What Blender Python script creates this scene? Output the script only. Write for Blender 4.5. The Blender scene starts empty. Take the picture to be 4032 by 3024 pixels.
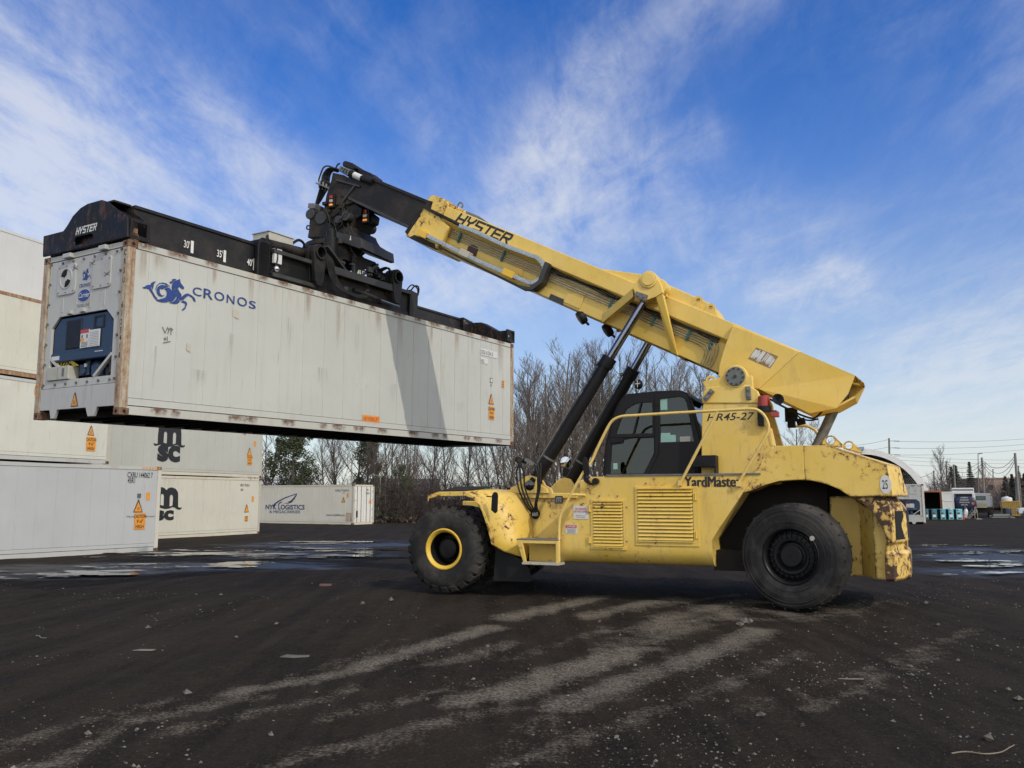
import bpy, math, random
from mathutils import Vector as V, Matrix, noise as mnoise
from mathutils.geometry import tessellate_polygon
R = math.radians
random.seed(7)
sc = bpy.context.scene
col = sc.collection
# ------------------------------------------------------------------ camera model (source photo 4032x3024, worked at 2212x1659)
CX, CY, FOC, HZ, CAMH = 1106.0, 829.5, 1850.0, 1077.0, 1.737
PITCH = math.atan((HZ - CY) / FOC)
ZM = dict(Z1=(0,700,.6329),Z2=(1000,600,.5424),Z3=(1500,700,.5425),Z4=(2200,1000,.5877),Z5=(1550,1750,.5877),Z6=(2700,1650,.4822),
          Z7=(3300,1650,.3309),Z8=(0,1600,.6781),Y1=(1150,600,.3618),Y2=(2350,1500,.3391),Y3=(1950,1250,.4218),Y4=(3400,1750,.2857),
          Y5=(1000,1650,.3013),Y8=(150,950,.4219),L1=(500,1060,.2622),L2=(560,1680,.2410),G0=(0,2000,.9114),G1=(2016,2000,.9114),
          CW=(3100,1700,.3738),D=(0,0,1.82286))
def px(k, x, y):
    o = ZM[k]; return ((o[0]+x*o[2])*.5486, (o[1]+y*o[2])*.5486)
def ray(x, y):
    dx, dz = (x-CX)/FOC, -(y-CY)/FOC
    c, s = math.cos(PITCH), math.sin(PITCH)
    return V((dx, c - s*dz, s + c*dz))
CAM = V((0, 0, CAMH))
def on_ground(k, x, y, z=0.0):
    r = ray(*px(k, x, y)); return CAM + r*((z-CAMH)/r.z)
def at_depth(k, x, y, d):
    r = ray(*px(k, x, y)); return CAM + r*(d/r.y)
class Frame:
    def __init__(s, loc, rot, scale=1.0): s.m = Matrix.LocRotScale(V(loc), rot.to_quaternion() if isinstance(rot, Matrix) else Matrix.Rotation(rot,3,'Z').to_quaternion(), V((scale,)*3)); s.i = s.m.inverted()
    def un(s, k, x, y, ax, val):
        o = s.i @ CAM; d = s.i.to_3x3() @ ray(*px(k, x, y)); t = (val-o[ax])/d[ax]; return o + d*t
def ground_z(y):
    return 0.0 if y < 18 else -0.0022*(min(y, 120)-18)
# ------------------------------------------------------------------ mesh builder
SPLIT=set('counterweight pivot_housing rear_fender lug_arm axle lifting_block diagonal_brace hydraulic_hose hinge tail_end_plate access_cover pipe_clamp panel_rib damper_cylinder slew_motor valve_fitting wheel_nut head_fitting lug_tube rain_visor panel_bolt gusset_plate carriage_pin casting_hole grille_lip post_number length_marks'.split())
class MB:
    def __init__(s): s.v=[]; s.f=[]
    def add(s, vs, fs):
        n=len(s.v); s.v += [V(p) for p in vs]; s.f += [tuple(i+n for i in f) for f in fs]; return s
    def box(s, x0,x1,y0,y1,z0,z1):
        if x0>x1:x0,x1=x1,x0
        if y0>y1:y0,y1=y1,y0
        if z0>z1:z0,z1=z1,z0
        return s.add([(x0,y0,z0),(x1,y0,z0),(x1,y1,z0),(x0,y1,z0),(x0,y0,z1),(x1,y0,z1),(x1,y1,z1),(x0,y1,z1)],
              [(0,3,2,1),(4,5,6,7),(0,1,5,4),(1,2,6,5),(2,3,7,6),(3,0,4,7)])
    def obox(s, c, size, m):
        b=MB().box(-size[0]/2,size[0]/2,-size[1]/2,size[1]/2,-size[2]/2,size[2]/2)
        return s.add([V(c)+m@p for p in b.v], b.f)
    def bar(s, p0, p1, w, h, up=(0,0,1)):
        p0,p1=V(p0),V(p1); d=(p1-p0); L=d.length; d.normalize(); y=V(up).cross(d)
        if y.length<1e-4: y=V((0,1,0)).cross(d)
        y.normalize(); z=d.cross(y); m=Matrix((d,y,z)).transposed()
        return s.obox((p0+p1)/2,(L,w,h),m)
    def plate(s, outer, holes, a0, a1, ax='y', fn=None):
        """flat plate: polygon (with holes) in the plane across ax, thick from a0 to a1"""
        def P(p,a):
            if fn: return fn(p[0],p[1],a)
            return {'y':(p[0],a,p[1]),'x':(a,p[0],p[1]),'z':(p[0],p[1],a)}[ax]
        loops=[list(outer)]+[list(h) for h in holes]
        flat=[p for l in loops for p in l]
        tris=tessellate_polygon([[V((p[0],p[1],0)) for p in l] for l in loops])
        n=len(flat); vs=[P(p,a0) for p in flat]+[P(p,a1) for p in flat]; fs=[]
        if not holes:
            fs+= [tuple(range(n)), tuple(range(2*n-1,n-1,-1))]
        else:
            for t in tris: fs+=[tuple(t), tuple(i+n for i in reversed(t))]
        k=0
        for l in loops:
            m=len(l)
            for i in range(m):
                a,b=k+i,k+(i+1)%m; fs.append((a,b,b+n,a+n))
            k+=m
        return s.add(vs,fs)
    def loft(s, rows, cap=True, closed=True):
        n=len(rows[0]); vs=[p for r in rows for p in r]; fs=[]
        for i in range(len(rows)-1):
            for j in range(n if closed else n-1):
                a=i*n+j; b=i*n+(j+1)%n; fs.append((a,b,b+n,a+n))
        if cap and closed: fs+=[tuple(range(n-1,-1,-1)), tuple(range((len(rows)-1)*n,len(rows)*n))]
        return s.add(vs,fs)
    def tube(s, pts, r, n=8, r1=None, cap=True, smooth=0):
        pts=[V(p) for p in pts]
        if smooth: pts=catmull(pts,smooth)
        rows=[]; t0=(pts[1]-pts[0]).normalized(); u=t0.orthogonal().normalized(); N=len(pts)
        for i,p in enumerate(pts):
            t=((pts[min(i+1,N-1)]-pts[max(i-1,0)])).normalized()
            u=(u-t*u.dot(t)); u = u.normalized() if u.length>1e-6 else t.orthogonal().normalized()
            w=t.cross(u); rr=r if r1 is None else r+(r1-r)*i/(N-1)
            rows.append([p+(u*math.cos(2*math.pi*k/n)+w*math.sin(2*math.pi*k/n))*rr for k in range(n)])
        return s.loft(rows,cap)
    def cyl(s, p0, p1, r, n=24, r1=None): return s.tube([p0,p1],r,n,r1)
    def lathe(s, prof, o, ax, n=48, cap=False):
        ax=V(ax).normalized(); u=ax.orthogonal().normalized()
        if abs(ax.z)<.9: u=V((0,0,1)); u=(u-ax*u.dot(ax)).normalized()
        w=ax.cross(u); o=V(o)
        rows=[[o+ax*h+(u*math.cos(2*math.pi*k/n)+w*math.sin(2*math.pi*k/n))*r for k in range(n)] for r,h in prof]
        return s.loft(rows,cap)
    def ball(s, c, r, n=12, sc=(1,1,1)):
        c=V(c); rows=[]
        for i in range(n//2+1):
            a=math.pi*i/(n//2); rr=max(math.sin(a),.001)
            rows.append([c+V((rr*math.cos(2*math.pi*k/n)*sc[0],rr*math.sin(2*math.pi*k/n)*sc[1],math.cos(a)*sc[2]))*r for k in range(n)])
        return s.loft(rows,False)
    def mesh(s, me, m):
        return s.add([m@v.co for v in me.vertices],[tuple(p.vertices) for p in me.polygons])
    def xf(s, m, start=0):
        for i in range(start,len(s.v)): s.v[i]=m@s.v[i]
        return s
    def mirror_y(s):
        n=len(s.v); s.v+= [V((p.x,-p.y,p.z)) for p in s.v]; s.f+=[tuple(i+n for i in reversed(f)) for f in s.f]; return s
    def clusters(s, gap=.004):
        par=list(range(len(s.v)))
        def fd(i):
            while par[i]!=i: par[i]=par[par[i]]; i=par[i]
            return i
        for f in s.f:
            a=fd(f[0])
            for i in f[1:]: par[fd(i)]=a
        isl={}
        for i in range(len(s.v)): isl.setdefault(fd(i),[]).append(i)
        bb=[]
        for k,ix in isl.items():
            lo=[min(s.v[i][a] for i in ix)-gap for a in range(3)]; hi=[max(s.v[i][a] for i in ix)+gap for a in range(3)]; bb.append([lo,hi,{k}])
        ch=True
        while ch:
            ch=False
            for i in range(len(bb)):
                for j in range(len(bb)-1,i,-1):
                    if all(bb[i][0][a]<=bb[j][1][a] and bb[j][0][a]<=bb[i][1][a] for a in range(3)):
                        bb[i]=[[min(bb[i][0][a],bb[j][0][a]) for a in range(3)],[max(bb[i][1][a],bb[j][1][a]) for a in range(3)],bb[i][2]|bb[j][2]]; del bb[j]; ch=True
        out=[]
        for lo,hi,ks in bb:
            m=MB(); mp={}
            for i in range(len(s.v)):
                if fd(i) in ks: mp[i]=len(m.v); m.v.append(s.v[i])
            m.f=[tuple(mp[i] for i in f) for f in s.f if f[0] in mp]; out.append(m)
        return out
    def build(s, name, mats, parent=None, smooth=None, bevel=0, solid=0, recalc=True, seg=2):
        if name in SPLIT and parent:
            cs=s.clusters({'post_number':.03,'length_marks':.07}.get(name,.004))
            if len(cs)>1:
                cs.sort(key=lambda c:-len(c.v)); o=[c.build(name,mats,parent,smooth,bevel,solid,recalc,seg) for c in cs]; return o[0]
        me=bpy.data.meshes.new(name); me.from_pydata([tuple(p) for p in s.v],[],s.f)
        if recalc:
            import bmesh
            b=bmesh.new(); b.from_mesh(me); bmesh.ops.recalc_face_normals(b,faces=b.faces[:]); b.to_mesh(me); b.free()
        me.materials.append(mats)
        if smooth is not None:
            me.shade_smooth(); me.set_sharp_from_angle(angle=R(smooth))
        o=bpy.data.objects.new(name,me); col.objects.link(o)
        if parent: o.parent=parent
        if solid:
            d=o.modifiers.new('solid','SOLIDIFY'); d.thickness=solid; d.offset=-1
        if bevel:
            d=o.modifiers.new('bevel','BEVEL'); d.width=bevel; d.segments=seg; d.limit_method='ANGLE'; d.angle_limit=R(35)
        return o
def catmull(p, k):
    out=[]; N=len(p)
    for i in range(N-1):
        a,b,c,d=p[max(i-1,0)],p[i],p[i+1],p[min(i+2,N-1)]
        for j in range(k):
            t=j/k; out.append(.5*((2*b)+(c-a)*t+(2*a-5*b+4*c-d)*t*t+(3*b-a-3*c+d)*t**3))
    return out+[p[-1]]
def tag(o, label=None, cat=None, group=None, kind=None):
    if label: o['label']=label
    if cat: o['category']=cat
    if group: o['group']=group
    if kind: o['kind']=kind
    return o
def empty(name, loc, rz=0, label=None, cat=None, group=None, rot=None, scale=1):
    o=bpy.data.objects.new(name,None); col.objects.link(o); o.empty_display_size=.3
    if rot is not None: o.rotation_mode='QUATERNION'; o.rotation_quaternion=rot.to_quaternion()
    else: o.rotation_euler=(0,0,rz)
    o.location=loc; o.scale=(scale,)*3
    return tag(o,label,cat,group)
def copy_tree(o, parent=None):
    c=o.copy(); col.objects.link(c)
    if parent: c.parent=parent
    for ch in list(o.children): copy_tree(ch,c)
    return c
def arc(cx, cz, r, a0, a1, n):
    return [(cx+r*math.cos(R(a0+(a1-a0)*i/n)), cz+r*math.sin(R(a0+(a1-a0)*i/n))) for i in range(n+1)]
# ---- lettering: flat raised letters laid on a surface.  o origin (left end of baseline), ex reading direction, ey up
_tc={}
def letters(mb, txt, size, o, ex, ey, bold=0.0, shear=0.0, xs=1.0, align='LEFT', th=.002, track=1.0):
    key=(txt,bold,shear,align,track)
    if key not in _tc:
        c=bpy.data.curves.new('lettering','FONT'); c.body=txt; c.size=1; c.offset=bold; c.shear=shear; c.align_x=align; c.resolution_u=3
        c.space_character=track
        ob=bpy.data.objects.new('lettering',c); col.objects.link(ob)
        dg=bpy.context.evaluated_depsgraph_get(); dg.update()
        me=bpy.data.meshes.new_from_object(ob.evaluated_get(dg))
        bpy.data.objects.remove(ob); bpy.data.curves.remove(c); _tc[key]=me
    ex,ey=V(ex),V(ey); n=ex.cross(ey)
    m=Matrix((ex*size*xs,ey*size,n)).transposed().to_4x4(); m.translation=V(o)+n*th
    mb.mesh(_tc[key],m); return mb
def strokes(mb, paths, w, fn, lift=.002):
    """thick straight strokes in a 2-D letter space; fn maps (a,b,lift) to 3-D"""
    k=0
    for p in paths:
        for i in range(len(p)-1):
            a,b=V((*p[i],0)),V((*p[i+1],0)); d=(b-a).normalized(); nn=V((-d.y,d.x,0))*w/2; d=d*w/2
            q=[a-d-nn,b+d-nn,b+d+nn,a-d+nn]; h=lift+.0003*k; k+=1
            mb.add([fn(c.x,c.y,h) for c in q],[(0,1,2,3)])
    return mb
def flat(mb, poly, fn, lift=.002):
    t=tessellate_polygon([[V((p[0],p[1],0)) for p in poly]])
    return mb.add([fn(p[0],p[1],lift) for p in poly],[tuple(i) for i in t])
# ------------------------------------------------------------------ materials
class NT:
    def __init__(s, name):
        s.m=bpy.data.materials.new(name); s.m.use_nodes=True; s.t=s.m.node_tree; s.b=s.t.nodes['Principled BSDF']; s.out=s.t.nodes['Material Output']
        s._co=None
    def n(s, ty, ins=None, **kw):
        d=s.t.nodes.new(ty)
        for k,v in kw.items(): setattr(d,k,v)
        for k,v in (ins or {}).items():
            if isinstance(v,bpy.types.NodeSocket): s.t.links.new(v,d.inputs[k])
            else: d.inputs[k].default_value=v
        return d
    def link(s,a,b): s.t.links.new(a,b)
    def co(s):
        if not s._co: s._co=s.n('ShaderNodeTexCoord').outputs['Object']
        return s._co
    def map(s, scale=(1,1,1), rot=(0,0,0), loc=(0,0,0), vec=None):
        return s.n('ShaderNodeMapping',{'Vector':vec or s.co(),'Scale':scale,'Rotation':rot,'Location':loc}).outputs[0]
    def noise(s, scale=5, detail=6, rough=.6, vec=None, dist=0):
        return s.n('ShaderNodeTexNoise',{'Vector':vec or s.co(),'Scale':scale,'Detail':detail,'Roughness':rough,'Distortion':dist}).outputs['Fac']
    def ramp(s, f, lo, hi, a=0.0, b=1.0):
        return s.n('ShaderNodeMapRange',{'Value':f,'From Min':lo,'From Max':hi,'To Min':a,'To Max':b}).outputs[0]
    def math(s, op, a, b=0.0, c=0.0):
        d=s.t.nodes.new('ShaderNodeMath'); d.operation=op
        for i,v in enumerate((a,b,c)):
            if isinstance(v,bpy.types.NodeSocket): s.t.links.new(v,d.inputs[i])
            else: d.inputs[i].default_value=v
        return d.outputs[0]
    def mix(s, f, a, b):
        d=s.t.nodes.new('ShaderNodeMix'); d.data_type='RGBA'
        for i,v in ((0,f),(6,a),(7,b)):
            if isinstance(v,bpy.types.NodeSocket): s.t.links.new(v,d.inputs[i])
            else: d.inputs[i].default_value = v if i==0 else (*v,1) if len(v)==3 else v
        return d.outputs[2]
    def base(s, v):
        if isinstance(v,bpy.types.NodeSocket): s.link(v,s.b.inputs['Base Color'])
        else: s.b.inputs['Base Color'].default_value=(*v,1)
    def rough(s, v):
        if isinstance(v,bpy.types.NodeSocket): s.link(v,s.b.inputs['Roughness'])
        else: s.b.inputs['Roughness'].default_value=v
    def bump(s, f, st=.3, d=.01):
        s.link(s.n('ShaderNodeBump',{'Height':f,'Strength':st,'Distance':d}).outputs[0], s.b.inputs['Normal'])
    def sep(s):
        return s.n('ShaderNodeSeparateXYZ',{'Vector':s.co()}).outputs
def simple(name, c, rough=.5, metal=0.0, var=.25, scale=6, spec=.5):
    t=NT(name); f=t.noise(scale,6,.65)
    t.base(t.mix(t.ramp(f,.3,.7),tuple(x*(1-var) for x in c),tuple(min(x*(1+var),1) for x in c)))
    t.rough(t.ramp(f,.3,.7,max(rough-.1,.02),min(rough+.12,1))); t.b.inputs['Metallic'].default_value=metal; t.b.inputs['Specular IOR Level'].default_value=spec
    return t.m
def yellow(name, c=(.71,.475,.078), fade=(.76,.545,.15), chip=.78, edge=0.0, grime=.35, chipcol=(.035,.018,.012)):
    t=NT(name)
    big=t.noise(.9,5,.6); mid=t.noise(4,7,.65)
    cc=t.mix(t.ramp(big,.35,.68),c,fade)
    st=t.noise(3,5,.7,t.map((2.2,2.2,.35)))
    cc=t.mix(t.ramp(st,.55,.85,0,grime),cc,(.42,.29,.10))
    cc=t.mix(t.ramp(mid,.55,.8,0,grime),cc,(.46,.33,.14))
    dr=t.noise(2.0,8,.75,t.map((7,7,.5))); cc=t.mix(t.ramp(dr,.58,.75,0,grime*1.1),cc,(.30,.215,.085))
    fine=t.noise(9,10,.72); lo=t.noise(1.5,3,.5)
    k=t.math('ADD',fine,t.math('MULTIPLY',t.math('SUBTRACT',lo,.5),.55))
    if edge:
        bev=t.n('ShaderNodeBevel',{'Radius':.07},samples=6).outputs[0]
        geo=t.n('ShaderNodeNewGeometry').outputs['Normal']
        dot=t.n('ShaderNodeVectorMath',{0:bev,1:geo},operation='DOT_PRODUCT').outputs['Value']
        e=t.ramp(dot,1.0,.86,0,edge); k=t.math('ADD',k,e)
    chips=t.ramp(k,chip,chip+.025)
    halo=t.ramp(k,chip-.09,chip,0,.55)
    cc=t.mix(halo,cc,(.36,.17,.05)); 
    cc=t.mix(chips,cc,t.mix(t.noise(30,3),chipcol,(.10,.045,.022)))
    t.base(cc); t.rough(t.math('ADD',t.ramp(mid,.3,.7,.36,.55),t.math('MULTIPLY',chips,.35)))
    t.bump(t.math('SUBTRACT',t.math('MULTIPLY',t.noise(1.3,3),.6),t.math('MULTIPLY',chips,.08)),.25,.02)
    return t.m
def white_paint(name, c=(.60,.595,.53), streak=.4, rust=.0, H=2.9, dirt=(.36,.33,.27), seed=0.0):
    t=NT(name); v=t.map((1,1,1),(0,0,0),(seed,seed*.7,0))
    big=t.noise(.55,5,.6,v); st=t.noise(2.4,7,.72,t.map((2.6,2.6,.22),(0,0,0),(seed*3,seed,0)))
    cc=t.mix(t.ramp(big,.3,.72),tuple(x*.94 for x in c),tuple(min(1,x*1.05) for x in c))
    cc=t.mix(t.ramp(st,.54,.82,0,streak),cc,dirt)
    mk=t.noise(1.4,5,.7,t.map((7,7,.55),(0,0,0),(seed*2,seed,4))); cc=t.mix(t.ramp(mk,.64,.70,0,streak*.9),cc,(.20,.18,.15))
    bl=t.noise(1.1,7,.7,t.map((1,1,1),(0,0,0),(9,seed,2))); cc=t.mix(t.ramp(bl,.60,.72,0,streak*.7),cc,(.40,.33,.23))
    sm=t.noise(9,8,.75,v); cc=t.mix(t.ramp(sm,.62,.8,0,.4*streak+.1),cc,(.33,.28,.2))
    if rust:
        z=t.sep()[2]
        top=t.ramp(z,H*.72,H*.97); bot=t.ramp(z,.5,.05)
        rs=t.noise(1.6,8,.75,t.map((3.2,3.2,.5),(0,0,0),(seed,3+seed,0)))
        cm=t.ramp(t.noise(.7,4,.6,t.map((1,1,.05),(0,0,0),(seed,7,0))),.50,.66,.12,1); k=t.math('MULTIPLY',t.math('MULTIPLY',t.math('MAXIMUM',top,t.math('MULTIPLY',bot,.7)),cm),t.ramp(rs,.50,.68,0,rust))
        cc=t.mix(k,cc,t.mix(t.noise(14,4),(.33,.13,.04),(.42,.25,.11)))
    t.base(cc); t.rough(t.ramp(sm,.3,.7,.42,.6)); t.bump(t.noise(.8,4,.55),.45,.05)
    return t.m
def rusty(name, a, b, lo=.42, hi=.6, rough=.75):
    t=NT(name); st=t.noise(2.2,8,.72,t.map((3.5,3.5,.45))); f=t.noise(12,6,.7)
    k=t.ramp(t.math('ADD',t.math('MULTIPLY',st,.7),t.math('MULTIPLY',f,.3)),lo,hi)
    t.base(t.mix(k,a,t.mix(f,b,tuple(x*.45 for x in b)))); t.rough(rough); t.bump(f,.3,.006); return t.m
def black_worn(name, c=(.012,.012,.014), dust=(.085,.07,.055), amt=.55, rough=.42, rust=0):
    t=NT(name); b=t.noise(1.6,7,.7); f=t.noise(11,7,.75)
    cc=t.mix(t.ramp(b,.44,.75,0,amt),c,dust); cc=t.mix(t.ramp(f,.58,.75,0,amt*.6),cc,(.05,.042,.036))
    if rust:
        r=t.noise(3.4,9,.8,t.map((1.5,1.5,.7))); cc=t.mix(t.ramp(r,.52,.66,0,rust),cc,(.11,.052,.026))
        sc_=t.noise(2.0,4,.6,t.map((1,14,3),(.5,.3,.9))); cc=t.mix(t.ramp(sc_,.64,.68,0,.6*rust),cc,(.2,.14,.09))
    t.base(cc); t.rough(t.ramp(b,.3,.7,rough-.08,rough+.25)); t.b.inputs['Specular IOR Level'].default_value=.22; t.bump(f,.15,.01); return t.m
def emit(name, c, st):
    t=NT(name); t.base(c); t.b.inputs['Emission Color'].default_value=(*c,1); t.b.inputs['Emission Strength'].default_value=st; return t.m
def glass(name, tint, gloss=.12):
    t=NT(name); tr=t.n('ShaderNodeBsdfTransparent',{'Color':(*tint,1)}); gl=t.n('ShaderNodeBsdfGlossy',{'Roughness':.03,'Color':(.9,.95,1,1)})
    fr=t.n('ShaderNodeFresnel',{'IOR':1.5}).outputs[0]
    mx=t.n('ShaderNodeMixShader',{0:t.math('ADD',fr,gloss*.3)}); t.link(tr.outputs[0],mx.inputs[1]); t.link(gl.outputs[0],mx.inputs[2]); t.link(mx.outputs[0],t.out.inputs[0]); return t.m
M={}
M['yellow']=yellow('yellow_paint',c=(.71,.475,.085),fade=(.75,.54,.16),chip=.68,grime=.7)
M['yellow_boom']=yellow('yellow_boom_paint',chip=.76,grime=.45)
M['yellow_fender']=yellow('yellow_fender_paint',chip=.60,edge=.05,grime=.4)
M['yellow_cw']=yellow('yellow_counterweight_paint',chip=.635,edge=.2,grime=.35)
M['yellow_bumper']=yellow('yellow_bumper_paint',c=(.72,.47,.10),chip=.515,edge=.2,grime=.5,chipcol=(.022,.018,.018))
M['yellow_rail']=yellow('yellow_rail_paint',c=(.70,.50,.16),chip=.9,grime=.5)
M['yellow_rim']=yellow('yellow_rim_paint',c=(.75,.46,.035),fade=(.72,.47,.06),chip=.95,grime=.15)
M['black']=black_worn('black_paint')
M['black_cab']=black_worn('black_cab_paint',c=(.010,.010,.012),amt=.12,rough=.45)
M['black_rust']=black_worn('black_rusted_steel',c=(.009,.009,.011),dust=(.04,.033,.028),amt=.5,rust=1.0)
M['black_cyl']=black_worn('black_cylinder_paint',c=(.008,.008,.009),dust=(.03,.027,.025),amt=.3,rough=.4)
M['grease']=black_worn('greasy_black_steel',c=(.008,.008,.009),dust=(.085,.066,.045),amt=.75,rough=.45)
M['chrome']=simple('chrome_rod',(.22,.235,.27),.16,1.0,.12,8)
M['steel']=simple('grey_steel',(.16,.16,.155),.5,.3,.35)
M['darksteel']=simple('dark_steel',(.04,.04,.04),.55,.2,.4)
M['grey']=simple('grey_plate',(.125,.135,.128),.6,0,.25)
M['tread_grey']=simple('grey_tread_plate',(.17,.155,.135),.75,0,.4,9)
M['rubber']=black_worn('dusty_rubber',c=(.019,.0185,.018),dust=(.12,.108,.095),amt=.7,rough=.66)
M['rubber_plain']=black_worn('black_rubber',c=(.012,.012,.012),dust=(.05,.046,.04),amt=.4,rough=.6)
M['hub']=black_worn('black_hub_paint',c=(.009,.009,.010),dust=(.03,.028,.025),amt=.3,rough=.38)
M['hose']=black_worn('black_hose_rubber',c=(.012,.012,.012),dust=(.09,.08,.065),amt=.55,rough=.5)
M['pipe']=simple('dull_pipe_steel',(.27,.27,.25),.42,.7,.35)
M['clamp']=simple('green_clamp',(.02,.10,.085),.5)
M['chain']=simple('zinc_chain',(.36,.40,.43),.42,.55,.3,14)
M['maroon']=simple('maroon_cover',(.07,.02,.018),.6)
M['red_lens']=simple('red_lens',(.30,.03,.02),.25)
M['white_lens']=simple('pale_lens',(.5,.42,.36),.3)
M['amber']=emit('amber_lamp',(.9,.32,.05),.4)
M['sign_white']=simple('sign_white',(.60,.60,.585),.5,0,.06)
M['sign_red']=simple('sign_red',(.5,.06,.04),.5,0,.1)
M['ink']=simple('black_lettering',(.014,.014,.016),.5,0,.3)
M['ink_grey']=simple('grey_lettering',(.10,.10,.10),.6,0,.3)
M['navy_ink']=simple('blue_lettering',(.012,.045,.20),.5,0,.35,12)
M['nyk_ink']=simple('dark_blue_lettering',(.02,.045,.13),.5,0,.2)
M['white_ink']=simple('white_lettering',(.62,.62,.58),.6,0,.2)
M['orange_ink']=simple('orange_sticker',(.72,.29,.03),.5,0,.12)
M['red_ink']=simple('red_lettering',(.5,.05,.05),.5,0,.2)
M['sticker_green']=simple('green_paper',(.24,.42,.36),.6,0,.06)
M['glass']=glass('cab_glass',(.25,.37,.36),.04)
M['mirror']=simple('mirror_glass',(.6,.62,.63),.06,1.0,.05)
M['seat']=simple('dark_upholstery',(.03,.035,.035),.8)
M['beige']=simple('beige_box',(.42,.41,.35),.6,0,.12)
M['post_rust']=rusty('rusty_post',(.45,.40,.30),(.32,.14,.055),.42,.60)
M['cast_rust']=rusty('rusty_casting',(.30,.20,.13),(.16,.07,.035),.38,.55)
M['cream_rust']=rusty('cream_rusty_post',(.47,.44,.36),(.33,.17,.08),.53,.68)
M['under']=black_worn('dark_underframe',c=(.014,.013,.012),dust=(.05,.042,.034),amt=.5,rough=.8)
M['navy']=simple('navy_paint',(.012,.032,.075),.42,0,.3)
M['navy_dark']=simple('dark_navy_grille',(.006,.010,.020),.6,0,.3)
M['brand_blue']=simple('blue_oval',(.015,.05,.24),.4)
M['yellow_cable']=simple('yellow_cable',(.55,.42,.04),.5)
def stain(name,c,lo,hi,scale=(5,5,.6),amax=.85):
    t=NT(name); t.base(t.mix(t.noise(14,4),c,tuple(x*.55 for x in c))); t.rough(.8)
    k=t.ramp(t.noise(2.0,7,.72,t.map(scale)),lo,hi,0,amax); u=t.n('ShaderNodeTexCoord').outputs['Generated']; s_=t.n('ShaderNodeSeparateXYZ',{'Vector':u}).outputs
    fade=t.math('MULTIPLY',t.ramp(s_[2],.0,.75),t.math('MULTIPLY',t.ramp(s_[0],.0,.3),t.ramp(s_[0],1.0,.7)))
    mx=t.n('ShaderNodeMixShader',{0:t.math('MULTIPLY',k,fade)}); tr=t.n('ShaderNodeBsdfTransparent'); t.link(tr.outputs[0],mx.inputs[1]); t.link(t.b.outputs[0],mx.inputs[2]); t.link(mx.outputs[0],t.out.inputs[0]); return t.m
M['rust_run']=stain('rust_run',(.40,.22,.09),.36,.70,(7,7,.6),.5); M['scrape']=stain('scrape_mark',(.20,.18,.15),.46,.70,(11,11,.5),.38); M['rust_patch']=stain('rust_patch',(.22,.10,.05),.38,.58,(6,6,6),.95)
M['end_grey']=white_paint('grey_end_panel',(.46,.455,.43),.75,0,dirt=(.22,.20,.17))
M['side_a']=white_paint('cream_side_panel',(.495,.50,.46),.5,1.0,2.9)
M['rail_a']=white_paint('cream_rail',(.48,.475,.425),.5,1.0,2.9,seed=2)
# ================================================================== containers
W_ = 2.438
def casting(mb, u, v, z):
    mb.box(u-.089,u+.089,v-.081,v+.081,z-.059,z+.059)
def side_fn(v=0.0, sgn=-1):
    return lambda a,b,l: V((a, v+sgn*l, b))
def end_fn(u=0.0):           # looking at the u=0 end: a = -v
    return lambda a,b,l: V((u-l, -a, b))
def warn_triangle(p, fn, x, z, s, words=True):
    flat(MB(),[(0,0)],fn) if 0 else None
    b=MB(); flat(b,[(x-s*.5,z),(x+s*.5,z),(x+.06*s,z+s*1.12),(x-.06*s,z+s*1.12)],fn,.004); tr=b.build('warning_triangle_border',M['ink'],p)
    b=MB(); flat(b,[(x-s*.41,z+.06*s),(x+s*.41,z+.06*s),(x,z+s*1.0)],fn,.007); b.build('warning_triangle',M['orange_ink'],tr)
    if words:
        b=MB(); 
        for k in range(3): flat(b,[(x-s*.14,z+s*(.22+.1*k)),(x+s*.14,z+s*(.22+.1*k)),(x+s*.12,z+s*(.26+.1*k)),(x-s*.12,z+s*(.26+.1*k))],fn,.009)
        b.build('triangle_print',M['ink_grey'],tr)
def caution_sticker(p, u, v, z, w, h, fn, ex):
    b=MB(); flat(b,[(u,z),(u+w,z),(u+w,z+h),(u,z+h)],fn,.004); o=b.build('caution_sticker',M['orange_ink'],p)
    b=MB()
    for k,tx in enumerate(('CAUTION','9\'-6"','HIGH')):
        q=fn(u+w/2,z+h*(.70-.31*k),.006); letters(b,tx,h*.30,q,ex,(0,0,1),.015,0,.62 if k==0 else .8,'CENTER')
    b.build('caution_lettering',M['ink'],o)
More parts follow.
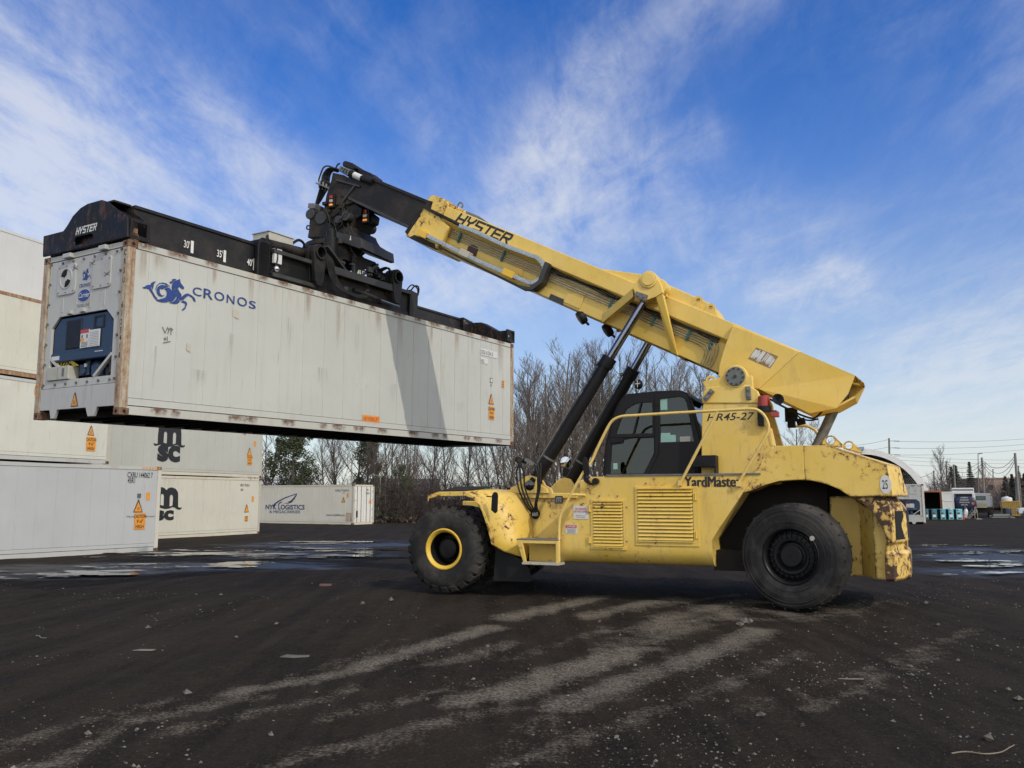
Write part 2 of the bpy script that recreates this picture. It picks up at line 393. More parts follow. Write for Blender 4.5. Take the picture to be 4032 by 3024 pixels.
def container(name, label, loc, rot, L=12.192, H=2.896, side=None, rail=None, post=None, group=None, seam=.60, end0='plain', end1='plain', far=True, cat='shipping container'):
    p=empty(name,loc,label=label,cat=cat,group=group,rot=rot if isinstance(rot,Matrix) else Matrix.Rotation(rot,3,'Z'))
    side=side or M['side_a']; rail=rail or side; post=post or M['cream_rust']; W=W_
    def sidepanel(v0,sg):
        b=MB(); b.box(.15,L-.13,v0+sg*.022,v0+sg*.07,.29,H-.125)
        u=.42
        while u<L-.3:
            b.box(u-.012,u+.012,v0+sg*.015,v0+sg*.0225,.3,H-.13); u+=seam*(1 if random.random()<.8 else .86)
        b.box(.15,L-.13,v0+sg*.013,v0+sg*.05,.168,.282)
        return b.build('side_panel',side,p)
    sp=sidepanel(0,1)
    if far: sidepanel(W,-1)
    for v0,sg in ((0,1),(W,-1)):
        b=MB(); b.box(.089,L-.089,v0+sg*.004,v0+sg*.06,H-.118,H-.01); b.build('top_rail',rail,p)
        b=MB(); b.box(.089,L-.089,v0+sg*.002,v0+sg*.07,.012,.152); b.build('bottom_rail',rail,p)
    b=MB(); b.box(.1,L-.1,.06,W-.06,H-.06,H-.02)
    b.build('roof_panel',rail,p)
    b=MB(); b.box(.1,L-.1,.07,W-.07,.135,.165)
    k=.4
    while k<L-.3: b.box(k-.03,k+.03,.075,W-.075,.02,.134); k+=.45
    b.build('underframe',M['under'],p)
    for u,su in ((0,1),(L,-1)):
        for v,sv in ((0,1),(W,-1)):
            b=MB(); b.box(u,u+su*.14,v,v+sv*.15,.118,H-.118); po=b.build('corner_post',post,p,bevel=.006)
            for z in (.059,H-.059):
                b=MB(); z0,z1=z-.059,z+.059; c=(u+su*.089,v+sv*.081)
                b.box(c[0]-.09,c[0]+.09,c[1]-.082,c[1]+.082,z0,z1); 
                ca=b.build('corner_casting',M['cast_rust'],po,bevel=.008)
                b=MB(); b.plate([(c[0]+x,z+y) for x,y in arc(0,0,.03,0,360,12)[:-1]],[],v-sv*.0025,v+sv*.02,'y'); 
                b.plate([(c[1]+x,z+y) for x,y in arc(0,0,.03,0,360,12)[:-1]],[],u-su*.0025,u+su*.02,'x'); b.build('casting_hole',M['under'],ca)
    for u,kind in ((0,end0),(L,end1)):
        su=1 if u==0 else -1
        if kind=='plain':
            b=MB(); b.box(u+su*.03,u+su*.07,.14,W-.14,.15,H-.05); b.build('end_panel',side,p)
        elif kind=='doors':
            dm=M['door_white']
            for a0,a1 in ((.15,W/2-.012),(W/2+.012,W-.15)):
                b=MB(); b.box(u+su*.035,u+su*.075,a0,a1,.18,H-.14); d=b.build('door',dm,p)
                for q in (.28,.72):
                    vv=a0+(a1-a0)*q; b=MB(); b.cyl((u+su*.012,vv,.14),(u+su*.012,vv,H-.12),.02,8); b.build('lock_rod',M['steel'],d)
                    b=MB()
                    for zz in (.35,1.0,1.75,2.5): b.box(u+su*.004,u+su*.034,vv-.05,vv+.05,zz-.04,zz+.04)
                    b.build('rod_bracket',M['cream_rust'],d)
                b=MB()
                for zz in (.45,1.1,1.75,2.4):
                    vv=a0+.03 if a0<1 else a1-.03; b.box(u+su*.02,u+su*.04,vv-.08,vv+.08,zz-.05,zz+.05)
                b.build('hinge',M['cream_rust'],d)
            b=MB(); b.box(u+su*.02,u+su*.12,.15,W-.15,.0,.17).box(u+su*.02,u+su*.12,.15,W-.15,H-.13,H-.005); b.build('door_frame',rail,p)
        elif kind=='reefer': reefer_end(p,H)
    return p
def reefer_end(p, H, detail=True):
    W=W_; EX=V((0,-1,0)); fn=end_fn
    g=M['end_grey']
    hole=[(.33,.66),(.33,1.59),(.54,1.78),(1.89,1.78),(2.1,1.59),(2.1,.66)]
    b=MB(); b.plate([(.17,.53),(2.27,.53),(2.27,2.79),(.17,2.79)],[hole],.03,.075,'x'); ep=b.build('end_panel',g,p,bevel=.006)
    b=MB(); b.plate([(.16,.15),(.16,.52),(W-.16,.52),(W-.16,.15),(1.98,.15),(1.93,-.0),(1.83,-.0),(1.76,.15),(.93,.15),(.86,.0),(.70,.0),(.62,.15)],[],.008,.06,'x'); b.build('sill_panel',g,p,bevel=.006)
    b=MB(); b.box(.02,.07,.15,W-.15,2.80,H-.01); b.build('header_beam',M['rail_a'],p)
    b=MB(); b.box(-.06,.05,.55,.75,H-.1,H-.02).box(-.06,.05,1.55,1.78,H-.1,H-.02); b.build('lifting_block',g,p,bevel=.01)
    b=MB(); b.box(.50,.52,.2,2.2,.58,1.9).box(.076,.5,.26,.32,.6,1.85).box(.076,.5,2.11,2.17,.6,1.85).box(.076,.5,.3,2.12,1.79,1.84).box(.076,.5,.3,2.12,.58,.655); b.build('unit_recess',M['under'],p)
    u=MB(); u.plate([(.37,1.06),(.37,1.575),(.56,1.755),(1.88,1.755),(2.07,1.575),(2.07,1.06)],[],.06,.42,'x'); un=u.build('refrigeration_unit',M['navy'],p,bevel=.015)
    u=MB(); u.box(.03,.16,.36,2.08,.98,1.14); u.build('unit_ledge',M['navy'],un,bevel=.015)
    u=MB(); u.box(.045,.07,1.26,1.70,1.19,1.70); u.build('condenser_grille',M['navy_dark'],un,bevel=.02)
    u=MB()
    for k in range(16): u.box(.040,.0445,1.29,1.67,1.21+.03*k,1.222+.03*k)
    u.build('grille_bars',M['navy_dark'],un)
    u=MB(); u.plate([(.62,1.49),(.90,1.49),(.90,1.71),(.62,1.71)],[[(.655,1.52),(.865,1.52),(.865,1.68),(.655,1.68)]],.045,.058,'x'); u.build('window_frame',M['navy_dark'],un)
    u=MB(); u.box(.03,.045,1.0,1.235,1.18,1.49); a=u.build('warning_label',M['sign_white'],un)
    u=MB(); u.box(.0275,.0295,1.0,1.235,1.43,1.49); u.build('label_red_band',M['red_ink'],a)
    u=MB(); u.box(.0275,.0295,1.12,1.23,1.29,1.34); u.build('label_yellow_band',M['orange_ink'],a)
    u=MB(); u.box(.0275,.0295,1.03,1.06,1.34,1.40).box(.0275,.0295,1.17,1.20,1.35,1.40)
    for k in range(4): u.box(.0275,.0295,1.02,1.20,1.20+.022*k,1.208+.022*k)
    u.build('label_print',M['ink'],a)
    u=MB(); u.box(.03,.045,.70,.985,1.18,1.47); a=u.build('data_plate',M['sign_white'],un)
    u=MB()
    for k in range(9): u.box(.0275,.0295,.72,.965,1.20+.028*k,1.204+.028*k)
    u.build('plate_print',M['ink_grey'],a)
    u=MB(); u.box(.0265,.03,1.82,2.05,1.02,1.09); u.build('small_label',M['sign_white'],un)
    u=MB(); u.box(.0265,.03,.58,.80,1.085,1.097); u.build('unit_name_strip',M['white_ink'],un)
    u=MB(); u.ball((.12,1.33,1.68),.028); u.build('green_cap',M['clamp'],un)
    # machinery under the unit
    u=MB(); u.ball((.24,.92,.84),.155,16); u.cyl((.24,.92,.70),(.24,.92,.84),.15,16); co=u.build('compressor',M['navy'],p,smooth=60)
    u=MB(); u.box(.12,.36,1.08,1.36,.72,.92).box(.16,.32,1.12,1.26,.92,1.02); u.cyl((.1,1.22,.80),(.12,1.22,.80),.07,12); u.build('compressor_motor',M['navy'],co,bevel=.02)
    u=MB(); u.box(.10,.12,1.13,1.19,.86,.92); u.build('motor_tag',M['sign_white'],co)
    u=MB(); u.box(.0,.20,1.48,2.12,.665,.90); cb=u.build('control_box',M['beige'],p,bevel=.012)
    u=MB(); u.box(-.004,-.0015,1.79,1.795,.68,.89).box(-.004,-.0015,1.6,1.66,.72,.86); u.build('box_lid_seam',M['steel'],cb)
    u=MB()
    for k in range(5):
        u.tube([(.10,1.92-.05*k,.89),(.05+.02*k,1.85-.06*k,1.0),(.06,1.65-.04*k,1.02-.01*k),(.12,1.5-.03*k,.90)],.012,6,smooth=6)
    u.build('power_cable',M['yellow_cable'],p)
    u=MB(); u.bar((.05,.335,1.02),(.05,.80,.665),.05,.055,(1,0,0)); u.bar((.05,2.09,1.06),(.05,1.83,.89),.05,.05,(1,0,0)); u.build('diagonal_brace',g,p)
    u=MB(); u.box(.12,.22,.40,.48,.68,.95).box(.12,.22,.52,.60,.68,.82); u.cyl((.1,.44,.72),(.1,.44,.9),.03,8); u.build('valve_rack',M['darksteel'],p)
    # bolts round the panel
    pos=[(.21,.60+.36*k) for k in range(7)]+[(2.23,.60+.36*k) for k in range(7)]+[(.33+.31*k,.59) for k in range(6)]+[(.33+.31*k,2.74) for k in range(6)]
    for v,z in pos:
        u=MB(); u.cyl((.03,v,z),(.006,v,z),.022,6); u.build('bolt',M['steel'],ep)
    # ribs, hatches
    u=MB()
    for v in (.62,1.02,1.42,1.82): u.box(.024,.031,v-.02,v+.02,1.86,2.12)
    u.build('panel_rib',g,ep,bevel=.004)
    def rr(c0,c1,z0,z1,r): return arc(c1-r,z1-r,r,0,90,5)+arc(c0+r,z1-r,r,90,180,5)+arc(c0+r,z0+r,r,180,270,5)+arc(c1-r,z0+r,r,270,360,5)
    for c0,c1,z0,z1,nm in ((1.46,2.0,2.16,2.70,'vent_hatch'),(.46,.98,2.16,2.70,'access_hatch')):
        u=MB(); u.plate(rr(c0,c1,z0,z1,.07),[],.010,.032,'x'); h=u.build(nm,g,ep,bevel=.006)
        u=MB()
        for v,z in ((c0+.05,z0+.05),(c1-.05,z0+.05),(c0+.05,z1-.05),(c1-.05,z1-.05),((c0+c1)/2,z0+.04),((c0+c1)/2,z1-.04)): u.cyl((.012,v,z),(.002,v,z),.013,6)
        u.build('hatch_bolts',M['steel'],h)
        if nm=='vent_hatch':
            u=MB(); c=(1.74,2.45); u.plate(arc(*c,.185,0,360,32)[:-1],[arc(*c,.165,0,360,32)[:-1]],.0,.012,'x'); u.build('vent_ring',g,h)
            u=MB()
            for a0 in (20,200): u.plate(arc(*c,.155,a0,a0+80,10)+arc(*c,.05,a0+80,a0,4),[],.004,.0095,'x')
            u.build('vent_opening',M['under'],h)
    u=MB(); u.box(-.02,.03,1.50,1.62,1.80,1.85).box(-.02,.03,1.12,1.26,1.80,1.85); u.build('rain_visor',g,ep)
    for q,(v,z) in enumerate(((1.48,2.60),(1.00,2.62),(.56,2.38))):
        u=MB()
        for s in (-1,1): strokes(u,[[(-v-.07,z-.03*s),(-v+.07,z+.03*s)]],.012,fn(.0095),.0012*(s+2))
        u.build('crossed_out_mark',M['maroon'],ep)
    # oval maker's plate
    u=MB(); flat(u,[(-1.20+.185*math.cos(R(a)),2.09+.115*math.sin(R(a))) for a in range(0,360,10)],fn(.029),.003); ov=u.build('maker_oval_rim',M['white_ink'],ep)
    u=MB(); flat(u,[(-1.20+.175*math.cos(R(a)),2.09+.105*math.sin(R(a))) for a in range(0,360,10)],fn(.029),.006); u.build('maker_oval',M['brand_blue'],ov)
    u=MB(); letters(u,'Carrier',.125,(.021,1.20,2.055),EX,(0,0,1),.01,.3,.85,'CENTER'); u.build('maker_lettering',M['white_ink'],ov)
    u=MB(); letters(u,'THINLINE',.085,(.026,1.22,1.89),EX,(0,0,1),0,.25,.85,'CENTER',track=1.25); u.build('model_lettering',M['ink_grey'],ep)
    warn_triangle(p,fn(.006),-1.24,.185,.21)
    return un
# ------------------------------------------------------------------ the container hanging from the machine
ROT_C = Matrix(((.52103601,-.85352672,.00368905),(.85346767,.52093607,-.01478289),(.01069583,.01085091,.99988392)))
LOC_C = V((-6.3116,13.6917,3.0767))
FC = Frame(LOC_C, ROT_C)
def cuz(k,x,y): q=FC.un(k,x,y,1,0.0); return (q.x,q.z)
M['door_white']=white_paint('white_door',(.70,.69,.64),.2,.3)
hang = container('hanging_container','worn cream refrigerated container with rusty corner post lifted off the ground by the crane',LOC_C,ROT_C,side=M['side_a'],rail=M['rail_a'],post=M['post_rust'],end0='reefer',end1='doors')
SX=V((1,0,0)); UP=V((0,0,1))
def logo_poly(pts): return [cuz('L1',x,y) for x,y in pts]
horse=[ # sea-horse emblem, drawn as separate blue pieces
 [(238,268),(270,262),(305,236),(345,233),(372,250),(364,276),(392,330),(430,400),(470,440),(440,438),(415,425),(380,360),(340,305),(300,285),(262,290)],
 [(352,236),(375,200),(410,184),(442,182),(415,215),(404,260),(392,310),(375,262)],
 [(415,425),(470,455),(530,440),(580,425),(603,385),(605,340),(592,310),(565,297),(600,278),(640,275),(690,330),(700,385),(680,440),(650,475),(600,495),(530,495),(460,475)],
 [(540,300),(512,288),(497,310),(500,350),(520,385),(548,395),(575,380),(560,402),(525,412),(480,395),(455,350),(450,300),(470,260),(510,238),(545,232),(560,240),(590,240),(632,262),(600,270),(565,285)],
 [(440,330),(436,285),(452,240),(490,208),(540,197),(595,210),(635,240),(662,275),(620,240),(560,215),(510,212),(470,235),(448,275)],
 [(690,345),(678,260),(690,205),(722,172),(770,158),(792,146),(806,158),(804,182),(820,215),(862,268),(862,292),(845,298),(800,268),(778,268),(768,290),(790,330),(825,380),(822,405),(770,365),(735,325),(715,275),(708,258),(712,300),(738,345),(790,385),(826,412),(880,372),(920,360),(975,390),(1012,420),(1030,450),(1038,488),(1012,480),(985,425),(935,392),(900,410),(860,450),(815,468),(792,470),(770,430),(748,400),(720,450),(690,480),(640,495),(672,445),(690,400)],
 [(637,502),(690,492),(735,460),(755,418),(778,462),(800,488),(770,512),(720,518)],
 [(640,190),(690,170),(680,150),(720,142),(752,150),(715,170),(690,195),(665,218),(650,220),(664,205)],
 [(815,487),(850,468),(900,490),(910,525),(890,570),(878,598),(840,620),(830,605),(850,588),(868,575),(885,520),(865,505)],
]
b=MB()
for k,pl in enumerate(horse): flat(b,logo_poly(pl),side_fn(.012),.002+.0004*k)
b.build('seahorse_emblem',M['navy_ink'],hang)
# CRONOS, six letters of flared roman capitals, set individually
b=MB()
for ch,x0,x1,yb,yt in (('C',993,1128,398,270),('R',1157,1300,446,300),('O',1318,1470,472,340),('N',1505,1622,515,388),('O',1662,1810,555,420),('S',1838,1942,590,475)):
    a0=cuz('L1',x0,(yb+yt)/2); a1=cuz('L1',x1,(yb+yt)/2); zb=cuz('L1',(x0+x1)/2,yb)[1]; zt=cuz('L1',(x0+x1)/2,yt)[1]
    n0=len(b.v); letters(b,ch,1,(0,0,0),(1,0,0),(0,0,1),.006)
    xs_=[p.x for p in b.v[n0:]]; zs=[p.z for p in b.v[n0:]]
    for p in b.v[n0:]:
        p.x=a0[0]+(p.x-min(xs_))/(max(xs_)-min(xs_))*(a1[0]-a0[0]); p.z=zb+(p.z-min(zs))/(max(zs)-min(zs))*(zt-zb); p.y=.0095
b.build('owner_lettering',M['navy_ink'],hang)
b=MB(); strokes(b,[[cuz('Z1',1014,928),cuz('Z1',1030,965),cuz('Z1',1046,930)],[cuz('Z1',1046,930),cuz('Z1',1054,948),cuz('Z1',1062,932)],[cuz('Z1',1054,948),cuz('Z1',1046,968)],[cuz('Z1',1066,935),cuz('Z1',1066,975)],[cuz('Z1',1066,937),cuz('Z1',1077,942),cuz('Z1',1067,956)],
   [cuz('Z1',1022,1000),cuz('Z1',1036,1002)],[cuz('Z1',1029,992),cuz('Z1',1029,1010)],[cuz('Z1',1042,988),cuz('Z1',1044,1012)],[cuz('Z1',1018,1026),cuz('Z1',1060,1018)]],.012,side_fn(.0115))
b.build('chalk_writing',M['ink_grey'],hang)
def idblock(p, u, z, a, c, s=.15, mat='ink'):
    b=MB(); letters(b,a,s,(u,.011,z),SX,UP,.004,0,.58); letters(b,c,s*.9,(u,.011,z-.24),SX,UP,.004,0,.58); return b.build('container_number',M[mat],p)
b=MB(); flat(b,[(10.50,2.37),(11.33,2.37),(11.33,2.55),(10.50,2.55)],side_fn(.0125),.002); flat(b,[(10.50,2.15),(10.87,2.15),(10.87,2.31),(10.50,2.31)],side_fn(.0125),.002); b.build('number_backing',M['sign_white'],hang)
idblock(hang,10.52,2.40,'CRSU 612541 8','45R1',.155)
b=MB(); flat(b,[(10.98,1.66),(11.11,1.66),(11.11,1.80),(10.98,1.80)],side_fn(.0125),.001); o=b.build('rail_sticker',M['ink_grey'],hang)
b=MB(); flat(b,[(11.0,1.68),(11.09,1.68),(11.09,1.78),(11.0,1.78)],side_fn(.0125),.003); b.build('rail_sticker_face',M['sign_white'],o)
b=MB(); letters(b,'87',.09,(11.0,.0115,1.56),SX,UP,.01,0,.7); b.build('weight_lettering',M['ink_grey'],hang)
b=MB(); flat(b,[(11.58,1.58),(11.71,1.58),(11.71,1.80),(11.58,1.80)],side_fn(.0125),.002); o=b.build('orange_tag',M['orange_ink'],hang)
b=MB(); [flat(b,[(11.61,z),(11.68,z),(11.68,z+.03),(11.61,z+.03)],side_fn(.0125),.004) for z in (1.61,1.67,1.73)]; b.build('tag_print',M['ink_grey'],o)
warn_triangle(hang,side_fn(.012),11.04,1.08,.25)
caution_sticker(hang,10.93,0,.66,.27,.36,side_fn(.012),SX)
q=cuz('Z8',2112,43); q2=cuz('Z8',2203,73)
b=MB(); flat(b,[(q[0]-.02,q[1]-.17),(q2[0]+.02,q[1]-.17),(q2[0]+.02,q[1]-.02),(q[0]-.02,q[1]-.02)],side_fn(.012),.002); o=b.build('no_forklift_sticker',M['orange_ink'],hang)
b=MB(); letters(b,'NO FORKLIFT',.13,((q[0]+q2[0])/2,.008,q[1]-.145),SX,UP,.01,0,.62,'CENTER'); b.build('no_forklift_lettering',M['red_ink'],o)
b=MB()
for ch,z in zip('CRSU612541',(2.68,2.53,2.38,2.22,1.80,1.66,1.52,1.385,1.255,1.125)): letters(b,ch,.135,(.0,.075,z-.045),V((0,-1,0)),UP,.012,0,.75,'CENTER',th=.0025)
letters(b,'8',.125,(.0,.075,.93),V((0,-1,0)),UP,.012,0,.75,'CENTER',th=.0025); b.build('post_number',M['ink'],hang)
b=MB()
for k,pl in enumerate(horse[2:7]):
    pts=[((x-640)*.00040,(320-y)*.00056) for x,y in pl]; flat(b,[(-1.20+x,2.46+z) for x,z in pts],end_fn(.029),.002+.0004*k)
letters(b,'CRONOS',.085,(.026,1.20,2.24),V((0,-1,0)),UP,.008,0,.9,'CENTER'); b.build('small_emblem',M['navy_ink'],hang)
b=MB(); strokes(b,[[(-2.385+.06*math.cos(R(a)),.52+.11*math.sin(R(a))) for a in range(40,330,29)]],.028,end_fn(0),.003); b.build('orange_letter_mark',M['orange_ink'],hang)
rq=random.Random(8)
def mark(p,nm,mt,u,z,w,h): 
    b=MB(); flat(b,[(u-w/2,z-h),(u+w/2,z-h),(u+w/2,z),(u-w/2,z)],side_fn(.0095 if z<2.77 and z-h>.29 else .0005),.0022); return b.build(nm,mt,p)
for u,w,h in ((.60,.30,.32),(.30,.2,.5),(1.75,.12,.3),(2.6,.16,.5),(4.1,.22,.6),(5.0,.14,1.1),(6.3,.26,.55),(7.1,.2,.8),(8.3,.18,.5),(9.4,.22,.7),(10.1,.14,.5),(11.5,.3,.9)): mark(hang,'rust_run',M['rust_run'],u,2.76,w,h)
for k in range(16): mark(hang,'rust_patch',M['rust_patch'],.4+.74*k+rq.uniform(-.25,.25),2.89,rq.uniform(.25,.6),.115)
for k in range(15): mark(hang,'rust_patch',M['rust_patch'],.5+.78*k+rq.uniform(-.3,.3),.15,rq.uniform(.2,.5),.13)
for u,z,w,h in ((2.2,1.65,.14,.6),(3.6,2.2,.16,.9),(4.6,1.3,.5,.35),(5.6,2.4,.2,.7),(6.9,1.2,.3,.5),(8.8,1.9,.12,1.0),(9.6,1.0,.5,.3),(1.5,.9,.4,.3),(.6,1.2,.12,.8)): mark(hang,'scrape_mark',M['scrape'],u,z,w,h)
for k,(x0,y0,x1,y1) in enumerate(((1450,830,1490,862),(1163,1038,1190,1072))):
    a,c=cuz('Z1',x0,y1),cuz('Z1',x1,y0); b=MB(); flat(b,[(a[0],a[1]),(c[0],a[1]-.03),(c[0],c[1]),(a[0],c[1]+.02)],side_fn(.0135),.002); b.build('patched_scuff',M['cream_rust'],hang)

# ================================================================== spreader (own frame = the container's)
sp = empty('container_spreader',LOC_C,rot=ROT_C,label='black telescopic spreader with humped end beam locked on top of the hanging container',cat='spreader')
BK,BR,GR=M['black'],M['black_rust'],M['grease']
hump=[(2.45,2.925),(2.47,3.31),(1.86,3.31),(1.74,3.40),(1.60,3.54),(1.38,3.65),(1.18,3.69),(.78,3.69),(.62,3.63),(.03,3.25),(.0,2.925)]
slot=arc(1.44,3.065,.07,-90,90,6)+arc(1.03,3.065,.07,90,270,6)
b=MB(); b.plate(hump,[slot],-.03,.012,'x'); eb=b.build('end_beam',BR,sp,bevel=.01)
inner=[(2.40,2.93),(2.40,3.26),(1.86,3.26),(1.60,3.48),(1.18,3.63),(.78,3.63),(.30,3.32),(.30,2.93)]
b=MB(); b.plate(inner,[],.08,.36,'x'); b.plate(hump,[],.36,.40,'x'); b.build('end_beam_box',BR,eb,bevel=.008)
b=MB(); b.plate([(.0125,2.925),(.3595,2.925),(.3595,3.27),(.0125,3.27)],[[(.05,2.99),(.32,2.99),(.32,3.21),(.05,3.21)]],.0,.03,'y'); b.build('twistlock_housing',BR,eb)
b=MB(); b.box(.10,.26,.12,.24,2.94,3.05).box(.14,.22,.10,.20,3.05,3.14); b.build('twistlock',M['cast_rust'],eb)
b=MB(); b.bar((.05,.8,3.66),(.38,.8,3.66),.5,.03); b.build('hump_cover',BK,eb)
def hyster(mb, fn, h, wd, t, gap, lift=.002, italic=.28):
    L={'H':[[(0,0),(0,1)],[(1,0),(1,1)],[(0,.5),(1,.5)]],'Y':[[(0,1),(0,.62),(.18,.45),(.95,.45)],[(1,1),(1,.0)]] if 0 else [[(0,1),(.08,.62),(.45,.45),(.45,0)],[(1,1),(.8,.62),(.45,.45)]],
       'S':[[(1,1),(.0,1),(0,.52),(1,.46),(1,0),(0,0)]],'T':[[(-.05,1),(1.05,1)],[(.5,1),(.5,0)]],'E':[[(1,1),(0,1),(0,0),(1,0)],[(0,.5),(.9,.5)]],'R':[[(0,0),(0,1),(.95,1),(1,.85),(1,.62),(.9,.48),(0,.48)],[(.5,.48),(1,0)]]}
    x=0
    for ch in 'HYSTER':
        strokes(mb,[[(x+p[0]*wd+p[1]*h*italic,p[1]*h) for p in path] for path in L[ch]],t,fn,lift); x+=wd+gap
    return x
b=MB(); hyster(b,lambda a,c,l:V((-.03-l,1.46-a,3.185+c)),.105,.065,.024,.035); b.build('end_beam_lettering',M['white_ink'],eb)
# two telescopic beams, one each way
b=MB(); b.box(.38,4.2,.47,1.12,3.00,3.60).box(.38,4.2,.44,1.15,3.60,3.66).box(.38,4.2,.44,1.15,2.96,3.02); 
tb=b.build('telescopic_beam',BK,sp,bevel=.008)
b=MB()
for tx,u in (("30'",1.56),("35'",2.30),("40'",3.03)):
    letters(b,tx,.19,(u-.04,.438,3.16),SX,UP,.010,0,.62,'RIGHT',th=.003); flat(b,[(u+.0,3.10),(u+.06,3.10),(u+.06,3.33),(u,3.33)],side_fn(.468),.004)
b.build('length_marks',M['white_ink'],tb)
b=MB(); b.box(7.6,12.0,1.32,1.95,3.05,3.58).box(7.6,12.0,1.29,1.98,3.58,3.64).box(7.6,11.9,1.285,1.31,3.30,3.38); tb2=b.build('telescopic_beam',BK,sp,bevel=.008)
b=MB(); b.plate([(11.4,3.1),(11.95,3.1),(11.95,3.5),(11.7,3.62),(11.4,3.66)],[],1.2,2.05,'y'); b.plate([(.02,2.93),(.02,3.25),(.35,3.25),(.9,3.56),(1.5,3.6),(2.1,3.25),(2.44,3.25),(2.44,2.93)],[],11.86,12.20,'x'); eb2=b.build('end_beam',BR,sp,bevel=.01)
b=MB(); b.plate([(11.80,2.925),(12.22,2.925),(12.22,3.27),(11.80,3.27)],[[(11.99,2.99),(12.18,2.99),(12.18,3.22),(11.99,3.22)]],-.012,.019,'y'); b.box(11.80,11.98,-.02,-.013,2.93,3.27); b.build('twistlock_housing',BR,eb2,bevel=.006)
b=MB(); b.cyl((11.88,-.025,3.08),(11.88,-.021,3.08),.02,10); b.build('white_dot',M['white_ink'],eb2)
# fixed frame
b=MB(); b.box(3.35,8.0,.38,2.06,2.96,3.10).box(3.35,8.05,.40,.46,3.10,3.58).box(3.35,8.05,2.0,2.06,3.10,3.58).box(3.35,8.05,1.19,1.26,3.1,3.56)
fr=b.build('sleeve_frame',GR,sp,bevel=.01)
b=MB(); b.plate([(3.03,2.94),(3.34,2.94),(3.34,3.62),(3.28,3.70),(3.12,3.70),(3.03,3.60)],[],.34,.44,'y'); b.plate([(.34,2.94),(1.2,2.94),(1.2,3.72),(.34,3.72)],[[(.47,2.99),(1.13,2.99),(1.13,3.67),(.47,3.67)]],3.05,3.33,'x'); b.build('sleeve_collar',BK,fr,bevel=.012)
b=MB(); b.plate([(7.85,2.96),(8.17,2.96),(8.17,3.62),(7.85,3.66)],[],.34,.44,'y'); b.plate([(.42,2.96),(2.06,2.96),(2.06,3.70),(1.2,3.70),(.42,3.62)],[],8.05,8.17,'x'); b.build('sleeve_collar',BK,fr,bevel=.012)
b=MB(); b.box(3.4,7.85,.28,.40,3.52,3.60).box(4.95,7.3,.22,.30,3.44,3.60).box(3.4,4.6,.30,.38,3.04,3.12); b.build('frame_flange',M['darksteel'],fr,bevel=.006)
b=MB(); b.box(3.42,3.62,.30,.36,3.32,3.62); b.build('white_marker_plate',M['sign_white'],sp)
b=MB(); b.ball((3.48,.30,3.20),.07); b.build('work_lamp',M['mirror'],sp,smooth=60)
def eye_arm(u,ztop,zbot,nm='lug_arm'):
    b=MB()
    for v in (.20,.36,1.98,2.14):
        out=arc(u,ztop-.19,.19,-15,195,14)+[(u-.12,zbot+.10),(u-.06,zbot),(u+.06,zbot),(u+.13,zbot+.12)]
        b.plate(out,[arc(u,ztop-.19,.115,0,360,20)[:-1]],v,v+.10,'y')
    a=b.build(nm,BK,sp,bevel=.012)
    b=MB(); b.lathe([(.115,.16),(.15,.155),(.15,.62),(.115,.62)],(u,0,ztop-.19),(0,1,0),24); b.lathe([(.115,1.85),(.15,1.85),(.15,2.28),(.115,2.28)],(u,0,ztop-.19),(0,1,0),24); b.build('lug_tube',BK,a,smooth=40)
eye_arm(4.60,3.98,3.08); eye_arm(7.20,4.0,3.18)
b=MB(); b.cyl((3.35,.60,3.74),(4.5,.60,3.80),.12,20); b.cyl((3.35,1.8,3.74),(4.5,1.8,3.80),.12,20); b.cyl((7.3,.60,3.72),(6.7,.62,3.86),.13,20); b.build('damper_cylinder',GR,sp,smooth=40)
b=MB(); b.cyl((5.7,.24,3.20),(6.6,.24,3.155),.055,14); sc_=b.build('side_shift_cylinder',GR,sp,smooth=40)
b=MB(); b.cyl((6.6,.24,3.155),(7.3,.24,3.12),.03,12); b.build('piston_rod',M['chrome'],sc_,smooth=40)
# electrical box
b=MB(); b.box(3.55,4.22,.62,1.1,3.80,4.05); eb_=b.build('electrical_box',M['beige'],sp,bevel=.012)
b=MB(); b.box(3.53,4.24,.60,1.12,4.05,4.065); b.build('box_lid',M['beige'],eb_)
# side-shift carriage and slewing ring under the boom head
b=MB()
for v in (.52,1.86):
    b.plate([(4.95,3.62),(5.0,3.95),(5.5,4.16),(6.75,4.12),(7.15,3.86),(7.25,3.62),(6.9,3.42),(5.2,3.42)],[[(5.5,3.66),(5.65,3.94),(6.0,3.94),(6.05,3.66)],[(6.35,3.66),(6.4,3.90),(6.75,3.86),(6.85,3.66)]],v,v+.07,'y')
b.box(5.0,7.1,.6,1.85,3.62,3.70); b.box(5.5,6.75,.6,1.85,4.0,4.1)
sl=b.build('side_shift_carriage',GR,sp,bevel=.012)
b=MB()
for v in (.48,1.94):
    b.bar((5.05,v,4.08),(5.85,v,3.52),.05,.14,(0,1,0)); b.bar((6.75,v,4.05),(6.05,v,3.56),.05,.12,(0,1,0)); b.bar((4.9,v-.02,3.62),(7.2,v-.02,3.60),.06,.08,(0,1,0)); b.bar((5.95,v,4.08),(5.95,v,3.5),.05,.06,(0,1,0))
b.build('gusset_plate',M['darksteel'],sl)
b=MB(); b.lathe([(.30,4.1),(.66,4.1),(.66,4.18),(.60,4.19),(.60,4.33),(.70,4.34),(.70,4.44),(.2,4.44)],(6.13,1.22,0),(0,0,1),48); b.build('slewing_ring',GR,sp,smooth=35)
b=MB()
for k in range(28):
    a=R(360*k/28); b.cyl((6.13+.64*math.cos(a),1.22+.64*math.sin(a),4.19),(6.13+.64*math.cos(a),1.22+.64*math.sin(a),4.22),.022,6)
b.build('ring_bolts',M['darksteel'],sp)
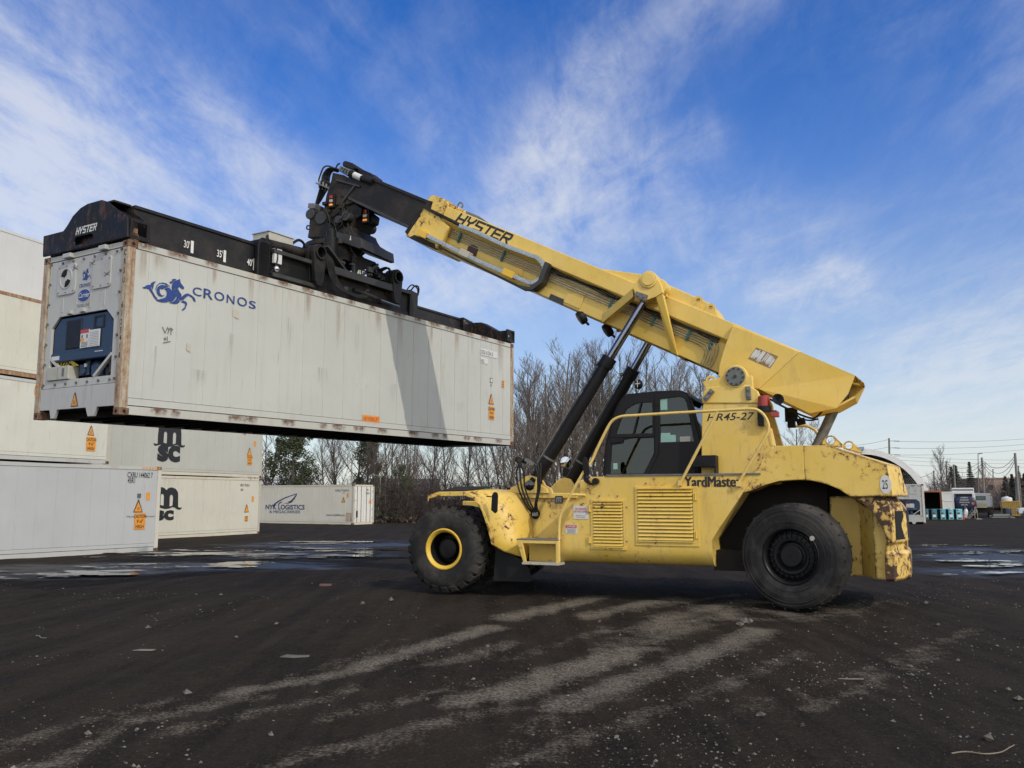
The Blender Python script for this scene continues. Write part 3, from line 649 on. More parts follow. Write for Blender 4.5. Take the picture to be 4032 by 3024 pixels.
b=MB(); b.cyl((5.35,.62,3.95),(5.35,.62,4.36),.16,18); b.cyl((5.35,.62,4.36),(5.35,.62,4.52),.11,16); b.cyl((6.95,1.8,3.95),(6.95,1.8,4.4),.16,18); b.build('slew_motor',GR,sp,smooth=40)
b=MB(); q49=FC.un('Z2',748,893,1,.44); letters(b,"49.5'",.21,(q49.x,.44,q49.z),SX,UP,.01,0,.62,th=.004); b.build('length_marks',M['white_ink'],sl)
b=MB()
for k in range(5):
    d=.05*k
    b.tube([(4.75+d,.45,3.95),(4.78+d,.22,3.72),(4.86+d,.20,3.45),(4.98+d*1.4,.18,3.22-.01*k),(5.3+d*2,.16,3.08-.012*k),(5.9+d,.2,3.12),(6.2,.32,3.3)],.018,6,smooth=6)
for k in range(4):
    b.tube([(6.85+.04*k,.5,3.95),(7.0+.03*k,.38,4.02),(7.12,.34,3.85-.04*k),(7.1,.4,3.6)],.02,6,smooth=6)
b.tube([(8.05,.5,3.66),(8.12,.42,3.80),(8.26,.40,3.80),(8.30,.45,3.62),(8.2,.5,3.45)],.022,6,smooth=6); b.tube([(8.0,.6,3.66),(8.1,.5,3.84),(8.32,.48,3.78),(8.34,.5,3.55)],.018,6,smooth=6)
b.tube([(3.3,.4,3.55),(3.4,.3,3.66),(3.5,.3,3.5),(3.46,.3,3.25),(3.38,.36,3.1)],.018,6,smooth=6)
for k in range(3): b.tube([(3.6,.55,3.70+.02*k),(3.42,.5,3.78+.03*k),(3.45,.55,3.92),(3.56,.7,3.94)],.022,6,smooth=6)
b.tube([(4.2,.7,3.92),(4.35,.6,4.06),(4.52,.6,4.0),(4.55,.7,3.86)],.03,6,smooth=6)
b.build('hydraulic_hose',M['hose'],sp)
b=MB()
random.seed(3)
for k in range(26):
    u=random.uniform(4.9,7.1); v=random.choice((.40,.46,.5)); z=random.uniform(3.14,3.95); s_=random.uniform(.03,.09)
    b.box(u-s_,u+s_,v-.06,v+.02,z-s_*.7,z+s_*.7)
    if k%3==0: b.cyl((u,v-.1,z),(u,v,z),s_*.6,10)
b.build('valve_fitting',M['darksteel'],sp,bevel=.006)
# ================================================================== reach stacker
LOC_M=V((5.1724,15.524,0)); YAW_M=R(156); SCL=.965
FM=Frame(LOC_M,YAW_M,SCL)
def mz(k,x,y,yl): q=FM.un(k,x,y,1,yl); return (q.x,q.z)
def ml(k,pts,yl): return [mz(k,x,y,yl) for x,y in pts]
rs=empty('reach_stacker',LOC_M,YAW_M,'yellow reach stacker with raised telescopic boom carrying the white container','reach stacker',scale=SCL)
Y,YB,YF=M['yellow'],M['yellow_boom'],M['yellow_fender']
NX=V((-1,0,0))                              # reading direction on the near side
def near_fn(y): return lambda a,b,l: V((a,y+l,b))
# ---------------- body
rows=[(2.20,1.75,.55,3.46),(2.12,1.75,.60,3.60),(1.95,1.75,.72,3.69),(1.30,1.75,1.17,4.05),(1.09,1.75,1.31,4.09),(.92,1.75,1.31,4.10)]
for a in range(15,91,15): rows.append((.92-.30*math.sin(R(a)),1.45+.30*math.cos(R(a)),1.31,4.10))
b=MB(); b.loft([[(xr,y,z),(xf,y,z),(xf,.95,z),(xr,.95,z)] for z,y,xr,xf in rows]); b.mirror_y()
body=b.build('body',Y,rs,smooth=35)
b=MB(); b.box(1.32,5.45,-1.05,1.05,.78,1.80); b.box(-1.2,1.32,-.5,.5,.8,1.7); b.box(5.45,6.75,-.6,.6,1.15,1.75); b.box(4.0,5.6,-1.1,1.1,1.80,1.91); b.box(.2,4.0,-.95,.95,1.8,2.16)
b.build('chassis_frame',Y,rs,bevel=.02)
b=MB(); b.cyl((6.47,-1.9,.82),(6.47,1.5,.82),.3,20); b.box(6.1,6.9,-.8,.8,.5,1.1); b.cyl((0,-1.5,.86),(0,1.5,.86),.2,16); b.box(-.25,.25,-1.0,1.0,.55,1.1); b.box(.6,1.35,-1.0,1.40,.55,.9); b.build('axle',M['under'],rs)
b=MB(); b.box(.45,3.2,1.0,1.77,2.205,2.235); b.build('deck_grating',M['steel'],rs)
b=MB(); b.box(-.55,1.30,-1.0,1.0,.60,2.05).box(-.55,.15,-1.0,1.0,2.05,2.58).box(-1.1,-.55,-.85,.85,1.85,2.55); b.build('wheel_well_shade',M['under'],rs)  # dark boxes filling the wheel well, its shade put into their colour
# ---------------- louvred grilles on the side
def grille(tl,br,n,frame,hinge):
    (x1,z1),(x0,z0)=tl,br
    b=MB(); b.plate([(x0-frame[0],z0-frame[3]),(x1+frame[1],z0-frame[3]),(x1+frame[1],z1+frame[2]),(x0-frame[0],z1+frame[2])],[[(x0,z0),(x1,z0),(x1,z1),(x0,z1)]],1.752,1.768,'y'); g=b.build('louvre_grille',Y,rs,bevel=.004)
    b=MB(); b.box(x0,x1,1.7515,1.754,z0,z1); b.build('grille_backing',M['under'],g)
    b=MB(); p=(z1-z0)/n
    for k in range(n):
        z=z0+p*k; b.add([(x0+.004,1.757,z+p*.98),(x1-.004,1.757,z+p*.98),(x1-.004,1.792,z+p*.20),(x0+.004,1.792,z+p*.20),(x0+.004,1.789,z+p*.14),(x1-.004,1.789,z+p*.14),(x1-.004,1.755,z+p*.90),(x0+.004,1.755,z+p*.90)],[(0,1,2,3),(3,2,5,4),(4,5,6,7),(0,3,4,7),(1,6,5,2)])
    b.build('louvre',Y,g)
    b=MB(); b.box(x0,x1,1.768,1.80,z1,z1+.02).box(x0,x1,1.768,1.795,z0-.02,z0); b.build('grille_lip',Y,g)
    b=MB()
    for hx,hz in hinge: b.box(hx-.035,hx+.035,1.769,1.785,hz-.06,hz+.06); b.cyl((hx,1.785,hz-.06),(hx,1.785,hz+.06),.012,8)
    b.build('hinge',Y,g)
    return g
grille(mz('Z5',1335,384,1.78),mz('Z5',1538,686,1.78),14,(.06,.05,.05,.06),[(3.52,1.62),(3.52,1.05)])
grille(mz('Z5',1632,300,1.78),mz('Z5',2010,650,1.78),14,(.10,.05,.05,.09),[(1.57,1.83),(1.57,1.17)])
b=MB()
for k,x,y in (('Z5',1378,345),('Z5',1500,345),('Z5',1690,260),('Z5',1560,650),('Z5',1560,420),('Z5',1420,702),('Z5',1460,702)):
    q=mz(k,x,y,1.76); b.cyl((q[0],1.75,q[1]),(q[0],1.772,q[1]),.014,8)
b.build('panel_bolt',M['steel'],rs)
# ---------------- side signs
q0,q1=mz('Z5',1203,412,1.76),mz('Z5',1302,500,1.76)
b=MB(); b.box(q1[0],q0[0],1.752,1.758,q1[1],q0[1]); s=b.build('white_warning_sign',M['sign_white'],rs); w=q0[0]-q1[0]; h=q0[1]-q1[1]; cx=(q0[0]+q1[0])/2
b=MB(); letters(b,'NO DRIVERS',.052,(cx,1.759,q1[1]+h*.70),NX,UP,.012,0,.72,'CENTER'); letters(b,'ON THE CRANE',.052,(cx,1.759,q1[1]+h*.50),NX,UP,.012,0,.72,'CENTER'); b.build('red_lettering',M['red_ink'],s)
b=MB(); letters(b,'MTS Health & Safety',.026,(cx,1.759,q1[1]+h*.22),NX,UP,.004,0,.8,'CENTER'); letters(b,'Lift Truck Hazards',.026,(cx,1.759,q1[1]+h*.10),NX,UP,.004,0,.8,'CENTER'); b.build('small_lettering',M['ink_grey'],s)
q0,q1=mz('Z5',1150,535,1.76),mz('Z5',1229,598,1.76)
b=MB(); b.box(q1[0],q0[0],1.752,1.758,q1[1],q0[1]); s=b.build('danger_sign',M['sign_white'],rs); w=q0[0]-q1[0]; h=q0[1]-q1[1]; cx=(q0[0]+q1[0])/2
b=MB(); b.box(q1[0]+.008,q0[0]-.008,1.7585,1.760,q1[1]+h*.58,q0[1]-.008); b.build('red_band',M['red_ink'],s)
b=MB(); letters(b,'DANGER',.06,(cx,1.761,q1[1]+h*.66),NX,UP,.012,0,.75,'CENTER'); b.build('white_lettering',M['white_ink'],s)
b=MB()
for k in range(4): b.box(cx-w*(.40-.05*(k%2)),cx+w*(.38-.04*(k%3)),1.7585,1.760,q1[1]+h*(.42-.11*k),q1[1]+h*(.455-.11*k))
b.build('small_print',M['ink_grey'],s)
q0,q1=mz('Z5',1082,345,1.12),mz('Z5',1132,396,1.12)
b=MB(); b.box(q1[0],q0[0],1.113,1.118,q1[1],q0[1]); s=b.build('data_plate',M['black'],rs)
b=MB(); b.box(q1[0]+.02,q0[0]-.02,1.1185,1.120,q0[1]-.06,q0[1]-.02)
for k in range(4): b.box(q1[0]+.02+.045*k,q1[0]+.05+.045*k,1.1185,1.120,q1[1]+.02,q1[1]+.09)
b.build('plate_print',M['steel'],s)
def fitted(mb,txt,k,x0,y0,x1,y1,yl,bold,shear=0,fat=0):
    if fat:
        for j in range(-2,3): fitted(mb,txt,k,x0+fat*j,y0,x1+fat*j,y1,yl+.0003*(j+2),bold,shear)
        return
    a,c=mz(k,x0,y1,yl),mz(k,x1,y0,yl); n0=len(mb.v); letters(mb,txt,1,(0,yl,0),NX,UP,bold,shear)
    xs_=[p.x for p in mb.v[n0:]]; zs=[p.z for p in mb.v[n0:]]
    for p in mb.v[n0:]:
        p.x=a[0]+(max(xs_)-p.x)/(max(xs_)-min(xs_))*(c[0]-a[0]); p.z=a[1]+(p.z-min(zs))/(max(zs)-min(zs))*(c[1]-a[1]); p.y=yl
b=MB(); fitted(b,'YardMaster','Y2',1022,1104,1668,1232,1.756,0,0,3.0); b.build('model_lettering',M['ink'],rs)
# ---------------- front fenders, mats
outer=[(6.83,1.82),(6.81,1.87),(6.62,1.925),(6.05,1.93),(5.90,1.89),(5.74,1.77),(5.62,1.56),(5.50,1.25),(5.42,.95),(5.22,.82)]
inn  =[(6.80,1.90),(6.78,1.96),(6.55,2.0),(5.75,2.0),(5.45,1.97),(5.22,1.88),(5.06,1.68),(4.95,1.40),(4.86,1.06),(4.90,.66)]
def fender(sg):
    b=MB(); r0=[(x,sg*1.93,z) for x,z in outer]; r2=[(x,sg*1.16,z) for x,z in inn]; r0[-1]=(5.22,sg*1.82,.82); r2[-1]=(4.90,sg*1.45,.66)
    r1=[((a[0]*.45+c[0]*.55),(a[1]*.45+c[1]*.55),(a[2]*.45+c[2]*.55)+(.02 if 1<i<8 else 0)) for i,(a,c) in enumerate(zip(r0,r2))]
    b.loft([r0,r1,r2],False,False)
    f=b.build('front_fender',YF,rs,smooth=40,solid=.045)
    b=MB(); lip=[(x,sg*1.935,z) for x,z in outer[:9]]; lip2=[(x-(.0 if i<3 else .05),sg*1.935,z-.075+(0.0 if i<6 else .06)) for i,(x,z) in enumerate(outer[:9])]
    b.loft([lip,lip2],False,False); b.build('fender_edge',YF,f,solid=.03)
    b=MB(); m0=[(x,sg*1.86,z+.012) for x,z in outer[2:4]]; m1=[(x,sg*1.2,z+.034) for x,z in inn[2:4]]
    m=[m0[0],m0[1],(5.95,sg*1.75,1.965),(5.66,sg*1.3,2.03),m1[1],m1[0]]
    b.add(m+[(p[0],p[1],p[2]+.014) for p in m],[tuple(range(6)),tuple(range(11,5,-1))]+[(i,(i+1)%6,(i+1)%6+6,i+6) for i in range(6)]); b.build('anti_slip_mat',M['rubber_plain'],f)
    return f
fender(1); fender(-1)
b=MB(); q=ml('Z5',[(682,690),(870,780),(905,835),(925,910),(905,922),(665,915)],1.66); b.plate(q,[],1.62,1.64,'y'); b.build('mud_flap',M['rubber_plain'],rs)
# ---------------- boarding step
b=MB(); b.box(4.08,4.92,1.42,1.93,1.03,1.055); st=b.build('step_plate',M['tread_grey'],rs,bevel=.006)
b=MB(); b.box(4.10,4.84,1.46,1.50,.62,1.03); b.plate([(4.92,1.03),(4.78,.62),(4.72,.62),(4.80,1.0),(4.80,1.03)],[],1.88,1.93,'y'); b.box(4.08,4.13,1.88,1.93,.60,1.03); b.box(4.13,4.8,1.895,1.925,.97,1.03); b.build('step_box',Y,st,bevel=.008)
b=MB(); b.box(4.08,4.80,1.58,1.94,.585,.625)
for k in range(14): b.box(4.10+.05*k,4.13+.05*k,1.935,1.945,.59,.635)
b.build('lower_tread',M['cream_rust'],st)
# ---------------- handrails
yr=1.80
def rp(k,pts,y): return [V((a,y,c)) for a,c in ml(k,pts,y)]
b=MB(); path=rp('Z5',[(1108,790),(1108,640),(1112,500),(1145,420),(1190,330),(1270,190)],1.86)+rp('Y2',[(-60,930),(0,795),(80,630),(150,500),(205,445),(290,412),(420,402),(900,372),(1400,345),(1650,330),(1790,325),(1865,338),(1930,385),(1975,455),(1995,530),(1985,600),(1930,700),(1690,1110),(1640,1205)],yr)
b.tube(path,.027,10,smooth=3); r=b.build('handrail',M['yellow_rail'],rs,smooth=60)
b=MB(); p0,p1=rp('Y2',[(1405,352),(965,1195)],yr); b.tube([p0,p1],.027,10); b.box(p1.x-.03,p1.x+.03,1.752,1.83,p1.z-.03,p1.z+.06); p2=path[-1]; b.box(p2.x-.05,p2.x+.03,1.752,1.83,p2.z-.03,p2.z+.06); b.build('rail_post',M['yellow_rail'],r)
b=MB(); p0=rp('Z5',[(1188,338)],1.86)[0]; b.tube([p0,V((p0.x-.22,1.80,p0.z)),V((p0.x-.24,1.70,p0.z))],.022,8); b.build('rail_bracket',M['yellow_rail'],r)
b=MB(); b.tube(rp('Z4',[(1575,1156),(1620,1152),(1670,1155),(1715,1180),(1745,1215),(1757,1250),(1745,1285)],-1.2),.03,10,smooth=4); b.build('handrail',M['yellow_rail'],rs,smooth=60)
# ---------------- wheels
def tyre(mb, c, ax, r, w, rb, lugs):
    """c = centre of the outer face, ax = outward axis"""
    k=r-.045 if lugs else r
    prof=[(rb,-.02),(rb+.03,.0),(rb+.10,.012),(rb+(k-rb)*.45,.028),(rb+(k-rb)*.72,.018),(k-.07,-.012),(k-.02,-.045),(k,-.10)]
    prof+= [(k+.004,-w/2)]+[(a,-w-h) for a,h in reversed(prof)]
    mb.lathe(prof,c,ax,72)
    ax=V(ax).normalized(); u=V((0,0,1)); u=(u-ax*u.dot(ax)).normalized(); v=ax.cross(u)
    if lugs:
        for side in (0,1):
            for i in range(lugs):
                a0=2*math.pi*(i+.5*side)/lugs; da=2*math.pi/lugs
                ring=[]
                for (rr,hh,sk,wd) in ((k-.14,-.012,.0,.30),(k-.05,-.008,.02,.31),(k+.035,-.06,.08,.30),(k+.045,-.10,.12,.29),(k+.047,-w*.52,.62,.26),(k-.02,-w*.52,.62,.26),(k-.03,-.12,.12,.3)):
                    h=hh if not side else -w-hh
                    row=[]
                    for sg in (-1,1):
                        a=a0+da*(sk+sg*wd); row.append(V(c)+ax*h+(u*math.cos(a)+v*math.sin(a))*rr)
                    ring.append(row)
                n=len(ring); vs=[q for row in ring for q in row]
                fs=[(2*j,2*j+1,2*((j+1)%n)+1,2*((j+1)%n)) for j in range(n)]+[tuple(range(0,2*n,2)),tuple(range(2*n-1,0,-2))]
                mb.add(vs,fs)
    return mb
def front_wheel(y_out, sg, deep=True):
    c=V((6.47,sg*y_out,.825)); ax=V((0,sg,0))
    b=MB(); b.lathe([(.01,-.16),(.16,-.16),(.185,-.17),(.20,-.19),(.205,-.30),(.26,-.31),(.27,-.44),(.30,-.45)] if deep else [(.01,-.2),(.3,-.2)],c,ax,32); wh=b.build('wheel',M['hub'],rs,smooth=35)
    b=MB()
    for i in range(20):
        a=2*math.pi*i/20; p=c+V((math.cos(a)*.235,0,math.sin(a)*.235)); b.cyl(p+ax*-.31,p+ax*-.265,.018,6)
    b.build('wheel_nut',M['hub'],wh) if deep and sg>0 else None
    b=MB(); tyre(b,c,ax,.84,.52,.385,24); b.build('tyre',M['rubber'],wh,smooth=32)
    b=MB(); b.lathe([(.405,-.03),(.395,.005),(.375,.012),(.355,.0),(.335,-.03),(.32,-.06)],c,ax,64); b.build('rim',M['yellow_rim'],wh,smooth=50)
    b=MB(); b.lathe([(.322,-.055),(.312,-.10),(.305,-.44),(.2,-.46)],c,ax,64); b.build('rim_well',M['hub'],wh,smooth=50)
    return wh
for sg in (1,-1):
    front_wheel(1.93,sg); front_wheel(1.33,sg,False)
def rear_wheel(sg):
    b0=R(12.5); ax=V((math.sin(b0),math.cos(b0),0)) if sg>0 else V((-math.sin(b0),-math.cos(b0),0)); c=V((0.0,sg*1.93,.86))
    b=MB(); b.lathe([(.01,-.02),(.165,-.02),(.175,-.035),(.18,-.11),(.215,-.12),(.255,-.05),(.29,-.045),(.30,-.075),(.36,-.085),(.375,-.11),(.44,-.13)],c,ax,48); wh=b.build('wheel',M['hub'],rs,smooth=35)
    ux=V((0,0,1)); vx=ax.cross(ux)
    b=MB()
    for i in range(24):
        a=2*math.pi*i/24; d=ux*math.cos(a)+vx*math.sin(a); p=c+d*.335
        b.cyl(p+ax*-.085,p+ax*-.045,.019,6); b.bar(c+d*.27+ax*-.052,c+d*.405+ax*-.088,.012,.035,ax)
    b.build('wheel_nut',M['hub'],wh) if sg>0 else None
    b=MB(); tyre(b,c,ax,.865,.55,.46,0)
    for i in range(26):
        a=2*math.pi*(i+.3)/26; d=ux*math.cos(a)+vx*math.sin(a); t=ax.cross(d)
        b.bar(c+d*.862+ax*-.50,c+d*.867+ax*-.40,.03,.02,d); b.bar(c+d*.862+ax*-.15,c+d*.862+ax*-.05,.03,.02,d)
    b.build('tyre',M['rubber'],wh,smooth=32)
    b=MB()
    for rr in (.56,.66,.74,.79): b.lathe([(rr,.0265),(rr+.006,.0305),(rr+.012,.0265)],c,ax,72)
    b.build('sidewall_rib',M['rubber'],wh)
    b=MB(); b.lathe([(.47,-.005),(.455,.008),(.44,.0),(.42,-.05),(.40,-.13)],c,ax,64); b.build('rim',M['hub'],wh,smooth=50)
    if sg>0:
        p=c+(ux*.30+vx*-.37); b=MB(); b.tube([p+ax*-.02,p+ax*.022],.04,9); b.build('valve_cap',M['cream_rust'],wh)
    return wh
rear_wheel(1); rear_wheel(-1)
# ---------------- rear fender + counterweight
arch=ml('Z6',[(1340,632),(1250,572),(1150,532),(1050,507),(900,497),(760,507),(650,538),(560,578),(470,602)],1.75)
top=ml('Z6',[(560,440),(660,275),(700,238),(745,218),(960,215)],1.75)
cwt=ml('Z6',[(1170,215),(1640,370),(1690,630)],1.75)
seamx=top[-1][0]
archf=[p for p in arch if p[0]>seamx+.02]; archr=[p for p in arch if p[0]<=seamx+.02]
zs=2.11
b=MB(); b.plate([(seamx,zs)]+archf+top,[],1.15,1.75,'y'); b.mirror_y(); b.build('rear_fender',M['yellow_fender'],rs,bevel=.012)
# counterweight: plan section with chamfered corners, lofted up
C1,C2,C3=cwt
def plan(xc,xb,y0=1.75,y1=1.0): return None
cw=MB()
side=[(seamx,top[-1][1])]+[C1,C2,C3]+archr+[(seamx,zs)]
cw.plate(side,[],.95,1.75,'y'); cw.mirror_y()
x2,z2=C2; x3,z3=C3
x0,z0=C1
# chamfer wedge at the rear corner, both sides, then the flat back
CHX=-.235
w=MB()
prof=[(x0,z0),(x2,z2),(x3,z3)]
A=[(x,1.75,z) for x,z in prof]; B=[(x+CHX*(.15+.85*(k/2 if k<2 else 1)) ,1.02,z+(.0 if k!=1 else -.01)) for k,(x,z) in enumerate(prof)]
B[1]=(x2+CHX*.82,1.02,z2-.01)
A2=[(x0+.0,.95,z0),(x2+.0,.95,z2),(x3+.0,.95,z3)]
w.add(A+B,[(0,1,4,3),(1,2,5,4)]); 
w.add([A[2],B[2],(x3,.95,z3)],[(0,1,2)])
w.mirror_y()
w.add([B[0],B[1],B[2],(B[0][0],-1.02,B[0][2]),(B[1][0],-1.02,B[1][2]),(B[2][0],-1.02,B[2][2])],[(0,1,4,3),(1,2,5,4),(2,0,3,5)])
w.add([(seamx,1.0,top[-1][1]-.004),(x0,1.0,z0-.004),(x0,-1.0,z0-.004),(seamx,-1.0,z0-.004)],[(0,1,2,3)])
cwo=cw.build('counterweight',M['yellow_cw'],rs,bevel=.012)
w.build('counterweight_back',M['yellow_cw'],cwo,solid=.0)
# lower block of the counterweight: stepped bumper sections
def ring(z, s, xa, xs_, xb): # half plan, near side: start front-inner, side, chamfer, back
    return [(xa+.015,1.30,z),(xa,s,z),(xs_,s,z),(xb,s-.62,z),(xb-.03,0,z)]
low=[(.48,1.60,-1.42,-1.53,-1.76),(.52,1.64,-1.42,-1.55,-1.80),(.90,1.64,-1.43,-1.56,-1.81),(.97,1.60,-1.44,-1.53,-1.76),(1.06,1.60,-1.45,-1.53,-1.76),(1.10,1.66,-1.47,-1.545,-1.78),(1.25,1.67,-1.44,-1.545,-1.78),(1.40,1.68,-1.385,-1.54,-1.78),(1.52,1.69,-1.32,-1.54,-1.77),(1.62,1.69,-1.25,-1.53,-1.77),(1.70,1.68,-1.17,-1.52,-1.72),(1.77,1.67,-1.07,-1.50,-1.66),(1.836,1.67,-.95,-1.48,-1.62)]
b=MB()
for sg in (1,-1): b.loft([[(x,sg*y,z) for x,y,z in ring(z,s,xa,xs_,xb)]+[(-.9,0,z)] for z,s,xa,xs_,xb in low])
b.build('bumper_block',M['yellow_bumper'],cwo,bevel=.008)
b=MB()
for sg in (1,-1): b.loft([[(x,sg*y,z) for x,y in ((-.58,.92),(-1.06,.90),(-1.27,1.46),(-1.55,1.46),(-1.55,0),(-.58,0))] for z in (.50,1.835)])
b.build('inner_counterweight',M['yellow_cw'],cwo)
b=MB(); b.loft([[(x-.012,y+.008,z) for x,y,z in ((-1.60,1.52,zz),(-1.775,1.0,zz),(-1.81,.3,zz),(-1.70,.3,zz))] for zz in (1.14,1.20,1.60)]); b.build('peeled_paint_block',M['rubber_plain'],cwo)  # dark block added to stand for peeled black paint on the corner
q=mz('Z6',1632,535,1.75)
b=MB(); b.plate([(q[0]+.085*math.cos(R(a)),q[1]+.15*math.sin(R(a))) for a in range(0,360,12)],[],1.751,1.757,'y'); s=b.build('number_plate',M['sign_white'],cwo)
b=MB(); fitted(b,'25','Z6',1606,497,1648,572,1.7575,.012); b.build('number_lettering',M['ink'],s)
b=MB(); b.box(-.60,.2,-.94,.94,2.60,2.655); b.build('engine_hood',Y,rs)
def lug(k,pts,hole,hr,y):
    b=MB(); p=ml(k,pts,y); hq=mz(k,*hole,y); b.plate(p,[[(hq[0]+hr*math.cos(R(a)),hq[1]+hr*math.sin(R(a))) for a in range(0,360,24)]],y-.04,y+.04,'y'); b.build('lifting_eye',M['yellow_cw'],cwo,bevel=.008)
lug('Z6',[(1085,216),(1130,165),(1160,140),(1190,133),(1215,142),(1280,205),(1280,235)],(1182,175),.07,.95)
lug('Z6',[(1280,220),(1300,190),(1330,178),(1360,185),(1440,262),(1440,285),(1290,245)],(1332,216),.065,-.95)
# ---------------- tower that carries the boom pivot
tw=ml('Z4',[(955,1460),(960,1050),(970,1000),(1345,1000),(1352,1010),(1435,1285),(1440,1460)],.95)
cap=ml('Z4',[(960,1000),(962,960),(972,915),(1000,893),(1050,888),(1110,880),(1175,880),(1270,880),(1300,895),(1330,915),(1345,945),(1352,1000)],.97)
pv=mz('Z4',1183,820,1.0)
b=MB()
b.plate([(p[0],p[1]) for p in tw[:1]]+[(tw[0][0],1.85)]+[(tw[-1][0],1.85)]+tw[::-1][:-1],[],.80,.95,'y')
b.mirror_y(); b.box(tw[0][0]-.12,tw[0][0]-.02,-.8,.8,1.9,3.3); b.box(.95,1.05,-.8,.8,1.9,3.1); towr=b.build('boom_tower',Y,rs,bevel=.012)
b=MB(); b.plate(cap,[],.79,.975,'y'); b.cyl((pv[0],.76,pv[1]),(pv[0],.985,pv[1]),.215,36)
b.plate([(pv[0]+.19,pv[1]+.05),(pv[0]+.34,pv[1]-.02),(pv[0]+.62,pv[1]-.06),(pv[0]+.52,pv[1]-.3),(pv[0]-.3,pv[1]-.3),(pv[0]-.3,pv[1])],[],.80,.96,'y')
b.mirror_y(); b.build('pivot_housing',YB,towr,smooth=35,bevel=.015)
lg=mz('Z4',1018,848,.9)
b=MB(); b.plate(arc(lg[0],lg[1],.095,-30,210,12)+[(lg[0]-.12,lg[1]-.22),(lg[0]+.12,lg[1]-.22)],[arc(lg[0],lg[1],.05,0,360,14)[:-1]],.84,.92,'y'); b.build('lifting_eye',Y,towr,bevel=.006)
b=MB(); b.cyl((pv[0],.985,pv[1]),(pv[0],1.02,pv[1]),.175,40); pp=b.build('pivot_pin',M['grey'],rs,bevel=.006)
b=MB()
for k in range(10):
    a=R(36*k+10); c=(pv[0]+.148*math.cos(a),pv[1]+.148*math.sin(a)); b.cyl((c[0],1.02,c[1]),(c[0],1.035,c[1]),.018,6)
b.cyl((pv[0],1.02,pv[1]),(pv[0],1.04,pv[1]),.03,8); b.build('pin_bolts',M['darksteel'],pp)
for x,y,an in ((1006,946,50),(1271,932,92)):
    c=mz('Z4',x,y,.98); m=Matrix.Rotation(R(an),3,'Y'); b=MB(); b.obox((c[0],1.0,c[1]),(.24,.05,.09),m); b.cyl(V((c[0],1.02,c[1]))+m@V((.06,0,0)),V((c[0],1.045,c[1]))+m@V((.06,0,0)),.03,8); b.cyl(V((c[0],1.02,c[1]))+m@V((-.06,0,0)),V((c[0],1.045,c[1]))+m@V((-.06,0,0)),.03,8); b.build('pin_retainer',M['steel'],towr,bevel=.008)
b=MB(); fitted(b,'HR45-27','Y2',1278,360,1835,468,.953,.012,.28); b.build('model_lettering',M['ink'],towr)
b=MB(); q=ml('Z4',[(1395,1165),(1412,1160),(1440,1285),(1425,1285)],.9); b.plate(q,[],.5,.96,'y'); b.build('tower_flange',Y,towr)
# ---------------- cab
gy=.70
cab=ml('Y2',[(92,1092),(100,900),(122,700),(210,400),(262,275),(335,172),(700,137),(965,128),(1030,155),(1072,215),(1105,330),(1150,520),(1195,690),(1205,760),(1190,830),(1150,900),(1145,1092)],gy)
w1=ml('Y2',[(218,625),(250,520),(300,400),(345,325),(430,272),(510,252),(642,247),(645,612)],gy)
w2=ml('Y2',[(150,1085),(160,900),(172,742),(300,725),(310,690),(375,668),(662,660),(662,850),(548,1085)],gy)
w3=ml('Y2',[(727,210),(965,182),(1010,205),(1040,250),(1085,480),(1125,700),(738,712)],gy)
b=MB(); b.plate(cab,[w1,w2,w3],gy-.06,gy,'y'); b.plate(cab,[w1,w3],-gy,-gy+.06,'y')
n=len(cab)
def strip(b,i0,i1,y0=-.66,y1=.66,t=.04):
    for i in range(i0,i1):
        p,q=cab[i],cab[i+1]; d=V((q[0]-p[0],0,q[1]-p[1])).normalized(); nn=V((d.z,0,-d.x))*t
        vs=[V((p[0],y,p[1])) for y in (y0,y1)]+[V((q[0],y,q[1])) for y in (y1,y0)]; b.add(vs+[v+nn for v in vs],[(0,1,2,3),(7,6,5,4),(0,1,5,4),(1,2,6,5),(2,3,7,6),(3,0,4,7)])
strip(b,5,9); strip(b,12,16); strip(b,4,5,-.68,-.55); strip(b,4,5,.55,.68); strip(b,0,4,.60,.68); strip(b,0,4,-.68,-.60); strip(b,9,12,.60,.68); strip(b,9,12,-.68,-.60)
b.box(cab[-1][0],cab[0][0],-.68,.68,cab[0][1]-.06,cab[0][1]+.02)
cabo=b.build('operator_cab',M['black_cab'],rs,bevel=.008)
b=MB(); q=ml('Y2',[(1000,118),(1225,200),(1225,262),(1090,215)],gy); rp_=MB()
rp_.loft([[(cab[6][0]+.05,y,cab[6][1]+.012),(cab[7][0]-.02,y,cab[7][1]+.012),(cab[8][0]-.10,y,cab[8][1]-.02),(cab[9][0]-.11,y,cab[9][1]-.02),(cab[9][0]-.02,y,cab[9][1]+.03)] for y in (-.60,.60)]); rp_.build('cab_roof',M['navy_dark'],cabo,bevel=.03)
for nm,w in (('door_window',w1),('door_window',w2),('side_window',w3)):
    for sg in ((1,) if w is w2 else (1,-1)):
        b=MB(); b.plate(w,[],sg*(gy-.035),sg*(gy-.028),'y'); b.build(nm,M['glass'],cabo)
b=MB(); strip(b,0,5,-.60,.60,.008); b.build('windscreen',M['glass'],cabo)
b=MB(); strip(b,9,12,-.60,.60,.008); b.build('rear_window',M['glass'],cabo)
b=MB()
def bar2(k,p,q,w_,y0=gy-.01,y1=gy+.018):
    a,c=V((*mz(k,*p,gy),0)),V((*mz(k,*q,gy),0)); d=(c-a).normalized(); nn=V((-d.y,d.x,0))*w_/2
    b.plate([(v.x,v.y) for v in (a-nn,c-nn,c+nn,a+nn)],[],y0,y1,'y')
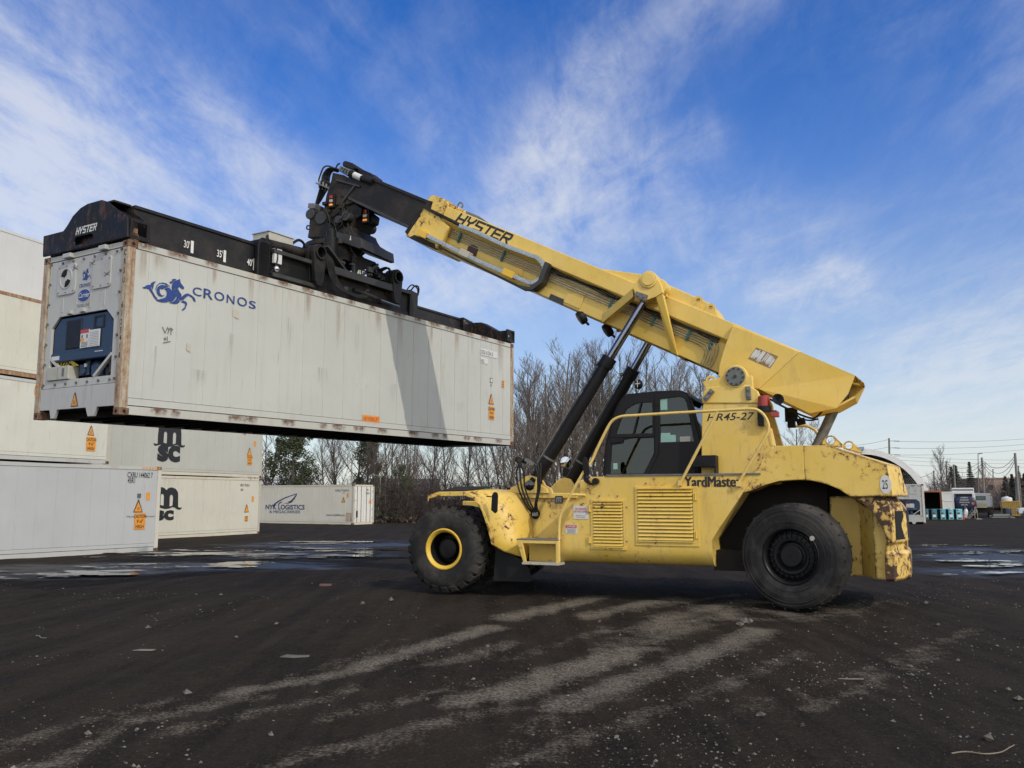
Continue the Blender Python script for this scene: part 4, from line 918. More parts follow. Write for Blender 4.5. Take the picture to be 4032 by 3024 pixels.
bar2('Y2',(515,252),(425,618),.03); bar2('Y2',(690,150),(695,850),.05); bar2('Y2',(150,640),(660,628),.07); bar2('Y2',(690,850),(565,1090),.09); bar2('Y2',(165,690),(300,690),.10); 
b.build('door_frame',M['black_cab'],cabo,bevel=.006)
b=MB(); 
for x,y in ((700,250),(700,760),(700,830)): q=mz('Y2',x,y,gy); b.box(q[0]-.03,q[0]+.03,gy+.018,gy+.04,q[1]-.05,q[1]+.05)
q=mz('Y2',270,688,gy); b.box(q[0]-.02,q[0]+.02,gy+.018,gy+.035,q[1]-.04,q[1]+.05); b.build('door_hinge',M['black_cab'],cabo)
for nm,rect,mt in (('window_sticker',(733,208,816,332),'sticker_green'),('window_sticker',(738,630,915,672),'sticker_green'),('window_sticker',(738,675,915,712),'sticker_green'),('window_sticker',(740,605,850,628),'sticker_green'),('window_sticker',(962,645,1084,706),'beige'),('window_sticker',(186,955,236,1024),'sticker_green')):
    a,c=mz('Y2',rect[0],rect[1],gy),mz('Y2',rect[2],rect[3],gy); b=MB(); b.box(c[0],a[0],gy-.027,gy-.024,c[1],a[1]); b.build(nm,M[mt],cabo)
# cab interior
b=MB(); b.box(2.0,2.5,-.28,.28,2.62,2.76); b.obox((2.02,0,3.05),(.14,.52,.75),Matrix.Rotation(R(-12),3,'Y')); b.obox((1.93,0,3.5),(.1,.3,.2),Matrix.Rotation(R(-12),3,'Y')); b.box(2.1,2.4,-.2,.2,2.3,2.62); b.box(2.0,2.7,.32,.5,2.5,2.9); b.box(2.0,2.7,-.5,-.32,2.5,2.85); b.build('driver_seat',M['seat'],cabo,bevel=.04)
b=MB(); b.bar((3.25,0,2.4),(2.85,0,3.02),.12,.12); ring_=[(2.83+.19*math.cos(R(a))*.42,.19*math.sin(R(a)),3.03+.19*math.cos(R(a))*.9) for a in range(0,361,20)]; b.tube(ring_,.016,6); b.box(3.05,3.4,-.5,.5,2.24,2.62); b.build('steering_console',M['seat'],cabo)
b=MB(); b.cyl((2.42,-.55,3.05),(2.42,-.55,3.5),.05,12); b.build('fire_extinguisher',M['red_lens'],cabo,smooth=40)
b=MB(); c=mz('Y2',515,50,.45); b.ball((c[0]+.05,.45,c[1]+.02),.095,14,(.9,1,1.05)); b.cyl((c[0]-.02,.45,c[1]-.14),(c[0]-.06,.45,c[1]-.30),.025,8); b.box(c[0]-.17,c[0]+.0,.38,.52,c[1]-.27,c[1]-.18)
b.tube([(c[0]-.15,.45,c[1]-.22),(c[0]-.32,.4,c[1]-.25),(c[0]-.5,.35,c[1]-.30)],.008,5,smooth=5); sl_=b.build('cab_spotlight',M['hub'],rs,smooth=50)
b=MB(); b.box(c[0]+.045,c[0]+.055,.54,.55,c[1]-.05,c[1]+.09).box(c[0],c[0]+.10,.541,.551,c[1]+.015,c[1]+.027); b.build('spotlight_cross',M['white_ink'],sl_)
# black box behind the cab, on legs
q0,q1=mz('Y2',1110,872,1.05),mz('Y2',1405,1000,1.05)
b=MB(); b.box(q1[0],q0[0],.97,1.25,q1[1],q0[1]); b.box(q1[0],q1[0]+.03,.97,1.25,q1[1]-.25,q1[1]); b.cyl((q1[0]+.45,1.1,q1[1]-.25),(q1[0]+.45,1.1,q1[1]),.025,8); b.build('black_tool_box',M['black_cab'],rs,bevel=.008)
# ---------------- boom (s along, t across, y sideways)
BE=R(27.3); cb_,sb_=math.cos(BE),math.sin(BE)
def bf(s,t,y): return V((.94+s*cb_-t*sb_,y,4.02+s*sb_+t*cb_))
def bplate(b,pts,holes,y0,y1): return b.plate(pts,holes,y0,y1,fn=lambda s,t,y: bf(s,t,y))
def bpt(k,x,y,yl): X,Z=mz(k,x,y,yl); X-=.94; Z-=4.02; return (X*cb_+Z*sb_, -X*sb_+Z*cb_)
def bl(k,pts,yl): return [bpt(k,x,y,yl) for x,y in pts]
def bbox(b,s0,s1,t0,t1,y0,y1): return bplate(b,[(s0,t0),(s1,t0),(s1,t1),(s0,t1)],[],y0,y1)
sec=[(.57,.93),(.57,.60),(.46,.53),(.40,-.03)]          # (y,t) half section, top to bottom
b=MB()
full=[(y,t) for y,t in sec]+[(-y,t) for y,t in reversed(sec)]
b.loft([[bf(s,t,y) for y,t in full] for s in (.3,7.62)])
boom=b.build('boom',YB,rs,bevel=.012)
# raised back ridge
b=MB(); bplate(b,[(.75,.90),(.92,.98),(1.10,1.12),(2.6,1.17),(3.5,.95),(3.5,.90)],[],-.50,.50); b.build('boom_ridge',YB,boom,bevel=.015)
for x,y in ((938,313),(1021,362)):
    c=bpt('Z4',x,y,.5); b=MB(); bplate(b,arc(*c,.085,-20,200,12)+[(c[0]-.16,c[1]-.22),(c[0]+.14,c[1]-.22)],[arc(*c,.04,0,360,14)[:-1]],.47,.54); b.build('lifting_eye',YB,boom)
# rear head of the boom: wide cheeks around the pivot, then a tapering tail
rear=bl('Z4',[(1165,475),(1618,655),(1345,905),(1250,900),(1110,845),(1068,818),(1075,740),(1105,640)],.66)
tail=bl('Z4',[(1985,812),(2040,845),(1985,962),(1860,1030),(1680,1065),(1350,905)],.50)
b=MB(); bplate(b,rear,[],.50,.66); bplate(b,[(p[0],p[1]) for p in rear],[],-.66,-.50); b.loft([[bf(s,.93,y) for y in (-.5,.5)]+[bf(s,.90,y) for y in (.5,-.5)] for s in (-.8,.5)])
rh=b.build('boom_rear_head',YB,boom,bevel=.02)
A_=bf(*rear[1],.66); B_=bf(*rear[2],.66)
b=MB()
T=[bf(p[0],p[1],.46) for p in tail]
def wedge(sg):
    f=lambda p: V((p.x,p.y*sg,p.z))
    a,c=f(A_),f(B_); t=[f(p) for p in T]
    near=[f(bf(p[0],p[1],.46)) for p in (tail[0],bpt('Z4',1938,938,.46))]
    b.add([a,near[0],near[1],t[3],t[4],c] if sg>0 else [a,t[1],t[2],t[3],t[4],c],[(0,1,2,3,4,5)])
    return a,t,c
a1,t1,c1=wedge(1); a2,t2,c2=wedge(-1)
b.add([a1,t1[0],t2[0],a2],[(0,1,2,3)]); b.add([c1,t1[4],t2[4],c2],[(0,1,2,3)]); b.add([t1[4],t1[3],t2[3],t2[4]],[(0,1,2,3)]); b.add([t1[3],t1[2],t2[2],t2[3]],[(0,1,2,3)])
b.build('boom_tail',YB,boom,solid=.035)
b=MB(); tl=[bf(p[0],p[1],.0) for p in tail]
b.add([bf(*tail[0],.46),bf(*tail[0],-.46),bf(*tail[1],-.46),bf(*tail[1],.10)],[(0,1,2,3)])
b.solid=0
b.build('tail_end_plate',M['yellow_cw'],boom,solid=.02)
b=MB(); b.add([bf(*tail[0],-.42)+V((.14,0,-.03)),bf(*tail[0],.42)+V((.14,0,-.03)),bf(*tail[2],.42)+V((.14,0,.03)),bf(*tail[2],-.42)+V((.14,0,.03))],[(0,1,2,3)]); b.build('tail_opening',M['under'],boom)
# torn sticker on the rear head
q=bl('Z4',[(1324,626),(1472,686),(1416,766),(1268,702)],.662)
b=MB(); bplate(b,q,[],.661,.664); s=b.build('torn_sticker',simple('sticker_glue',(.24,.165,.07),.6),boom)
random.seed(11); b=MB()
def bq(u,v): 
    a=V((*q[0],0)); return tuple((a+(V((*q[1],0))-a)*u+(V((*q[3],0))-a)*v)[:2])
for k in range(13):
    u=.03+.073*k; h0=random.uniform(.0,.25); h1=random.uniform(.70,1.0); wd=random.uniform(.04,.075)
    if k in (6,): h0=.75
    poly=[bq(u,h0+.05),bq(u+wd*.5,h0),bq(u+wd,h0+.1),bq(u+wd*1.1,.5),bq(u+wd*.8,h1),bq(u+wd*.2,h1-.05),bq(u-.005,.6)]
    flat(b,poly,lambda a,c,l: bf(a,c,.664+l),.001+.0002*k)
b.build('paper_remnant',M['sign_white'],s)
# front collar of the outer boom
cl=bl('Z2',[(1300,305),(1345,325),(1480,380),(1520,415),(1480,510),(1420,520),(1355,668),(1330,706),(1240,665),(1150,625),(1092,600),(1110,560),(1180,480),(1240,385)],.62)
b=MB(); bplate(b,[(7.52,.93),(7.56,1.05),(7.95,1.05),(8.07,.98),(8.10,.40),(8.12,.30),(8.25,.02),(8.20,-.06),(7.32,-.06),(7.26,.06),(7.22,.52),(7.52,.60)],[],-.60,.60); bplate(b,[(7.05,.925),(7.12,1.0),(7.54,1.03),(7.54,.925)],[],-.5,.50); 
b.build('boom_collar',M['yellow_cw'],boom,bevel=.05,seg=3)
b=MB(); bplate(b,[(8.06,.62),(8.14,.62),(8.27,.02),(8.16,-.02)],[],-.56,.606); bplate(b,[(7.30,-.065),(8.1,-.065),(8.0,.05),(7.4,.05)],[],.52,.608); bplate(b,[(7.87,.72),(8.07,.70),(8.07,.88),(7.9,.90)],[],.5,.606)
b.build('collar_wear_pad',M['grease'],boom,bevel=.01)
b=MB(); bbox(b,6.75,7.1,.93,1.0,-.3,.45); c=bf(7.45,1.11,.2); b.tube([bf(7.4,1.05,.2),bf(7.4,1.13,.2),bf(7.5,1.15,.2),bf(7.52,1.05,.2)],.02,6,smooth=4); b.build('collar_fitting',M['steel'],boom)
# lettering on the boom
fb=lambda y: (lambda a,c,l: bf(a,c,y+l))
b=MB(); h_=.215; 
hs0,ht0=7.16,.675
hyster(b,lambda a,c,l: bf(hs0-a,ht0+c,.5705+l),.205,.178,.050,.068,.002,.30); b.build('maker_lettering',M['ink'],boom)
b=MB(); letters(b,'1',.16,(0,0,0),(1,0,0),(0,0,1)); 
b=MB(); strokes(b,[[(8.82,.58),(8.82,.70)],[(8.64,.58),(8.66,.68)],[(8.60,.57),(8.58,.64)],[(8.52,.56),(8.50,.62)]],.022,lambda a,c,l: bf(a,c,.402+l),.002); b.build('worn_white_marks',M['white_ink'],boom)
# rod through the rectangular opening and plates on the lower web
def web(t): return .40+(.46-.40)*(t+.03)/.56
def wplate(b,pts,off0,off1): 
    n=len(pts); vs=[bf(s,t,web(t)+off0) for s,t in pts]+[bf(s,t,web(t)+off1) for s,t in pts]
    return b.add(vs,[tuple(range(n)),tuple(range(2*n-1,n-1,-1))]+[(i,(i+1)%n,(i+1)%n+n,i+n) for i in range(n)])
b=MB(); wplate(b,bl('Z2',[(1550,690),(1575,672),(1610,675),(1628,700),(1608,752),(1545,725)],.45),.002,.02); b.build('maroon_cover',M['maroon'],boom)
b=MB(); wplate(b,[(3.62,.02),(4.02,.02),(4.02,.18),(3.9,.24),(3.75,.36),(3.62,.36)],.002,.02); wplate(b,bl('Z3',[(985,655),(1035,660),(1025,720),(1000,705)],.45),.002,.014); b.build('access_cover',YB,boom,bevel=.004)
b=MB(); bbox(b,4.02,4.36,-.05,.07,.36,.425); b.build('dark_bracket',M['darksteel'],boom)
# hydraulic pipes under the ledge
b=MB()
for k in range(5):
    t=.50-.046*k; s0=4.4+.3*(k%2) ; y=web(t)+.035
    pts=[bf(8.0-.05*k,.25-.03*k,.47),bf(7.55-.04*k,.45-.05*k,web(.45)+.04),bf(7.2,t+.01,y),bf(5.0,t,y),bf(2.9,t,y),bf(1.0+.06*k,t,y),bf(.66+.055*k,t-.05,y+.01),bf(.60+.055*k,.12,web(.1)+.05),bf(.62+.05*k,-.02,web(.0)+.05)]
    b.tube(pts,.0105,6,smooth=5)
b.build('hydraulic_pipe',M['pipe'],boom,smooth=60)
b=MB()
for k in range(4):
    pts=[]; 
    for i in range(24):
        s=4.7-i*.175; pts.append(bf(s,.555-.018*k+.02*math.sin(i*.9+k),web(.5)+.055+.012*math.sin(i*1.7+2*k)))
    b.tube(pts,.013,5)
b.build('cable_bundle',M['hose'],boom)
b=MB()
for s in (6.95,5.75,3.02,2.05,1.28,.80):
    wplate(b,[(s-.022,.28),(s+.022,.28),(s+.022,.52),(s-.022,.52)],.018,.055)
b.build('pipe_clamp',M['clamp'],boom)
# drag chain: upper run, turn, lower run
yc0,yc1=.585,.70
pts=[(6.95,.625)]
up=[bpt('Z3',x,y,.64) for x,y in ((575,352),(700,398),(900,492),(1080,562),(1140,585),(1180,630),(1192,670),(1180,715),(1150,748),(1095,765),(1040,748),(960,712),(880,680),(720,610),(600,552),(480,492),(380,443),(320,412))]
pc=catmull([V((s,t,0)) for s,t in up],8); 
acc=[0]
for i in range(1,len(pc)): acc.append(acc[-1]+(pc[i]-pc[i-1]).length)
b=MB(); st_=.075; nl=int(acc[-1]/st_); j=0
for k in range(nl):
    d=st_*(k+.5)
    while j<len(acc)-2 and acc[j+1]<d: j+=1
    f=(d-acc[j])/max(acc[j+1]-acc[j],1e-6); p=pc[j].lerp(pc[j+1],f); tg=(pc[j+1]-pc[j]).normalized(); nn=V((-tg.y,tg.x,0))
    c=bf(p.x,p.y,(yc0+yc1)/2); ex=(bf(p.x+tg.x,p.y+tg.y,0)-bf(p.x,p.y,0)).normalized(); ey=(bf(p.x+nn.x,p.y+nn.y,0)-bf(p.x,p.y,0)).normalized(); m=Matrix((ex,ey,ex.cross(ey))).transposed()
    b.obox(c,(st_*1.02,.085,yc1-yc0),m); b.lathe([(.001,.0),(.036,.0),(.04,-.006)],c+V((0,.062,0)),(0,1,0),10)
b.build('drag_chain',M['chain'],boom,smooth=30)
b=MB(); bplate(b,[(4.55,.62),(4.66,.62),(4.62,.2),(4.75,.0),(4.98,-.04),(4.9,-.09),(4.65,-.02),(4.52,.2)],[],.45,.72); bplate(b,[(4.9,-.10),(7.8,.02),(7.8,.06),(4.9,-.05)],[],.44,.58); b.build('chain_guide',M['darksteel'],boom)
for s0,s1,mt in ((7.62,7.86,'yellow_rim'),(6.40,6.66,'cream_rust'),(5.20,5.48,'yellow_rim')):
    def tl_(s): return .09+(s-4.9)*.0165
    b=MB(); bplate(b,[(s0,tl_(s0)-.075),(s1,tl_(s1)-.075),(s1,tl_(s1)+.065),(s0,tl_(s0)+.065)],[],.56,.725); b.build('chain_bracket',M[mt],boom,bevel=.006)
b=MB(); b.tube([bf(8.1,.70,.58),bf(7.6,.66,.62),bf(7.2,.65,.62),bf(6.95,.64,.64)],.022,6,smooth=6); bplate(b,[(8.1,.68),(8.1,.74),(6.95,.68),(6.95,.60)],[],.602,.63); b.build('chain_arm',M['grease'],boom)
# knuckle bracket where the lift cylinders push
kn=bl('Z4',[(498,225),(525,180),(560,143),(600,131),(640,142),(668,170),(690,215),(700,260),(650,290),(570,318),(515,278)],.98)
pin=bpt('Z4',602,172,1.0)
for sg in (1,-1):
    b=MB(); bplate(b,kn,[],sg*.86,sg*1.0); bplate(b,kn,[],sg*.58,sg*.66); c=bf(*pin,0); b.cyl((c.x,sg*.5,c.z),(c.x,sg*1.03,c.z),.17,28); b.cyl((c.x-.17,sg*.5,c.z-.12),(c.x-.17,sg*.86,c.z-.12),.15,24)
    kb=b.build('cylinder_bracket',YB,boom,bevel=.012)
    b=MB(); b.cyl((c.x,sg*1.03,c.z),(c.x,sg*1.05,c.z),.125,24); b.build('bracket_pin',YB,kb,bevel=.006)
    b=MB()
    l0=bf(*bpt('Z4',500,262,.92),0); l1=bf(*bpt('Z4',275,425,.7),0)
    b.add([ (l0.x,sg*.98,l0.z+.08),(l0.x,sg*.98,l0.z-.10),(l1.x,sg*.56,l1.z-.09),(l1.x,sg*.56,l1.z+.09),(l0.x,sg*.80,l0.z+.08),(l0.x,sg*.80,l0.z-.10),(l1.x,sg*.42,l1.z-.09),(l1.x,sg*.42,l1.z+.09)],[(0,1,2,3),(4,7,6,5),(0,3,7,4),(1,5,6,2),(0,4,5,1),(3,2,6,7)])
    r0=bf(*bpt('Z4',655,292,.92),0); r0b=bf(*bpt('Z4',700,270,.92),0); r1=bf(*bpt('Z4',742,655,.6),0); r1b=bf(*bpt('Z4',786,672,.6),0)
    b.add([(r0.x,sg*.98,r0.z),(r0b.x,sg*.98,r0b.z),(r1b.x,sg*.48,r1b.z),(r1.x,sg*.48,r1.z),(r0.x,sg*.80,r0.z),(r0b.x,sg*.80,r0b.z),(r1b.x,sg*.38,r1b.z),(r1.x,sg*.38,r1.z)],[(0,1,2,3),(4,7,6,5),(0,3,7,4),(1,5,6,2),(0,4,5,1),(3,2,6,7)])
    b.build('bracket_arm',YB,kb,bevel=.01)
    if sg>0:
        c=bf(*bpt('Z4',553,283,1.0),1.015); m=Matrix.Rotation(-R(25),3,'Y'); b=MB(); b.obox(c,(.26,.03,.12),m); b.cyl(c+V((.06,0,.02)),c+V((.06,.03,.02)),.035,6); b.cyl(c+V((-.06,0,-.02)),c+V((-.06,.03,-.02)),.035,6); b.build('pin_retainer',M['steel'],kb,bevel=.01)
# lift cylinders
for sg in (1,-1):
    base=V((4.98,sg*1.0,2.06)); topp=bf(*bpt('Z4',565,290,.95),sg*.76); d=(topp-base).normalized(); L_=(topp-base).length
    j=mz('Z4',335,692,.95); cut=(V((j[0],base.y,j[1]))-base).length
    b=MB(); b.cyl(base,base+d*cut,.125,28); b.cyl(base+d*(cut-.20),base+d*(cut+.01),.15,28); b.cyl(base+d*.02,base+d*.16,.15,28); b.ball(base,.17,16)
    lc=b.build('lift_cylinder',M['black_cyl'],rs,smooth=40)
    b=MB(); b.cyl(base+d*cut,topp,.083,24); b.build('piston_rod',M['chrome'],lc,smooth=40)
    up_=V((d.z,0,-d.x))*-1
    if up_.z<0: up_=-up_
    b=MB(); o_=up_*.155; b.tube([base+d*.35+o_,base+d*(cut-.25)+o_],.016,6); b.tube([base+d*(cut-.25)+o_,base+d*(cut-.16)+o_,base+d*(cut-.12)+up_*.12],.02,6); b.build('pressure_pipe',M['pipe'],lc)
    b=MB(); b.ball(base+d*(cut-.22)+up_*.17,.045,10); b.cyl(base+d*.62,base+d*.66,.13,28); b.build('cylinder_clamp',M['steel'],lc)
    # base bracket on the chassis
    b=MB()
    for yy in (sg*.86,sg*1.10):
        b.plate([(5.42,1.90),(5.40,2.02),(5.30,2.05),(5.12,2.22),(4.98,2.26),(4.84,2.22),(4.74,2.06),(4.62,2.0),(4.58,1.90)],[],yy-.03,yy+.03,'y')
    cbk=b.build('cylinder_foot_bracket',Y,rs,bevel=.012)
    b=MB(); b.cyl((4.98,sg*1.12,2.09),(4.98,sg*1.15,2.09),.075,16); b.obox((4.98,sg*1.155,2.09),(.20,.02,.06),Matrix.Rotation(0,3,'Y')); b.build('foot_pin',M['steel'],cbk)
b=MB()
for k in range(6):
    e=.035*k
    b.tube([(5.0+e,1.16,2.62-.02*k),(5.12+e*.6,1.20,2.55),(5.22-e,1.22,2.34),(5.18-e,1.22,2.0),(5.02-e*.8,1.2,1.66),(4.90-.02*k,1.13,1.50)] if k%2==0 else [(4.9-e,1.18,2.50),(4.80-e*.5,1.22,2.3),(4.78-e*.3,1.22,1.98),(4.84-e*.2,1.2,1.70),(4.90-.02*k,1.12,1.50)],.019,6,smooth=6)
for k in range(3): b.tube([(5.1-.03*k,1.15,2.56-.03*k),(5.24,1.14,2.62-.03*k),(5.3-.02*k,1.05,2.55),(5.22,.95,2.45)],.022,6,smooth=6)
b.build('hydraulic_hose',M['hose'],rs,smooth=50)
b=MB(); b.cyl((4.87,1.105,1.50),(4.87,1.115,1.50),.10,20); b.build('hose_port',M['under'],rs)
b=MB(); b.bar((5.05,1.19,2.58),(4.86,1.19,2.46),.05,.06); b.box(4.80,4.92,1.10,1.16,1.46,1.54); b.build('hose_coupling',M['steel'],rs)
# damper strut under the boom tail
p0=V((*mz('Z4',1845,1040,-.3),0)); p1=V((*mz('Z4',1690,1278,-.3),0))
b=MB(); b.cyl((p0.x,-.3,p0.y),(p1.x,-.3,p1.y-.25),.095,20); b.build('tail_strut',M['steel'],rs,smooth=40)
b=MB(); b.tube([bf(.5,-.05,.3)]+[V((x,.25,z)) for x,z in ml('Z4',[(1400,965),(1480,1010),(1560,1050),(1640,1085),(1710,1100),(1760,1060),(1790,1020)],.25)],.02,6,smooth=5); b.tube([V((x,.2,z)) for x,z in ml('Z4',[(1580,1060),(1620,1100),(1680,1115),(1740,1105)],.2)],.016,6,smooth=5); b.build('hydraulic_hose',M['hose'],rs)
# beacon, lamps, horn
q=mz('Z4',1378,1040,1.0)
b=MB(); b.cyl((q[0],1.02,q[1]),(q[0],1.02,q[1]+.24),.115,20,.10); bc=b.build('beacon',M['red_lens'],rs,smooth=40,bevel=.02)
b=MB(); b.cyl((q[0],1.02,q[1]-.04),(q[0],1.02,q[1]+.05),.12,20); b.box(q[0]-.22,q[0]+.10,.96,1.14,q[1]-.055,q[1]-.04); b.box(q[0]+.02,q[0]+.12,.95,1.05,q[1]-.3,q[1]-.05); b.build('beacon_base',M['hub'],bc)
b=MB(); b.box(q[0]-.26,q[0]-.12,1.02,1.14,q[1]-.16,q[1]-.06); b.build('tail_lamp',M['red_lens'],rs,bevel=.01)
b=MB(); b.lathe([(.02,0),(.05,.05),(.10,.16),(.105,.17),(.0,.10)],(q[0]-.20,.95,q[1]+.12),(-.3,.8,.2),16); b.build('horn',M['hub'],rs,smooth=40)
q=mz('Z4',1560,1130,-1.0); b=MB(); b.box(q[0]-.07,q[0]+.07,-1.1,-.9,q[1]-.1,q[1]+.1); b.cyl((q[0]-.1,-1,q[1]),(q[0]-.26,-1,q[1]+.03),.07,12); b.box(q[0]-.12,q[0]+.12,-1.06,-.96,q[1]+.02,q[1]+.30); b.build('tail_lamp',M['hub'],rs,bevel=.01)
# boom work lamps
for k,x,y,yy,s in (('Z4',170,415,.30,1),('Z4',345,500,-.20,1)):
    c=mz(k,x,y,yy); b=MB(); b.lathe([(.02,0),(.13,.02),(.15,.10),(.14,.16),(.10,.17)],(c[0]-.02,yy-.02,c[1]+.02),(.75,.35,-.55),16,True); b.cyl((c[0],yy,c[1]+.05),(c[0]-.12,yy,c[1]+.20),.025,8); b.box(c[0]-.30,c[0]+.05,yy-.05,yy+.05,c[1]+.16,c[1]+.21); b.bar((c[0]+.03,yy,c[1]-.05),(c[0]-.10,yy,c[1]-.20),.05,.05); b.build('work_lamp',M['hub'],rs,bevel=.008)
b=MB(); c=mz('Z4',880,712,.2); b.obox((c[0],.2,c[1]),(.2,.1,.06),Matrix.Rotation(-BE,3,'Y')); b.build('stop_block',M['hub'],rs)
# mirrors
b=MB(); q=ml('Z5',[(655,440),(660,340),(675,318),(692,322),(697,345),(693,450),(680,462)],2.0); b.plate(q,[],1.97,2.02,'y'); c=mz('Z5',612,348,2.0); b.tube([(c[0],1.93,c[1]),(c[0]-.05,1.97,c[1]),(q[1][0],1.99,c[1]-.01)],.012,6); b.build('wing_mirror',M['hub'],rs,bevel=.012)
q=ml('Y3',[(822,1330),(835,1302),(855,1308),(875,1360),(880,1430),(868,1480),(838,1470),(822,1400)],1.85)
b=MB(); b.plate(q,[],1.84,1.90,'y'); c=mz('Y3',855,1550,1.85); b.tube([(q[6][0],1.86,q[6][1]),(c[0]+.04,1.86,c[1]+.05),(c[0]-.10,1.80,c[1]-.02)],.02,6); b.plate(ml('Y3',[(838,1490),(866,1500),(885,1530),(850,1548),(828,1520)],1.85),[],1.84,1.87,'y'); b.cyl((c[0]-.16,1.76,c[1]+.04),(c[0]-.16,1.86,c[1]+.04),.06,14); b.build('wing_mirror',M['hub'],rs,bevel=.012)
c=mz('Y3',656,1350,-1.75); b=MB(); b.lathe([(.001,.03),(.07,.022),(.125,.0),(.12,-.01)],(c[0],-1.75,c[1]),(-.25,1,.0),24); o=b.build('round_mirror',M['mirror'],rs,smooth=60); b=MB(); b.tube([(c[0]+.05,-1.77,c[1]-.05),(c[0]+.14,-1.77,c[1]-.10),(c[0]+.10,-1.76,c[1]-.5),(c[0]+.02,-1.74,c[1]-1.0)],.016,6); b.lathe([(.128,.0),(.138,-.02),(.1,-.05),(.001,-.06)],(c[0],-1.75,c[1]),(-.25,1,0),24); b.build('mirror_stalk',M['hub'],o)
c=mz('Y3',690,1450,-1.3); b=MB(); b.box(c[0]-.12,c[0]+.12,-1.45,-1.2,c[1]-.08,c[1]+.10); b.cyl((c[0]+.05,-1.3,c[1]-.5),(c[0]+.02,-1.3,c[1]),.03,8); b.build('front_lamp',M['hub'],rs,bevel=.02)
b=MB(); b.box(4.55,5.1,-1.9,-1.2,1.98,2.06); b.build('far_step_panel',M['maroon'],rs)
# ---------------- inner boom and head
b=MB(); i_=[(.42,.88),(.42,.20),(-.42,.20),(-.42,.88)]
b.loft([[bf(s,t,y) for y,t in i_] for s in (7.0,10.55)]); bbox(b,7.9,10.2,.82,.90,-.45,.45); bbox(b,7.9,10.15,.18,.26,-.45,.45)
ib=b.build('inner_boom',M['black'],rs,bevel=.015)
def yl(pts,y): return ml('Y1',pts,y)
b=MB(); b.plate(yl([(440,218),(560,245),(705,330),(690,400),(640,490),(625,505),(760,610),(745,690),(692,718),(655,800),(630,850),(430,810),(338,730),(340,640),(370,470),(425,300)],.40),[],-.40,.40,'y')
hd=b.build('boom_head',GR,ib,bevel=.02)
b=MB(); b.plate(yl([(205,690),(235,655),(340,662),(390,760),(500,850),(560,830),(650,800),(668,850),(700,900),(765,940),(778,1040),(740,1052),(490,965),(300,930),(180,935),(195,850)],.5),[],-.55,.55,'y')
tc=b.build('tilt_carriage',GR,ib,bevel=.02)
b=MB(); b.plate(yl([(490,868),(765,940),(775,1045),(735,1050),(490,962)],.62),[],-.75,.66,'y'); b.build('carriage_plate',M['darksteel'],tc,bevel=.012)
b=MB(); q=yl([(635,905),(640,905),(640,955),(626,955)],.67); b.plate(q,[],.665,.668,'y'); b.build('white_mark',M['white_ink'],tc)
b=MB()
for x,y,r_ in ((330,720,.16),(440,870,.07),(215,680,.13),(520,740,.10),(600,700,.12)):
    c=mz('Y1',x,y,.5); b.cyl((c[0],-.6,c[1]),(c[0],.58,c[1]),r_,22)
b.build('carriage_pin',M['darksteel'],tc,bevel=.01)
b=MB(); b.bar((*[mz('Y1',480,300,.45)[0],.44,mz('Y1',480,300,.45)[1]],),(mz('Y1',740,370,.45)[0],.44,mz('Y1',740,370,.45)[1]),.05,.06,(0,1,0)); b.bar((mz('Y1',690,350,.45)[0],.44,mz('Y1',690,350,.45)[1]),(mz('Y1',530,560,.45)[0],.44,mz('Y1',530,560,.45)[1]),.05,.05,(0,1,0)); b.bar((mz('Y1',620,500,.45)[0],.45,mz('Y1',620,500,.45)[1]),(mz('Y1',1330,840,.45)[0],.45,mz('Y1',1330,840,.45)[1]),.06,.09,(0,1,0)); b.build('head_rib',M['darksteel'],hd,bevel=.008)
# valve block and filter on top of the head
b=MB(); b.plate(yl([(525,148),(640,190),(672,205),(660,262),(600,252),(512,205)],.4),[],.05,.42,'y'); vb=b.build('valve_block',M['grey'],ib,bevel=.012)
b=MB(); b.plate(yl([(535,100),(560,80),(640,105),(685,140),(692,165),(640,175),(535,140)],.3),[],-.30,.25,'y'); b.plate(yl([(690,165),(720,160),(835,210),(862,268),(800,260),(690,200)],.3),[],-.30,.20,'y'); b.build('head_cover',M['black'],ib,bevel=.02)
b=MB()
for x,y in ((548,170),(575,182),(600,195),(560,205),(590,220),(625,232),(640,205),(655,225)):
    c=mz('Y1',x,y,.42); b.cyl((c[0],.40,c[1]),(c[0],.45,c[1]),.022,6)
b.build('valve_ports',M['darksteel'],vb)
f0,f1,f2,f3=[V((*mz('Y1',x,y,.45),0)) for x,y in ((640,235),(682,250),(762,285),(880,325))]
b=MB(); b.cyl((f0.x,.47,f0.y),(f1.x,.47,f1.y),.085,16); b.cyl((f2.x,.47,f2.y),(f3.x,.47,f3.y),.075,16); fo=b.build('oil_filter',M['hub'],ib,smooth=40)
b=MB(); b.cyl((f1.x,.47,f1.y),(f2.x,.47,f2.y),.078,18); b.build('filter_label',M['sign_white'],fo,smooth=40)
